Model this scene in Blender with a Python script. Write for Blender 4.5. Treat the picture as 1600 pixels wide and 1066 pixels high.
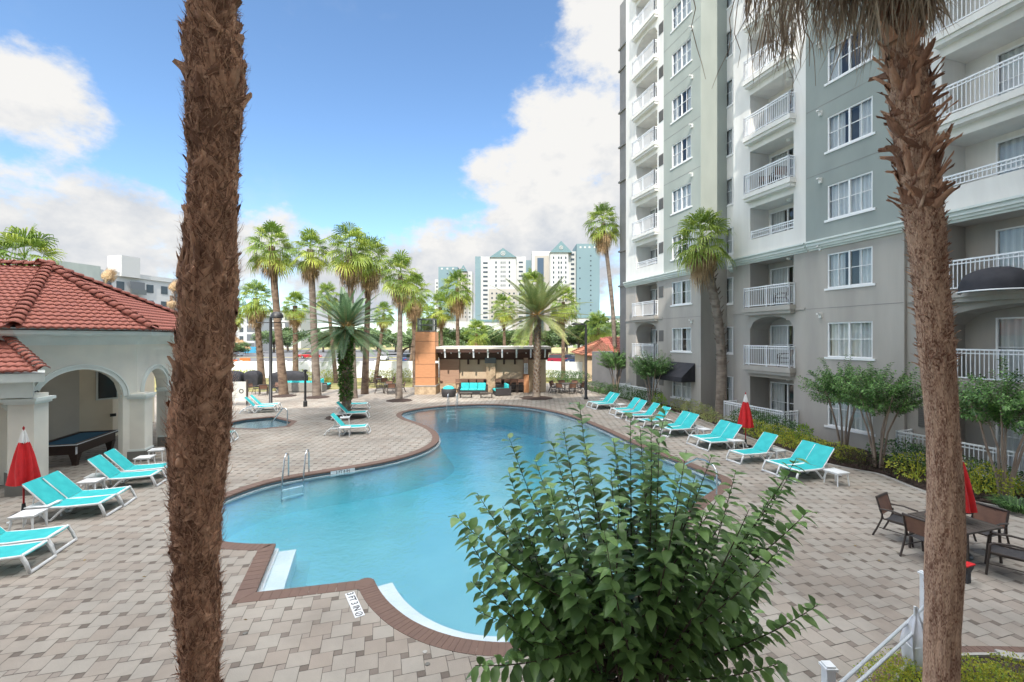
import bpy, bmesh, math, random
from mathutils import Vector, Matrix, noise
from mathutils.geometry import tessellate_polygon
R = math.radians; pi = math.pi
sin, cos = math.sin, math.cos
for o in list(bpy.data.objects): bpy.data.objects.remove(o)
SC = bpy.context.scene; COL = SC.collection

# ------------------------------------------------------------------ camera
H, F = 4.5, 700.0                      # eye height (m), focal length in px of a 1600 px wide picture
cd = bpy.data.cameras.new('camera'); cam = bpy.data.objects.new('camera', cd); COL.objects.link(cam)
cam.location = (0, 0, H); cam.rotation_euler = (R(90), 0, 0)
cd.sensor_width = 36; cd.lens = F / 1600 * 36; cd.shift_y = -3.0 / 1600
cd.clip_end = 5000; cd.clip_start = 0.05
SC.camera = cam

# ------------------------------------------------------------------ world: sky with clouds
SUN_EL, SUN_BEAR = 47.0, 183.5         # elevation; bearing of the sun clockwise from +Y
W = bpy.data.worlds.new('World'); SC.world = W; W.use_nodes = True
nt = W.node_tree; nt.nodes.clear()
def nn(t, **k):
    n = nt.nodes.new(t)
    for a, b in k.items(): setattr(n, a, b)
    return n
def mth(op, a, b=None, c=None, clamp=False):
    n = nn('ShaderNodeMath', operation=op, use_clamp=clamp)
    for i, q in enumerate((a, b, c)):
        if q is None: continue
        if isinstance(q, (int, float)): n.inputs[i].default_value = q
        else: nt.links.new(q, n.inputs[i])
    return n.outputs[0]
sky = nn('ShaderNodeTexSky', sky_type='NISHITA', sun_disc=False)
sky.sun_elevation = R(SUN_EL); sky.sun_rotation = R(SUN_BEAR); sky.altitude = 0
sky.air_density = 1.0; sky.dust_density = 0.4; sky.ozone_density = 1.6
tc = nn('ShaderNodeTexCoord'); sp = nn('ShaderNodeSeparateXYZ'); nt.links.new(tc.outputs['Generated'], sp.inputs[0])
az = mth('ARCTAN2', sp.outputs[0], sp.outputs[1]); el = mth('ARCSINE', sp.outputs[2])
def wnoise(scale, detail, rough, zs=1.8, off=0.0):
    mp = nn('ShaderNodeMapping'); mp.inputs['Scale'].default_value = (1, 1, zs); mp.inputs['Location'].default_value = (off, off * .7, off * .3)
    nt.links.new(tc.outputs['Generated'], mp.inputs[0])
    n = nn('ShaderNodeTexNoise'); n.inputs['Scale'].default_value = scale; n.inputs['Detail'].default_value = detail
    n.inputs['Roughness'].default_value = rough; nt.links.new(mp.outputs[0], n.inputs['Vector'])
    return n.outputs[0]
n1 = wnoise(5.0, 12, .62, 1.7); n2 = wnoise(3.2, 6, .55, 1.5, 3.7); n3 = wnoise(13.0, 8, .6, 1.5, 1.3)
BLOBS = [(13, 34, 8.5, 9, 1.1), (10, 24, 10, 8, 1.15), (4, 17, 12, 6.5, 1.1), (14, 16, 13, 8, 1.1), (-4, 11, 13, 4.5, .6),   # big cumulus, az el ra re weight
         (-48, 20, 7, 5.5, .75), (-53, 13.5, 10, 3.5, .7), (-44, 9, 14, 6, 1.0), (-31, 9, 12, 5.5, 1.05), (-18, 7.5, 14, 6, 1.25), (0, 8.5, 14, 6.5, 1.3), (-9, 13, 8, 3.5, .7), (8, 11, 10, 6, 1.1),
         (-26, 13, 5, 3, .35), (75, 22, 30, 14, .9), (-105, 25, 32, 15, .9), (140, 34, 34, 16, 1.0), (-160, 24, 30, 12, .8), (180, 60, 40, 10, .7)]
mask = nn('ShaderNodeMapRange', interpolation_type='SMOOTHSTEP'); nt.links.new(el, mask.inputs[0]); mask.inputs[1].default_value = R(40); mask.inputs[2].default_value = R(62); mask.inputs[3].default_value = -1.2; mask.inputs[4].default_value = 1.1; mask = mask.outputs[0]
for a, e, ra, re, w in BLOBS:
    d1 = mth('MULTIPLY', mth('SUBTRACT', az, R(a)), 1 / R(ra)); d2 = mth('MULTIPLY', mth('SUBTRACT', el, R(e)), 1 / R(re))
    q = mth('SUBTRACT', w, mth('ADD', mth('MULTIPLY', d1, d1), mth('MULTIPLY', d2, d2)))
    q = mth('MAXIMUM', q, -1.2)
    mask = q if mask is None else mth('SMOOTH_MAX', mask, q, .35)
den = mth('ADD', mask, mth('MULTIPLY', mth('SUBTRACT', n1, .5), 3.6))
den = mth('ADD', den, mth('MULTIPLY', mth('SUBTRACT', n3, .5), .9))
mr = nn('ShaderNodeMapRange', interpolation_type='SMOOTHSTEP'); nt.links.new(den, mr.inputs[0])
mr.inputs[1].default_value = .05; mr.inputs[2].default_value = .80
wisp = nn('ShaderNodeMapRange', interpolation_type='SMOOTHSTEP'); nt.links.new(n2, wisp.inputs[0])
wisp.inputs[1].default_value = .54; wisp.inputs[2].default_value = .80; wisp.inputs[4].default_value = .30
cov = mth('MAXIMUM', mr.outputs[0], wisp.outputs[0])
tone = mth('ADD', mth('MULTIPLY', n3, .55), mth('MULTIPLY', n2, .75))
tone = mth('ADD', tone, mth('MULTIPLY', mth('MINIMUM', el, .5), .45))
cr = nn('ShaderNodeValToRGB'); nt.links.new(tone, cr.inputs[0])
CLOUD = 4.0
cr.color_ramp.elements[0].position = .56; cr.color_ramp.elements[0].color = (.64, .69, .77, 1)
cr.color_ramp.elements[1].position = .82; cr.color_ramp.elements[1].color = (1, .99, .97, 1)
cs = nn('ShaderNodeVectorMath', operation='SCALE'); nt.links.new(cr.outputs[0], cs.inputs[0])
hi_ = nn('ShaderNodeMapRange', interpolation_type='SMOOTHSTEP'); nt.links.new(el, hi_.inputs[0])      # unseen cloud deck overhead, added and brightened to lift light in the shade
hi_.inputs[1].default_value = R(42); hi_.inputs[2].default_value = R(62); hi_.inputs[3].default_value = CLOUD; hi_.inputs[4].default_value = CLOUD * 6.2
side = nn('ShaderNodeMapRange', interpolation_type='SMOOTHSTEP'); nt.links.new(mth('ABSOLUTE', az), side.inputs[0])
side.inputs[1].default_value = R(62); side.inputs[2].default_value = R(100); side.inputs[3].default_value = CLOUD; side.inputs[4].default_value = CLOUD * 3.6  # clouds out of view to the sides, brightened to add light on walls
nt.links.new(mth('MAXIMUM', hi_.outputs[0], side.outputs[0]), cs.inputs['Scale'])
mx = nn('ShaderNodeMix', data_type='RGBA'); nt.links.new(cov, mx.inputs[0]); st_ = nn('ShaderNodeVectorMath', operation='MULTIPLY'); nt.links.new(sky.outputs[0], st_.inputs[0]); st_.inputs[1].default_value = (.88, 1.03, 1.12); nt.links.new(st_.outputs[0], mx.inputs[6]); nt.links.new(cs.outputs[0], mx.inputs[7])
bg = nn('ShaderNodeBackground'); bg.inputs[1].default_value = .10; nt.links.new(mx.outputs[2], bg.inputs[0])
wo = nn('ShaderNodeOutputWorld'); nt.links.new(bg.outputs[0], wo.inputs[0])

# ------------------------------------------------------------------ sun
sd = bpy.data.lights.new('sun', 'SUN'); sd.energy = 2.3; sd.angle = R(.5); sd.color = (1, .93, .83)
sun = bpy.data.objects.new('sun', sd); COL.objects.link(sun)
b = R(SUN_BEAR); tosun = Vector((sin(b) * cos(R(SUN_EL)), cos(b) * cos(R(SUN_EL)), sin(R(SUN_EL))))
sun.rotation_euler = tosun.to_track_quat('Z', 'Y').to_euler(); sun.location = (-20, -60, 70)
SC.view_settings.view_transform = 'Standard'; SC.view_settings.look = 'None'
SC.view_settings.exposure = 1.22; SC.view_settings.gamma = 1
SC.cycles.max_bounces = 7; SC.cycles.transparent_max_bounces = 12; SC.cycles.use_denoising = True

# ------------------------------------------------------------------ frames
PH = R(16.5); CP, SP = cos(PH), sin(PH)
def G(px, py, z=0.0):
    D = (H - z) * F / (py - 530.0); return Vector(((px - 800) / F * D, D, z))
def at(px, py, Y): return Vector(((px - 800) / F * Y, Y, H - (py - 530) / F * Y))
def UV(u, v, z=0.0): return Vector((-SP * u + CP * v, CP * u + SP * v, z))
def touv(p): return (-SP * p[0] + CP * p[1], CP * p[0] + SP * p[1])

# ------------------------------------------------------------------ mesh builder
rnd = random.Random(7)
class MB:
    def __init__(s): s.v = []; s.f = []; s.a = []
    def face(s, pts, a=None):
        n = len(s.v); s.v += [tuple(p) for p in pts]; s.f.append(tuple(range(n, n + len(pts)))); s.a.append(rnd.random() if a is None else a)
    def grid(s, rows, a=None, close=False):
        n = len(s.v); m = len(rows[0])
        for r in rows: s.v += [tuple(p) for p in r]
        for i in range(len(rows) - 1):
            for j in range(m if close else m - 1):
                k = (j + 1) % m
                s.f.append((n + i * m + j, n + i * m + k, n + (i + 1) * m + k, n + (i + 1) * m + j)); s.a.append(.5 if a is None else a)
    def box(s, x0, x1, y0, y1, z0, z1, a=.5, M=None):
        p = [Vector((x, y, z)) for z in (z0, z1) for x, y in ((x0, y0), (x1, y0), (x1, y1), (x0, y1))]
        if M is not None: p = [M @ q for q in p]
        n = len(s.v); s.v += [tuple(q) for q in p]
        for f in ((3, 2, 1, 0), (4, 5, 6, 7), (0, 1, 5, 4), (1, 2, 6, 5), (2, 3, 7, 6), (3, 0, 4, 7)):
            s.f.append(tuple(n + i for i in f)); s.a.append(a)
    def tube(s, pts, r, n=6, a=.5, cap=True):
        pts = [Vector(p) for p in pts]; rows = []
        prev = None
        for i, p in enumerate(pts):
            d = (pts[min(i + 1, len(pts) - 1)] - pts[max(i - 1, 0)])
            if d.length < 1e-9: d = Vector((0, 0, 1))
            d.normalize()
            if prev is None:
                x = d.orthogonal().normalized()
            else:
                x = (prev - d * prev.dot(d))
                x = x.normalized() if x.length > 1e-6 else d.orthogonal().normalized()
            prev = x; y = d.cross(x); rr = r[i] if isinstance(r, (list, tuple)) else r
            rows.append([p + (x * cos(2 * pi * k / n) + y * sin(2 * pi * k / n)) * rr for k in range(n)])
        s.grid(rows, a, True)
        if cap:
            s.face(list(reversed(rows[0])), a); s.face(rows[-1], a)
    def lathe(s, prof, n=16, o=(0, 0, 0), a=.5, cap=True):
        rows = [[(o[0] + r * cos(2 * pi * k / n), o[1] + r * sin(2 * pi * k / n), o[2] + z) for k in range(n)] for r, z in prof]
        s.grid(rows, a, True)
        if not cap: s.grid([rows[-1], rows[0]], a, True); return
        if prof[0][0] > 1e-4: s.face(list(reversed(rows[0])), a)
        if prof[-1][0] > 1e-4: s.face(rows[-1], a)
    def prism(s, poly, z0, z1, a=.5):
        n = len(poly)
        s.face([(p[0], p[1], z1) for p in poly], a); s.face([(p[0], p[1], z0) for p in reversed(poly)], a)
        for i in range(n):
            p, q = poly[i], poly[(i + 1) % n]
            s.face([(p[0], p[1], z0), (q[0], q[1], z0), (q[0], q[1], z1), (p[0], p[1], z1)], a)
    def mesh(s, name, mat, smooth=False):
        me = bpy.data.meshes.new(name); me.from_pydata(s.v, [], s.f)
        at_ = me.attributes.new('var', 'FLOAT', 'FACE'); at_.data.foreach_set('value', s.a)
        me.materials.append(mat)
        if smooth: me.polygons.foreach_set('use_smooth', [True] * len(me.polygons))
        me.update(); return me
    def build(s, name, mat, parent=None, smooth=False, loc=None, rz=0):
        return put(name, s.mesh(name, mat, smooth), parent, loc, rz)
def put(name, me, parent=None, loc=None, rz=0):
    o = bpy.data.objects.new(name, me); COL.objects.link(o)
    if parent is not None: o.parent = parent
    if loc is not None: o.location = loc
    if rz: o.rotation_euler = (0, 0, rz)
    return o
def thing(name, label, cat, loc=(0, 0, 0), rz=0.0, group=None):
    o = bpy.data.objects.new(name, None); COL.objects.link(o); o.empty_display_size = .2
    o.location = loc; o.rotation_euler = (0, 0, rz); return tag(o, label, cat, group)
def tag(o, label, cat, group=None):
    o['label'] = label; o['category'] = cat
    if group: o['group'] = group
    return o
def struct(o, kind='structure'): o['kind'] = kind; return o
def dup(root, loc, rz, label, group=None, sc=None):
    r = root.copy(); COL.objects.link(r); r.location = loc; r.rotation_euler = (0, 0, rz); r['label'] = label
    if sc is not None: r.scale = (sc, sc, sc)
    if group: r['group'] = group
    for ch in list(root.children):
        c = ch.copy(); COL.objects.link(c); c.parent = r
        for g in list(ch.children):
            d = g.copy(); COL.objects.link(d); d.parent = c
    return r

# ------------------------------------------------------------------ materials
def mat(name, c1, c2=None, by='noise', rough=.7, ns=3.0, lo=.35, hi=.65, bump=0.0, bs=40.0, bd=.02, metal=0.0, spec=.5, trans=0.0, var=0.0, coat=0.0, nz=(1, 1, 1), detail=5, coords='Object', stain=0.0, stsc=.35):
    m = bpy.data.materials.new(name); m.use_nodes = True; t = m.node_tree; N = t.nodes; Lk = t.links; N.clear()
    out = N.new('ShaderNodeOutputMaterial'); P = N.new('ShaderNodeBsdfPrincipled')
    P.inputs['Roughness'].default_value = rough; P.inputs['Metallic'].default_value = metal; P.inputs['Specular IOR Level'].default_value = spec
    if coat: P.inputs['Coat Weight'].default_value = coat
    tcn = N.new('ShaderNodeTexCoord'); mp = N.new('ShaderNodeMapping'); mp.inputs['Scale'].default_value = nz
    Lk.new(tcn.outputs[coords], mp.inputs[0])
    cn = N.new('ShaderNodeRGB'); cn.outputs[0].default_value = (*c1, 1); csock = cn.outputs[0]
    attr = N.new('ShaderNodeAttribute'); attr.attribute_name = 'var'
    if c2 is not None:
        ns_ = N.new('ShaderNodeTexNoise'); ns_.inputs['Scale'].default_value = ns; ns_.inputs['Detail'].default_value = detail; Lk.new(mp.outputs[0], ns_.inputs['Vector'])
        mr_ = N.new('ShaderNodeMapRange'); mr_.inputs[1].default_value = lo; mr_.inputs[2].default_value = hi
        if by == 'noise': Lk.new(ns_.outputs[0], mr_.inputs[0])
        elif by == 'var': Lk.new(attr.outputs['Fac'], mr_.inputs[0])
        else:
            ad = N.new('ShaderNodeMath'); ad.operation = 'ADD'; Lk.new(ns_.outputs[0], ad.inputs[0]); Lk.new(attr.outputs['Fac'], ad.inputs[1])
            hf = N.new('ShaderNodeMath'); hf.operation = 'MULTIPLY'; hf.inputs[1].default_value = .5; Lk.new(ad.outputs[0], hf.inputs[0]); Lk.new(hf.outputs[0], mr_.inputs[0])
        mxn = N.new('ShaderNodeMix'); mxn.data_type = 'RGBA'; Lk.new(mr_.outputs[0], mxn.inputs[0]); Lk.new(csock, mxn.inputs[6]); mxn.inputs[7].default_value = (*c2, 1)
        csock = mxn.outputs[2]
    if var:
        vm = N.new('ShaderNodeMapRange'); vm.inputs[3].default_value = 1 - var; vm.inputs[4].default_value = 1 + var; Lk.new(attr.outputs['Fac'], vm.inputs[0])
        vs = N.new('ShaderNodeVectorMath'); vs.operation = 'SCALE'; Lk.new(csock, vs.inputs[0]); Lk.new(vm.outputs[0], vs.inputs['Scale']); csock = vs.outputs[0]
    if stain:
        sn = N.new('ShaderNodeTexNoise'); sn.inputs['Scale'].default_value = stsc; sn.inputs['Detail'].default_value = 7; sn.inputs['Roughness'].default_value = .62; sn.inputs['Distortion'].default_value = .6; Lk.new(mp.outputs[0], sn.inputs['Vector'])
        sm_ = N.new('ShaderNodeMapRange'); sm_.inputs[1].default_value = .36; sm_.inputs[2].default_value = .62; sm_.inputs[3].default_value = 1 - stain; sm_.inputs[4].default_value = 1.04; Lk.new(sn.outputs[0], sm_.inputs[0])
        sv = N.new('ShaderNodeVectorMath'); sv.operation = 'SCALE'; Lk.new(csock, sv.inputs[0]); Lk.new(sm_.outputs[0], sv.inputs['Scale']); csock = sv.outputs[0]
    Lk.new(csock, P.inputs['Base Color'])
    if bump:
        bn = N.new('ShaderNodeTexNoise'); bn.inputs['Scale'].default_value = bs; bn.inputs['Detail'].default_value = 6; Lk.new(mp.outputs[0], bn.inputs['Vector'])
        bp = N.new('ShaderNodeBump'); bp.inputs['Strength'].default_value = bump; bp.inputs['Distance'].default_value = bd
        Lk.new(bn.outputs[0], bp.inputs['Height']); Lk.new(bp.outputs[0], P.inputs['Normal'])
    sh = P.outputs[0]
    if trans:
        tr = N.new('ShaderNodeBsdfTranslucent'); Lk.new(csock, tr.inputs[0]); ms = N.new('ShaderNodeMixShader'); ms.inputs[0].default_value = trans
        Lk.new(P.outputs[0], ms.inputs[1]); Lk.new(tr.outputs[0], ms.inputs[2]); sh = ms.outputs[0]
    Lk.new(sh, out.inputs[0]); return m
def glass(name, tint=(.75, .8, .82), refl=.12, rough=.02):
    m = bpy.data.materials.new(name); m.use_nodes = True; t = m.node_tree; N = t.nodes; Lk = t.links; N.clear()
    out = N.new('ShaderNodeOutputMaterial'); tr = N.new('ShaderNodeBsdfTransparent'); tr.inputs[0].default_value = (*tint, 1)
    gl = N.new('ShaderNodeBsdfGlossy'); gl.inputs['Roughness'].default_value = rough
    lw = N.new('ShaderNodeLayerWeight'); lw.inputs[0].default_value = .5; pw_ = N.new('ShaderNodeMath'); pw_.operation = 'POWER'; pw_.inputs[1].default_value = 4.0; Lk.new(lw.outputs['Facing'], pw_.inputs[0]); ad = N.new('ShaderNodeMath'); ad.operation = 'ADD'; ad.inputs[1].default_value = refl; ad.use_clamp = True
    Lk.new(pw_.outputs[0], ad.inputs[0]); ms = N.new('ShaderNodeMixShader'); Lk.new(ad.outputs[0], ms.inputs[0]); Lk.new(tr.outputs[0], ms.inputs[1]); Lk.new(gl.outputs[0], ms.inputs[2])
    Lk.new(ms.outputs[0], out.inputs[0]); return m
white_plastic = mat('white_plastic', (.78, .79, .80), (.70, .71, .71), rough=.45, ns=6, bump=.03, bs=60)
teal_sling = mat('teal_sling', (.018, .40, .42), (.03, .47, .48), rough=.7, ns=5, bump=.25, bs=260, bd=.004)
teal_cushion = mat('teal_cushion', (.03, .45, .48), (.05, .55, .56), rough=.85, ns=4, bump=.2, bs=120)
red_canvas = mat('red_canvas', (.62, .012, .016), (.50, .01, .014), rough=.75, ns=5, bump=.15, bs=90)
white_canvas = mat('white_canvas', (.72, .70, .68), (.62, .60, .60), rough=.8, ns=5)
red_paint = mat('red_paint', (.5, .012, .015), rough=.4)
dark_metal = mat('dark_metal', (.018, .018, .02), rough=.45, spec=.5)
brown_metal = mat('brown_metal', (.045, .033, .028), (.06, .045, .038), rough=.5, ns=8)
brown_sling = mat('brown_sling', (.20, .105, .07), (.16, .085, .06), rough=.75, ns=8, bump=.2, bs=200)
dark_sling = mat('dark_sling', (.035, .035, .042), (.05, .048, .052), rough=.7, ns=8, bump=.2, bs=200)
chrome = mat('chrome', (.62, .64, .66), rough=.22, metal=1.0)
rail_white = mat('rail_white', (.80, .82, .85), (.74, .76, .79), rough=.4, ns=5)

# ================================================================== GROUND, DECK, POOL
def catmull(pts, n=8, closed=False):
    out = []; m = len(pts)
    for i in range(m if closed else m - 1):
        p0 = pts[(i - 1) % m] if closed or i > 0 else pts[0]; p1 = pts[i]; p2 = pts[(i + 1) % m]
        p3 = pts[(i + 2) % m] if closed or i + 2 < m else pts[-1]
        for k in range(n):
            t = k / n
            out.append(.5 * ((2 * p1) + (-p0 + p2) * t + (2 * p0 - 5 * p1 + 4 * p2 - p3) * t * t + (-p0 + 3 * p1 - 3 * p2 + p3) * t ** 3))
    if not closed: out.append(pts[-1].copy())
    return out
POOLPX = [(583, 905), (592, 922), (608, 942), (638, 966), (680, 986), (730, 999), (790, 1004), (850, 1000), (910, 978), (965, 935), (1010, 885), (1050, 830), (1088, 785), (1128, 753),
          (1100, 737), (1030, 709), (985, 690), (940, 669), (900, 653), (860, 642), (815, 635), (760, 632), (700, 634), (660, 638), (635, 643), (627, 648), (634, 654), (655, 661), (675, 670),
          (685, 680), (683, 691), (664, 703), (625, 716), (570, 727.5), (500, 738.5), (440, 749), (395, 761), (350, 778), (312, 797), (297, 815), (305, 832), (345, 845), (385, 849.5), (430, 850)]
crv = catmull([G(*p) for p in POOLPX], 6)
crv.append(G(398, 926))
# resample evenly
def resample(pts, step):
    out = []; m = len(pts)
    for i in range(m):
        p, q = pts[i], pts[(i + 1) % m]; k = max(1, round((q - p).length / step))
        for j in range(k): out.append(p.lerp(q, j / k))
    return out
POOL = resample(crv, .16)
def area(p): return sum(p[i].x * p[(i + 1) % len(p)].y - p[(i + 1) % len(p)].x * p[i].y for i in range(len(p))) / 2
if area(POOL) < 0: POOL.reverse()
def offset(poly, d):                   # outwards (counter-clockwise polygon)
    out = []; m = len(poly)
    for i in range(m):
        a_, b_, c_ = poly[(i - 1) % m], poly[i], poly[(i + 1) % m]
        e1 = (b_ - a_).normalized(); e2 = (c_ - b_).normalized()
        n1_ = Vector((e1.y, -e1.x, 0)); n2_ = Vector((e2.y, -e2.x, 0)); nb = (n1_ + n2_)
        nb = nb.normalized() if nb.length > 1e-6 else n1_
        k = max(.45, nb.dot(n1_)); out.append(b_ + nb * d / k)
    return out
def inside(p, poly):
    c_ = False; m = len(poly); x, y = p[0], p[1]; j = m - 1
    for i in range(m):
        a_, b_ = poly[i], poly[j]
        if (a_[1] > y) != (b_[1] > y) and x < (b_[0] - a_[0]) * (y - a_[1]) / (b_[1] - a_[1]) + a_[0]: c_ = not c_
        j = i
    return c_
SPA = resample([G(*p) for p in ((352, 661.5), (385, 655), (425, 651.5), (456, 659), (446, 666), (405, 670), (365, 669))], .2)
if area(SPA) < 0: SPA.reverse()
CW = .30
POOLM, POOLO = offset(POOL, CW * .5), offset(POOL, CW)
SPAM, SPAO = offset(SPA, .13), offset(SPA, .26)

# --- pavers: two-size pinwheel pattern, every stone real geometry
mats_paver = mat('paver_stone', (.375, .342, .298), (.275, .235, .198), by='both', rough=.85, ns=.55, lo=.34, hi=.70, bump=.35, bs=55, bd=.006, var=.13, detail=8, stain=.24, stsc=.42)
mats_small = mat('paver_small_stone', (.19, .155, .13), (.25, .215, .185), by='both', rough=.9, ns=3, bump=.35, bs=60, bd=.006, var=.2, stain=.22, stsc=.42)
sand = mat('joint_sand', (.10, .088, .076), (.16, .14, .12), rough=.95, ns=8)
A_, B_ = .306, .112; GAP = .004
def closest(p, poly):
    best = None; bd = 1e9; m = len(poly)
    for i in range(m):
        a_, b_ = poly[i], poly[(i + 1) % m]; e = b_ - a_; t = max(0, min(1, (p - a_).dot(e) / max(e.dot(e), 1e-9))); q = a_ + e * t; d = (p - q).length_squared
        if d < bd: bd = d; best = q
    return best
bbp = (min(p.x for p in POOLO), max(p.x for p in POOLO), min(p.y for p in POOLO), max(p.y for p in POOLO))
bbs = (min(p.x for p in SPAO), max(p.x for p in SPAO), min(p.y for p in SPAO), max(p.y for p in SPAO))
U0, U1, V0, V1 = .2, 43.0, -31.0, 18.4
big, small = MB(), MB()
def tile(mb, p0, q0, w, lastvar):
    pts = []
    for dp, dq in ((0, 0), (w, 0), (w, w), (0, w)):
        x = p0 + dp + (GAP if dp == 0 else -GAP); y = q0 + dq + (GAP if dq == 0 else -GAP)
        pts.append(UV(-y, x))
    c_ = (pts[0] + pts[2]) / 2
    if abs(c_.x) > 1.25 * c_.y + 3.5: return
    for poly, mid, bb in ((POOLO, POOLM, bbp), (SPAO, SPAM, bbs)):
        if bb[0] - .4 < c_.x < bb[1] + .4 and bb[2] - .4 < c_.y < bb[3] + .4:
            ins = [inside(p, poly) for p in pts]
            if all(ins): return
            if any(ins):
                pts = [closest(p, mid) if inside(p, mid) else p for p in pts]
    z = rnd.uniform(-.0015, .0015)
    pts = [Vector((p.x, p.y, z + rnd.uniform(-.0007, .0007))) for p in pts]
    pts.reverse(); mb.face(pts, lastvar)
L2 = A_ * A_ + B_ * B_
i0 = -400
for i in range(-20, 220):
    for j in range(-240, 60):
        p0 = i * A_ - j * B_; q0 = i * B_ + j * A_
        u_, v_ = -q0, p0
        if not (U0 < u_ < U1 and V0 < v_ < V1): continue
        tile(big, p0, q0, A_, rnd.random()); tile(small, p0 + A_, q0, B_, rnd.random())
# lattice origin lies at u=v=0: shift index ranges cover the whole deck
for i in range(-160, -20):
    for j in range(-240, 60):
        p0 = i * A_ - j * B_; q0 = i * B_ + j * A_
        if not (U0 < -q0 < U1 and V0 < p0 < V1): continue
        tile(big, p0, q0, A_, rnd.random()); tile(small, p0 + A_, q0, B_, rnd.random())
struct(big.build('deck_paving', mats_paver)); struct(small.build('deck_paving_small_stones', mats_small))

def flat(name, outer, holes, z, m, kind='structure'):
    loops = [[Vector((p[0], p[1], 0)) for p in outer]] + [[Vector((p[0], p[1], 0)) for p in h] for h in holes]
    tris = tessellate_polygon(loops); vs = [p for l in loops for p in l]
    me = bpy.data.meshes.new(name); me.from_pydata([(p.x, p.y, z) for p in vs], [], [tuple(t) for t in tris]); me.materials.append(m)
    bm = bmesh.new(); bm.from_mesh(me); bmesh.ops.recalc_face_normals(bm, faces=bm.faces)
    for f in bm.faces:
        if f.normal.z < 0: f.normal_flip()
    bm.to_mesh(me); bm.free()
    at_ = me.attributes.new('var', 'FLOAT', 'FACE'); at_.data.foreach_set('value', [.5] * len(me.polygons))
    return struct(put(name, me), kind)
DECK = [UV(U0 - 3, V0), UV(U0 - 3, 22), UV(U1, 22), UV(U1, V0)]
flat('deck_bed', DECK, [POOLM, SPAM], -.012, sand)
turf = mat('turf', (.16, .17, .045), (.30, .25, .11), rough=.95, ns=.9, lo=.35, hi=.62, bump=.6, bs=30, bd=.05)
dry = mat('dry_field', (.36, .30, .16), (.22, .22, .085), rough=.95, ns=.06, lo=.38, hi=.62, bump=.5, bs=4, bd=.2, detail=8)
asphalt = mat('asphalt', (.10, .10, .105), (.145, .145, .15), rough=.9, ns=.5, bump=.3, bs=30)
concrete = mat('concrete', (.42, .40, .37), (.34, .33, .31), rough=.85, ns=1.2)
flat('ground', [(-2500, -300), (2500, -300), (2500, 3200), (-2500, 3200)], [DECK], -.03, dry)
flat('lawn', [UV(U1 + .02, V0), UV(U1 + .02, 30), (40, 54), (-60, 54)], [], -.02, turf)
flat('parking_road', [(-70, 62), (60, 58), (75, 100), (-90, 112)], [], -.02, asphalt)
flat('verge', [(-34, 66), (-6, 64), (-4, 74), (-33, 82)], [], -.014, turf)
flat('verge', [(-28, 88), (14, 86), (16, 94), (-28, 97)], [], -.014, turf)
flat('access_road', [(-110, 114), (-24, 112), (-34, 190), (-140, 200)], [], -.018, asphalt)
flat('far_road', [(-40, 128), (120, 108), (120, 117), (-36, 138)], [], -.018, asphalt)

# --- pool coping: a course of bricks on the pool edge
brick = mat('coping_brick', (.185, .115, .09), (.135, .085, .068), by='both', rough=.85, ns=5, lo=.3, hi=.7, bump=.4, bs=70, bd=.005, var=.16)
coping_mortar = mat('coping_mortar', (.12, .072, .06), (.10, .062, .052), rough=.95, ns=8)
def coping(name, poly, outer, wid):
    mb = MB(); pts = resample(poly, .115); outr = offset(pts, wid); m = len(pts)
    for i in range(m):
        a_, b_ = pts[i], pts[(i + 1) % m]; c_, d_ = outr[(i + 1) % m], outr[i]
        k = .025
        q = [a_.lerp(b_, k), a_.lerp(b_, 1 - k), d_.lerp(c_, 1 - k), d_.lerp(c_, k)]
        z = .006 + rnd.uniform(-.001, .001)
        top = [Vector((p.x, p.y, z)) for p in q]; bot = [Vector((p.x, p.y, -.055)) for p in q]; v_ = rnd.random()
        inn = (q[3] - q[0]).normalized() * .012
        lip = [top[0] - inn * 1.2 - Vector((0, 0, .012)), top[1] - inn * 1.2 - Vector((0, 0, .012))]
        mb.face([top[3], top[2], top[1], top[0]][::-1] if False else [top[0], top[1], top[2], top[3]][::-1], v_)
        mb.face([lip[0], lip[1], top[1], top[0]], v_); mb.face([bot[0] - inn, bot[1] - inn, lip[1], lip[0]], v_)
        mb.face([bot[2], bot[3], top[3], top[2]], v_)
        mb.face([bot[1], bot[2], top[2], top[1]], v_); mb.face([bot[3], bot[0], top[0], top[3]], v_)
    o = mb.build(name, brick)
    bm = bmesh.new(); bm.from_mesh(o.data); bm.normal_update()
    for f in bm.faces:
        if abs(f.normal.z) > .7 and f.normal.z < 0: f.normal_flip()
    bm.to_mesh(o.data); bm.free()
    jt = MB(); jp = offset(pts, .01); jo = offset(pts, wid - .008)
    for i in range(m):
        a_, b_, c_, d_ = jp[i], jp[(i + 1) % m], jo[(i + 1) % m], jo[i]
        jt.face([(a_.x, a_.y, .001), (b_.x, b_.y, .001), (c_.x, c_.y, .001), (d_.x, d_.y, .001)][::-1], .5)
        jt.face([(a_.x, a_.y, -.05), (b_.x, b_.y, -.05), (b_.x, b_.y, .001), (a_.x, a_.y, .001)], .5)
    struct(jt.build(name + '_joint', coping_mortar)); struct(o)
_c = min(POOLM, key=lambda p: (p - G(583, 905)).length); _q = MB(); _q.lathe([(.15, -.02), (.15, .0078), (0, .0078)], 16, (_c.x, _c.y, 0)); struct(_q.build('pool_coping_corner', brick))
coping('pool_coping', POOL, POOLO, CW); coping('spa_coping', SPA, SPAO, .26)

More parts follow.
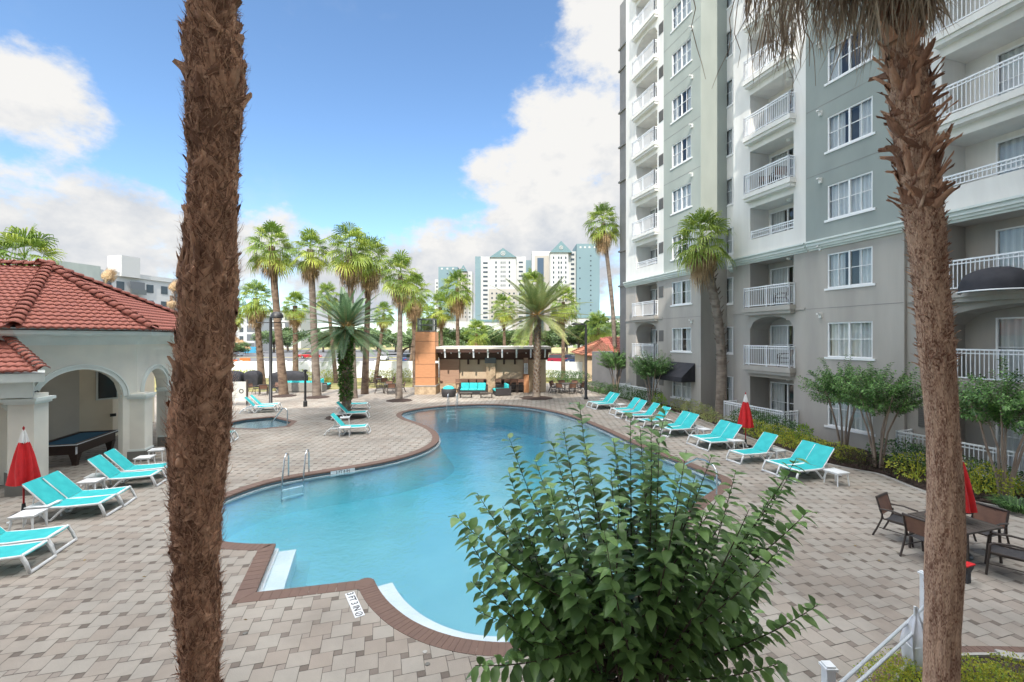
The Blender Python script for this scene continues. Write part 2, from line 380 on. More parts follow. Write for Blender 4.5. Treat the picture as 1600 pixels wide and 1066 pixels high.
# --- basin
plaster = mat('pool_plaster', (.38, .49, .525), (.335, .445, .485), rough=.6, ns=.7, bump=.08, bs=6)
tileband = mat('pool_tile_band', (.10, .155, .19), (.15, .21, .25), rough=.25, ns=9)
lightledge = mat('pool_ledge', (.74, .78, .80), (.64, .70, .73), rough=.5, ns=2)
WZ = -.11
def depth_at(p):
    u_ = touv(p)[0]; t = max(0, min(1, (u_ - 11) / 14)); return -.70 - .95 * t * t * (3 - 2 * t)
def basin(prefix, poly, wz, dep, ledge):
    m = len(poly); inn = offset(poly, .03)
    b1 = MB(); b1.grid([[(p.x, p.y, -.052) for p in inn], [(p.x, p.y, wz - .08) for p in inn]], .5, True); struct(b1.build(prefix + '_tile_band', tileband))
    b2 = MB(); in2 = offset(poly, -.22); in3 = offset(poly, -.72); b2.grid([[(p.x, p.y, wz - .08) for p in inn], [(p.x, p.y, wz - .16 + (dep(p) - wz + .16) * .45) for p in in2], [(p.x, p.y, dep(p) - .02) for p in in3]], .5, True); struct(b2.build(prefix + '_basin', plaster, smooth=True))
    tris = tessellate_polygon([[Vector((p.x, p.y, 0)) for p in inn]])
    xs = [p.x for p in inn]; ys = [p.y for p in inn]
    # floor as a grid under the whole outline
    fl = MB(); st = .8; nx = int((max(xs) - min(xs)) / st) + 2; ny = int((max(ys) - min(ys)) / st) + 2
    fl.grid([[(min(xs) + i * st, min(ys) + j * st, dep((min(xs) + i * st, min(ys) + j * st))) for i in range(nx)] for j in range(ny)])
    struct(fl.build(prefix + '_floor', plaster, smooth=True))
    # under-water ledge along the wall
    if ledge:
        o1, o2 = offset(poly, .0), offset(poly, -ledge); le = MB()
        le.grid([[(p.x, p.y, wz - .10) for p in o1], [(p.x, p.y, wz - .10) for p in o2], [(p.x, p.y, wz - .5) for p in o2]], .5, True)
        return le
def watermat(name, dens, col, bumpy=.06):
    m = bpy.data.materials.new(name); m.use_nodes = True; t = m.node_tree; N = t.nodes; Lk = t.links; N.clear()
    out = N.new('ShaderNodeOutputMaterial'); tr = N.new('ShaderNodeBsdfTransparent'); gl = N.new('ShaderNodeBsdfGlossy'); gl.inputs['Roughness'].default_value = .015
    lw = N.new('ShaderNodeLayerWeight'); lw.inputs[0].default_value = .5; pw_ = N.new('ShaderNodeMath'); pw_.operation = 'POWER'; pw_.inputs[1].default_value = 4.0; Lk.new(lw.outputs['Facing'], pw_.inputs[0]); fr = N.new('ShaderNodeMath'); fr.operation = 'MULTIPLY_ADD'; fr.inputs[1].default_value = .97; fr.inputs[2].default_value = .09; Lk.new(pw_.outputs[0], fr.inputs[0]); ms = N.new('ShaderNodeMixShader')
    tcn = N.new('ShaderNodeTexCoord'); a1 = N.new('ShaderNodeTexNoise'); a1.inputs['Scale'].default_value = 1.1; a1.inputs['Detail'].default_value = 3
    a2 = N.new('ShaderNodeTexNoise'); a2.inputs['Scale'].default_value = 6.5; a2.inputs['Detail'].default_value = 3; a2.inputs['Distortion'].default_value = .8
    a3 = N.new('ShaderNodeTexNoise'); a3.inputs['Scale'].default_value = .35
    Lk.new(tcn.outputs['Object'], a1.inputs['Vector']); Lk.new(tcn.outputs['Object'], a2.inputs['Vector']); Lk.new(tcn.outputs['Object'], a3.inputs['Vector'])
    mm = N.new('ShaderNodeMath'); mm.operation = 'MULTIPLY'; Lk.new(a2.outputs[0], mm.inputs[0]); Lk.new(a3.outputs[0], mm.inputs[1])
    ad = N.new('ShaderNodeMath'); ad.operation = 'ADD'; Lk.new(mm.outputs[0], ad.inputs[0]); Lk.new(a1.outputs[0], ad.inputs[1])
    bp = N.new('ShaderNodeBump'); bp.inputs['Strength'].default_value = bumpy; bp.inputs['Distance'].default_value = .12; Lk.new(ad.outputs[0], bp.inputs['Height'])
    Lk.new(bp.outputs[0], gl.inputs['Normal']); Lk.new(bp.outputs[0], lw.inputs['Normal'])
    Lk.new(fr.outputs[0], ms.inputs[0]); Lk.new(tr.outputs[0], ms.inputs[1]); Lk.new(gl.outputs[0], ms.inputs[2]); Lk.new(ms.outputs[0], out.inputs[0])
    va = N.new('ShaderNodeVolumeAbsorption'); va.inputs['Color'].default_value = (*col, 1); va.inputs['Density'].default_value = dens; Lk.new(va.outputs[0], out.inputs['Volume'])
    return m
def waterbody(name, poly, wz, bottom, m):
    pp = offset(poly, .045); tris = tessellate_polygon([[Vector((p.x, p.y, 0)) for p in pp]]); n = len(pp)
    vs = [(p.x, p.y, wz) for p in pp] + [(p.x, p.y, bottom) for p in pp]
    fs = [tuple(t) for t in tris] + [tuple(i + n for i in reversed(t)) for t in tris] + [(i, (i + 1) % n, (i + 1) % n + n, i + n) for i in range(n)]
    me = bpy.data.meshes.new(name); me.from_pydata(vs, [], fs); me.materials.append(m)
    bm = bmesh.new(); bm.from_mesh(me); bmesh.ops.recalc_face_normals(bm, faces=bm.faces); bm.to_mesh(me); bm.free()
    return struct(put(name, me))
basin('pool', POOL, WZ, depth_at, 0); basin('spa', SPA, WZ, lambda p: -.95, 0)
waterbody('pool_water', POOL, WZ, -3.2, watermat('pool_water', .50, (.06, .83, .93), .20))
waterbody('spa_water', SPA, WZ, -2.0, watermat('spa_water', .7, (.12, .70, .78), .2))
# white steps and bench inside the pool: at the square corner and along the near and left edges
lb = MB()
def bench(px, inw, z1, z2):            # px: chain along the edge (pixels), inw: width towards the water
    pts = catmull([G(*p) for p in px], 8); ctr = Vector((-1.0, 13, 0)); off = []
    for i, p in enumerate(pts):
        d = (pts[min(i + 1, len(pts) - 1)] - pts[max(0, i - 1)]).normalized(); nrm = Vector((-d.y, d.x, 0))  # paler sheet on the beige wall, sunlight put into its colour
        if (ctr - p).dot(nrm) < 0: nrm = -nrm
        off.append(p + nrm * inw)
    back = [p - (o - p).normalized() * .03 for p, o in zip(pts, off)]
    lb.grid([[(p.x, p.y, z1) for p in back], [(p.x, p.y, z1) for p in off], [(p.x, p.y, z2) for p in off]], .5)
bench([(430, 850), (414, 887), (398, 926)], .42, WZ - .07, -1.3)
bench([(583, 905), (592, 922), (608, 942), (638, 966), (680, 986), (730, 999), (790, 1004)], .36, WZ - .05, -1.3)
struct(lb.build('pool_steps', lightledge))
lp_ = MB(); o1_, o2_ = offset(POOL, .028), offset(POOL, -.07)
lp_.grid([[(p.x, p.y, WZ - .015) for p in o1_], [(p.x, p.y, WZ - .02) for p in o2_], [(p.x, p.y, WZ - .07) for p in o2_]], .5, True); struct(lp_.build('pool_ledge', lightledge))

# --- mulch bed between deck and apartments
mulch = mat('mulch', (.050, .032, .026), (.085, .055, .045), rough=1, ns=30, bump=1.0, bs=90, bd=.04, var=.35)
BEDPX = [(905, 603), (921, 611), (985, 626), (1040, 640), (1087, 653), (1118, 664), (1152, 677), (1200, 693), (1250, 711), (1293, 724), (1340, 734), (1380, 742), (1450, 769), (1530, 785), (1600, 799), (1720, 830)]
bedge = catmull([G(*p) for p in BEDPX], 4)
mb = MB(); rows = []
for k in range(13):
    t = k / 12; row = []
    for p in bedge:
        u_, v_ = touv(p); q = UV(u_, v_ + (19.0 - v_) * t)
        row.append((q.x, q.y, (.018 if k else -.02) + .09 * sin(pi * min(1, t * 1.2)) ** .7 * 1 + .03 * noise.noise((q.x * 2.2, q.y * 2.2, 0)) * (1 if k else 0)))
    rows.append(row)
mb.grid(rows)
for _ in range(2600):                  # loose bark chips
    p = bedge[rnd.randrange(len(bedge) - 1)]; q = bedge[min(len(bedge) - 1, bedge.index(p) + 1)]; p = p.lerp(q, rnd.random()); u_, v_ = touv(p); t = rnd.random() ** 1.5 * .8 + .01
    q = UV(u_, v_ + (19 - v_) * t, .05 + .09 * sin(pi * min(1, t * 1.2)) ** .7); a_ = rnd.random() * pi; l = rnd.uniform(.03, .07)
    d1 = Vector((cos(a_), sin(a_), rnd.uniform(-.3, .3))) * l; d2 = Vector((-sin(a_), cos(a_), rnd.uniform(-.5, .5))) * l * .35
    mb.face([q - d1 - d2, q + d1 - d2, q + d1 + d2, q - d1 + d2], rnd.random())
struct(mb.build('mulch_bed', mulch))
kb = MB(); kp = [p for p in bedge]; ko = []
for i, p in enumerate(kp):
    u_, v_ = touv(p); ko.append(UV(u_, v_ - .12))
kb.grid([[(p.x, p.y, -.02) for p in ko], [(p.x, p.y, .012) for p in ko], [(p.x, p.y, .012) for p in kp]], .5); struct(kb.build('bed_edging', concrete))
# corner bed at the lower right of the deck, with its brick border
cb = [Vector((4.55, 4.9, 0)), Vector((4.95, 5.75, 0)), Vector((5.6, 6.15, 0)), Vector((6.6, 6.3, 0)), Vector((8.4, 6.2, 0)), Vector((9.5, 5.8, 0)), Vector((9.5, 3.0, 0)), Vector((4.6, 3.0, 0))]
cbs = resample(catmull(cb, 8, True), .12)
if area(cbs) < 0: cbs.reverse()
flat('corner_bed', cbs, [], .03, mulch); coping('corner_bed_border', cbs, None, .26)
curb = MB(); c1_, c2_ = offset(cbs, .0), offset(cbs, .05)
curb.grid([[(p.x, p.y, -.01) for p in c2_], [(p.x, p.y, .06) for p in c2_], [(p.x, p.y, .06) for p in c1_], [(p.x, p.y, .0) for p in c1_]], .5, True); struct(curb.build('corner_bed_kerb', concrete))

# ================================================================== APARTMENT BUILDING
stucco_grey = mat('stucco_grey', (.415, .39, .358), (.33, .31, .288), rough=.92, ns=1.1, lo=.38, hi=.80, stain=.12, stsc=.5, bump=.12, bs=55, bd=.01, nz=(1, 1, .18), detail=9)
stucco_white = mat('stucco_white', (.76, .75, .72), (.63, .62, .60), rough=.92, ns=1.0, lo=.40, hi=.85, stain=.10, stsc=.5, bump=.1, bs=55, bd=.01, nz=(1, 1, .16), detail=9)
stucco_sage = mat('stucco_sage', (.37, .405, .375), (.32, .355, .33), rough=.92, ns=.8, bump=.1, bs=55, bd=.01, nz=(1, 1, .4))
stucco_teal = mat('stucco_teal', (.29, .325, .312), (.25, .285, .275), rough=.92, ns=.8, bump=.1, bs=55, bd=.01, nz=(1, 1, .4))
stucco_dark = mat('stucco_dark_grey', (.24, .235, .235), (.20, .197, .197), rough=.92, ns=.8, bump=.1, bs=50, bd=.01)
trim_pale = mat('trim_pale', (.66, .71, .69), (.60, .65, .63), rough=.85, ns=2)
frame_white = mat('frame_white', (.80, .81, .82), rough=.45)
pane = glass('window_glass', (.88, .91, .92), .09)
curtain_m = mat('curtain', (.86, .86, .84), (.66, .67, .67), by='var', rough=.9, lo=0, hi=1, trans=.15)
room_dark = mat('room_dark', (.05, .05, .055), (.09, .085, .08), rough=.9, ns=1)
vent_m = mat('vent_louvre', (.16, .155, .15), rough=.7)
roof_flat = mat('roof_membrane', (.35, .35, .34), rough=.9)
def uof(x, v):
    r = (x - 800) / F; Y = v / (r * CP + SP); return Y * (CP - r * SP)
apt = thing('apartment_building', 'tall white, sage and grey apartment block with balconies along the right side of the pool', 'building', UV(20, 18.9), PH)
def L(u, v, z): return (v - 18.9, u - 20, z)
def wall(mb, u0, u1, z0, z1, v, ops=(), depth=.12):
    """wall in the plane v between u0<u1 facing -v with rectangular or arched openings and reveals"""
    us = sorted({u0, u1, *[o[0] for o in ops], *[o[1] for o in ops]}); zs = sorted({z0, z1, *[o[2] for o in ops], *[o[3] for o in ops]})
    for i in range(len(us) - 1):
        for j in range(len(zs) - 1):
            a_, b_, c_, d_ = us[i], us[i + 1], zs[j], zs[j + 1]; mu, mz = (a_ + b_) / 2, (c_ + d_) / 2
            if any(o[0] < mu < o[1] and o[2] < mz < o[3] for o in ops): continue
            mb.face([L(b_, v, c_), L(a_, v, c_), L(a_, v, d_), L(b_, v, d_)], .5)
    for o in ops:
        a_, b_, c_, d_ = o[:4]; ar = o[4] if len(o) > 4 else 0; dp = o[5] if len(o) > 5 else depth
        w = v + dp; zt = d_ - ar
        mb.face([L(a_, v, c_), L(a_, w, c_), L(a_, w, zt), L(a_, v, zt)], .5); mb.face([L(b_, w, c_), L(b_, v, c_), L(b_, v, zt), L(b_, w, zt)], .5)
        mb.face([L(a_, v, c_), L(b_, v, c_), L(b_, w, c_), L(a_, w, c_)], .5)
        if not ar: mb.face([L(a_, w, d_), L(b_, w, d_), L(b_, v, d_), L(a_, v, d_)], .5)
        else:
            K = 12; pr = [(a_ + (b_ - a_) * k / K, zt + ar * math.sqrt(max(0, 1 - (2 * k / K - 1) ** 2)) ** .9) for k in range(K + 1)]
            for k in range(K):
                (ua, za), (ub, zb) = pr[k], pr[k + 1]
                mb.face([L(ub, v, zb), L(ua, v, za), L(ua, v, d_), L(ub, v, d_)], .5)
                mb.face([L(ua, v, za), L(ub, v, zb), L(ub, w, zb), L(ua, w, za)], .5)
_cache = {}
def cached(key, fn):
    if key not in _cache: _cache[key] = fn()
    return _cache[key]
def window(parent, u, v, z, w, h, closed=.6, cols=4, nm='window', sill=True):
    """window centred on u with its bottom at z; local x = depth (v), y = along (u)"""
    key = ('fr', round(w, 2), round(h, 2), cols, sill)
    def fr():
        m = MB(); t = .055
        m.box(-.03, .06, -w / 2, -w / 2 + t, 0, h); m.box(-.03, .06, w / 2 - t, w / 2, 0, h)
        m.box(-.03, .06, -w / 2 + t, w / 2 - t, 0, t); m.box(-.03, .06, -w / 2 + t, w / 2 - t, h - t, h)
        if cols >= 2: m.box(-.025, .055, -.035, .035, t, h - t)
        m.box(-.012, .02, -w / 2 + t, w / 2 - t, h * .52 - .014, h * .52 + .014)
        if cols >= 4:
            for q in (-w / 4, w / 4): m.box(-.010, .018, q - .012, q + .012, t, h * .52 - .014); m.box(-.010, .018, q - .012, q + .012, h * .52 + .014, h - t)
        if sill: m.box(-.09, .03, -w / 2 - .12, w / 2 + .12, -.09, -.002)
        return m.mesh(nm, frame_white)
    f = put(nm, cached(key, fr), parent, L(u, v, z))
    gl = cached(('gl', round(w, 2), round(h, 2)), lambda: (lambda m: (m.face([(.03, w / 2 - .05, .05), (.03, -w / 2 + .05, .05), (.03, -w / 2 + .05, h - .05), (.03, w / 2 - .05, h - .05)], .5), m.mesh('glass', pane))[1])(MB()))
    put('glass', gl, f)
    k = round(closed * 4)
    def cu():
        m = MB(); half = (w / 2 - .04)
        for sgn in (-1, 1):
            ln = half * (.35 + .65 * k / 4); n = int(ln / .035) + 2; st = half - ln + .012
            rows = [[(.14 + .028 * sin(i * 1.15 + sgn), sgn * (st + ln * i / n), zz) for i in range(n + 1)] for zz in (.04, h - .04)]
            r = random.Random(k * 3 + sgn)
            for i in range(n): m.face([rows[0][i], rows[0][i + 1], rows[1][i + 1], rows[1][i]], .5 + .5 * sin(i * 1.15 + .6))
        return m.mesh('curtain', curtain_m)
    put('curtain', cached(('cu', round(w, 2), round(h, 2), k), cu), f)
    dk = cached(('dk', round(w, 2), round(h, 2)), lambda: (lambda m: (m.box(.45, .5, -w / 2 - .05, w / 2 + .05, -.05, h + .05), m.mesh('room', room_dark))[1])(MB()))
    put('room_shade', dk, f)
    return f
def railing(parent, ua, ub, v, z, ret, h=1.05, nm='railing', bar=.115):
    """balusters along u at plane v with returns of length ret back to the wall"""
    w = ub - ua; key = ('rl', round(w, 2), round(ret, 2), round(h, 2))
    def f():
        m = MB(); y0, y1 = -w / 2, w / 2; t = .022
        segs = [((0, y0), (0, y1))] + ([((ret, y0), (0, y0)), ((0, y1), (ret, y1))] if ret else [])
        for (xa, ya), (xb, yb) in segs:
            for zz, tt in ((h - .03, .026), (h - .15, .018), (.09, .02)):
                m.box(min(xa, xb) - tt, max(xa, xb) + tt, min(ya, yb) - tt, max(ya, yb) + tt, zz - tt, zz + tt)
            ln = math.hypot(xb - xa, yb - ya); n = max(1, int(ln / bar))
            for i in range(n + 1):
                q = i / n; x, y = xa + (xb - xa) * q, ya + (yb - ya) * q
                post = i in (0, n) or (ln > 2 and i == n // 2); r = .028 if post else .011
                m.box(x - r, x + r, y - r, y + r, 0 if post else .09, h + (.01 if post else -.03))
        return m.mesh(nm, rail_white)
    return put(nm, cached(key, f), parent, L((ua + ub) / 2, v, z))
def door(parent, u, v, z, w, h=2.1, closed=.8, handle=True):
    f = window(parent, u, v, z, w, h, closed, 2, 'balcony_door', False); return f
def slab(ua, ub, v, z, pr, m):
    def f():
        mb = MB(); w = (ub - ua) / 2; mb.box(-pr, .02, -w, w, -.10, .13); mb.box(-pr * .8, .02, -w + .04, w - .04, -.26, -.10); return mb.mesh('balcony_slab', m)
    put('balcony_slab', cached(('slab', round(ub - ua, 2), pr, m.name), f), apt, L((ua + ub) / 2, v, z))
def cornice(mb, ua, ub, v, z, sc=1.0):
    for pr, z0, z1 in ((.05, -.08, 0), (.14, 0, .10), (.22, .10, .16), (.18, .16, .25), (.27, .25, .33)):
        e = pr if False else 0
        mb.box(v - pr * sc - 18.9, v - 18.9 + .05, ua - e - 20, ub + e - 20, z + z0, z + z1 - .001)
NF = 11; FH = 3.0
lamp_m = mat('wall_lamp_white', (.75, .75, .73), rough=.4)
def wall_lamp(parent, u, v, z):
    def f():
        m = MB(); m.box(-.09, 0, -.06, .06, -.11, .11); m.box(-.24, -.09, -.05, .05, .04, .10); return m.mesh('wall_lamp', lamp_m)
    put('wall_lamp', cached('wl', f), parent, L(u, v, z))
def ceiling_lamp(parent, u, v, z):
    def f():
        m = MB(); m.lathe([(.02, -.13), (.10, -.09), (.12, -.03), (.12, 0)], 12); return m.mesh('ceiling_lamp', lamp_m)
    put('ceiling_lamp', cached('cl', f), parent, L(u, v, z))
def balcony_column(ua, ub, oa, ob, v, du, dw, upm, grey_arch, nf=NF, vis=NF, solid=3, pr=.38):
    """one stack of recessed balconies: wall ua..ub with openings oa..ob"""
    lo, hi = MB(), MB(); dep = 1.25
    for k in range(nf):
        z = k * FH; m = lo if k < 3 else hi; top = z + 2.42 + (.12 if k < 3 else 0)
        base = z + .12 if k != solid else z + .75
        ar = .62 if k == grey_arch else 0
        if k == 8: ar = .7
        zt = (k + 1) * FH if k != 2 else 8.75
        wall(m, ua, ub, z if k != 3 else 8.75, zt, v, [(oa, ob, max(base, z + .02), top + (.1 if ar else 0), ar, dep)])
        # back wall with the door
        dz = z + .13; wall(m, oa, ob, z + .02, top + .1, v + dep, [(du - dw / 2, du + dw / 2, dz, dz + 2.1)], .1)
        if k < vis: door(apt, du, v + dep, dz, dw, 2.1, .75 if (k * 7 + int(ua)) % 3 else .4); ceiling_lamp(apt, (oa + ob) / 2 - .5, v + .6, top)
        if k in (0,): continue
        if k == solid:
            railing(apt, oa + .03, ob - .03, v + .07, base, 0, .45); continue
        slab(oa - .13, ob + .13, v, z, pr, stucco_grey if k < 3 else stucco_white); railing(apt, oa - .06, ob + .06, v - pr + .06, z + .13, pr - .08)
    lo.build('lower_wall', stucco_grey, apt); hi.build('upper_wall', upm, apt)
VB = 18.85                              # plane of the white bay and the teal panel
u_r = uof(1413, VB)                     # right end of the teal panel
u_t = uof(1259, VB); u_w = uof(1146, VB)
VT = 18.45; u_c1 = uof(1095, VT); u_c0 = uof(1037, VT); u_e = uof(978, VT)
VR = 20.35
# (1) right bay with the wide balconies
VD = 19.0
ob = uof(1471, VD); balcony_column(5.0, u_r, 5.4, ob, VD, 8.05, 3.9, stucco_white, 1, 6)
# (2) teal panel with wide windows
def window_column(ua, ub, v, wu, ww, wh, upm, lom, nm, nf=NF, sill=.72, closed=None, cols=4, vents=None, vis=NF):
    lo, hi = MB(), MB()
    for k in range(nf):
        z = k * FH; op = [(wu - ww / 2, wu + ww / 2, z + sill, z + sill + wh)]
        wall(lo if k < 3 else hi, ua, ub, z if k != 3 else 8.75, (z + FH) if k != 2 else 8.75, v, op, .09)
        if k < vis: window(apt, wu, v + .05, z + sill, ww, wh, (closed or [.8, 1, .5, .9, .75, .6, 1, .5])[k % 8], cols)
    lo.build('lower_wall', lom, apt); hi.build('upper_wall', upm, apt)
window_column(u_r, u_t, VB, (uof(1293, VB) + uof(1363, VB)) / 2, 1.88, 1.5, stucco_teal, stucco_grey, 'window', closed=[1, 1, .5, 1, .6, .25, 1, .5])
# (3) white bay
balcony_column(u_t, u_w, uof(1240, VB), uof(1172, VB), VB, uof(1222, VB + 1.25) - .35, 2.1, stucco_white, 1, NF)
# (4) recess with narrow windows
window_column(u_w - .3, u_c1, VR, uof(1139, VR) - .25, 1.15, 1.6, stucco_white, stucco_grey, 'window', sill=.65, closed=[1, 1, .9, .75, .75, .5, 1, .5], cols=2)
# (5) sage tower: windows, return wall facing the camera
window_column(u_c1, u_c0, VT, (uof(1049.5, VT) + uof(1080, VT)) / 2, 1.9, 1.5, stucco_sage, stucco_grey, 'window', closed=[.9, .5, .75, .25, 1, .6, .3, 1])
# (6) white balcony stack at the far end
balcony_column(u_c0, u_e, uof(1027, VT), uof(994, VT), VT, uof(1018, VT + 1.25) - .5, 1.7, stucco_white, 1, NF, pr=.34)
# returns and the hidden faces
def ret(u, va, vb, z0, z1, m, flip=False):
    q = MB(); p = [L(u, va, z0), L(u, vb, z0), L(u, vb, z1), L(u, va, z1)]; q.face(p if not flip else p[::-1], .5); q.build('return_wall', m, apt)
TOP = NF * FH + .9
for (u_, va, vb, lo_, hi_) in ((u_c1, VT, VR, stucco_grey, stucco_sage), (u_w, VB, VR, stucco_grey, stucco_white), (u_e, VT, 20.6, stucco_grey, stucco_white), (u_r, VB, VD, stucco_grey, stucco_teal)):
    ret(u_, va, vb, 0, 8.75, lo_); ret(u_, va, vb, 8.75, NF * FH, hi_)
# dark end wall stepping back at the far corner
u_x = u_e + 3.6; em = MB(); wall(em, u_e - .2, u_x, 0, NF * FH + .4, 20.0)
em.face([L(u_x, 20.0, 0), L(u_x, 34, 0), L(u_x, 34, NF * FH), L(u_x, 20.0, NF * FH)], .5); em.build('end_wall', stucco_dark, apt)
for zz in (9.0, 12, 18, 21, 24, 27.6, 29.5):
    ec = MB(); ec.box(20.0 - .12 - 18.9, 20 + .05 - 18.9, u_e + .3 - 20, u_x + .1 - 20, zz, zz + .14); ec.build('end_wall_band', stucco_dark, apt)
bk = MB(); bk.face([L(5, 34, 0), L(u_x, 34, 0), L(u_x, 34, NF * FH), L(5, 34, NF * FH)], .5); bk.face([L(5, VD, 0), L(5, 34, 0), L(5, 34, NF * FH), L(5, VD, NF * FH)], .5)
bk.build('rear_wall', stucco_grey, apt)
rf = MB(); rf.box(VR + .1 - 18.9, 34 - 18.9, 5.01 - 20, u_x - .02 - 20, NF * FH - .05, NF * FH + .1)
for ua, ub, v in ((5.02, u_r - .01, VD), (u_r + .01, u_w - .01, VB), (u_c1 + .01, u_e - .01, VT)): rf.box(v + .02 - 18.9, VR + .1 - 18.9, ua - 20, ub - 20, NF * FH - .05, NF * FH + .1)
rf.build('roof', roof_flat, apt)
for ua, ub, v in ((5.0, u_r - .03, VD), (u_r - .36, u_t - .2, VB - .02), (u_t - .1, u_w + .0, VB), (u_c1 - .30, u_c0 + .0, VT - .02), (u_c0 + .01, u_e, VT), (u_w + .01, u_c1 - .32, VR)):
    cm = MB(); cornice(cm, ua, ub, v, 8.58); cm.build('cornice', trim_pale, apt)
    cm = MB(); cm.box(v - .4 - 18.9, v + .2 - 18.9, ua - 20, ub - 20, NF * FH, NF * FH + .5); cm.build('parapet', trim_pale, apt)
for ua, ub, v in ((5.0, u_r - .03, VD), (u_t + .02, u_w, VB), (u_c0 + .1, u_e, VT)):
    gb = MB(); gb.box(v - .05 - 18.9, v - 18.9 + .02, ua - 20, ub - 20, 5.86, 5.96); gb.build('string_course', stucco_grey, apt)
# score lines in the stucco of the flat panels
for ua, ub, v in ((u_r, u_t, VB), (u_c1, u_c0, VT)):
    for k in range(1, NF):
        sl = MB(); sl.box(v - .006 - 18.9, v + .01 - 18.9, ua + .02 - 20, ub - .02 - 20, k * FH - .02 - .12, k * FH - .12); sl.build('score_line', stucco_dark, apt)
for k in range(NF):
    z = k * FH
    wall_lamp(apt, u_t - .75, VB, z + 2.55); wall_lamp(apt, u_c1 + .75, VT, z + 2.6)
    def vf():
        m = MB(); m.box(-.02, .02, -.25, .25, 0, .75)
        for i in range(9): m.box(-.035, -.015, -.24, .24, .05 + i * .075, .075 + i * .075)
        return m.mesh('vent', vent_m)
    put('vent', cached('vent', vf), apt, L((u_c0 + uof(1030, VT)) / 2 + .02, VT, z + 1.35))
    if k < 6: put('vent', cached('vent', vf), apt, L(u_r - .62, VD, z + 1.3))
# ground floor patio rails
railing(apt, 5.2, ob + .9, 18.2, .1, .75, 1.05, 'patio_railing'); railing(apt, uof(1240, VB) - .25, uof(1172, VB) + .9, 18.0, .1, .8, 1.05, 'patio_railing'); railing(apt, uof(1028, VT) - .3, uof(992, VT) + .6, 17.5, .1, .9, 1.05, 'patio_railing')
# awnings
black_canvas = mat('black_canvas', (.018, .019, .026), (.03, .03, .038), rough=.8, ns=3, bump=.2, bs=80)
wu_ = (uof(1049.5, VT) + uof(1080, VT)) / 2
aw = thing('window_awning', 'black sloping canvas awning over a ground floor window of the sage tower', 'awning', UV(wu_, VT, 2.3), PH)
m = MB(); hw = 1.35; A = [(-.02, -hw, .72), (-.02, hw, .72), (-.02, hw, -.42), (-.02, -hw, -.42)]; Bq = [(-1.0, -hw, -.12), (-1.0, hw, -.12), (-1.0, hw, -.42), (-1.0, -hw, -.42)]
m.face([A[0], A[1], Bq[1], Bq[0]][::-1]); m.face([Bq[0], Bq[1], Bq[2], Bq[3]]); m.face([A[0], Bq[0], Bq[3], A[3]]); m.face([A[1], A[2], Bq[2], Bq[1]])
m.build('canopy', black_canvas, aw)
fm = MB(); fm.tube([(-.02, -hw, -.40), (-.97, -hw + .02, -.40), (-.97, hw - .02, -.40), (-.02, hw, -.40)], .015); fm.build('awning_frame', dark_metal, aw)
up = at(1574, 447, 14.2); uu, vv = touv(up)
dm = thing('dome_awning', 'black domed canvas awning in front of the upper right balcony railing', 'awning', UV(uu, VD - .50, 6.02), PH)
m = MB(); rows = []
for i in range(9):
    th = pi * i / 8; rows.append([(-.78 * sin(th) * cos(ph) - .02, 0.85 * cos(th), .72 * sin(th) * sin(ph) if False else .80 * max(0, sin(ph)) ** .8 * sin(th) ** .5 - .06) for ph in [pi / 2 * j / 8 for j in range(9)]])
m.grid(rows); m.build('canopy', black_canvas, dm, True)
fm = MB(); fm.tube([(-.8 * sin(pi * i / 12) - .02, 0.86 * cos(pi * i / 12), -.02) for i in range(13)], .025); fm.build('awning_frame', rail_white, dm)

# ================================================================== WING THE PICTURE IS TAKEN FROM (casts the shade over the deck)
wing = thing('apartment_wing', 'white apartment wing behind the viewer that shades the pool deck', 'building', UV(-1.6, -8), PH)
m = MB(); WT = 37.0
m.box(-45, 26.0, -14, 0, 0, 8.75); m.build('lower_wall', stucco_grey, wing)
m = MB(); m.box(-45, 26.0, -14, 0, 8.75, WT); m.build('upper_wall', stucco_white, wing)
m = MB(); m.box(-45.5, 26.4, -14.4, .4, WT, WT + .8); m.build('roof', roof_flat, wing)
def wf():
    q = MB(); q.box(-.8, .8, 0, .04, 0, 1.6); q.box(-.03, .03, .04, .06, 0, 1.6); return q.mesh('window', mat('wing_window_glass', (.06, .07, .085), rough=.1))
wme = wf(); cnt = 0
for k in range(1, 10):
    for x in range(-40, 24, 7):
        if cnt < 98: put('window', wme, wing, (x, .01, k * 3.0 + .8)); cnt += 1

# ================================================================== POOL HOUSE
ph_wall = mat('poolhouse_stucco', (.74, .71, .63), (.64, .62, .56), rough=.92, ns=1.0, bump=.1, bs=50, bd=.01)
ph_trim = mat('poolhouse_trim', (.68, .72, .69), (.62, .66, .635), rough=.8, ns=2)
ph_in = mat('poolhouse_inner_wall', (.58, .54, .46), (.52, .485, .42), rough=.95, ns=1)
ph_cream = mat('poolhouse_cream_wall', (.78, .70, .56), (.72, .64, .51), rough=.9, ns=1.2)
plinth_m = mat('plinth_grey', (.16, .155, .14), rough=.9)
terracotta = mat('roof_tile', (.40, .125, .085), (.27, .085, .062), by='both', rough=.75, ns=3, lo=.3, hi=.7, bump=.2, bs=40, var=.22)
phs = thing('pool_house', 'pale pool house with arched openings and a red tiled hip roof at the left edge', 'building', (-17, 17, 0))
O = Vector((-17, 17, 0)); Uv = Vector((-SP, CP, 0)); Vv = Vector((CP, SP, 0))
dC = Vector((cos(R(61.5)), sin(R(61.5)), 0))
WR = Vector((-13.9, 16.6, 0)); WL = WR - dC * 3.05; WB = WR + Uv * 6.4; WN = WL - Vv * 7.5
def loc(p): return p - O
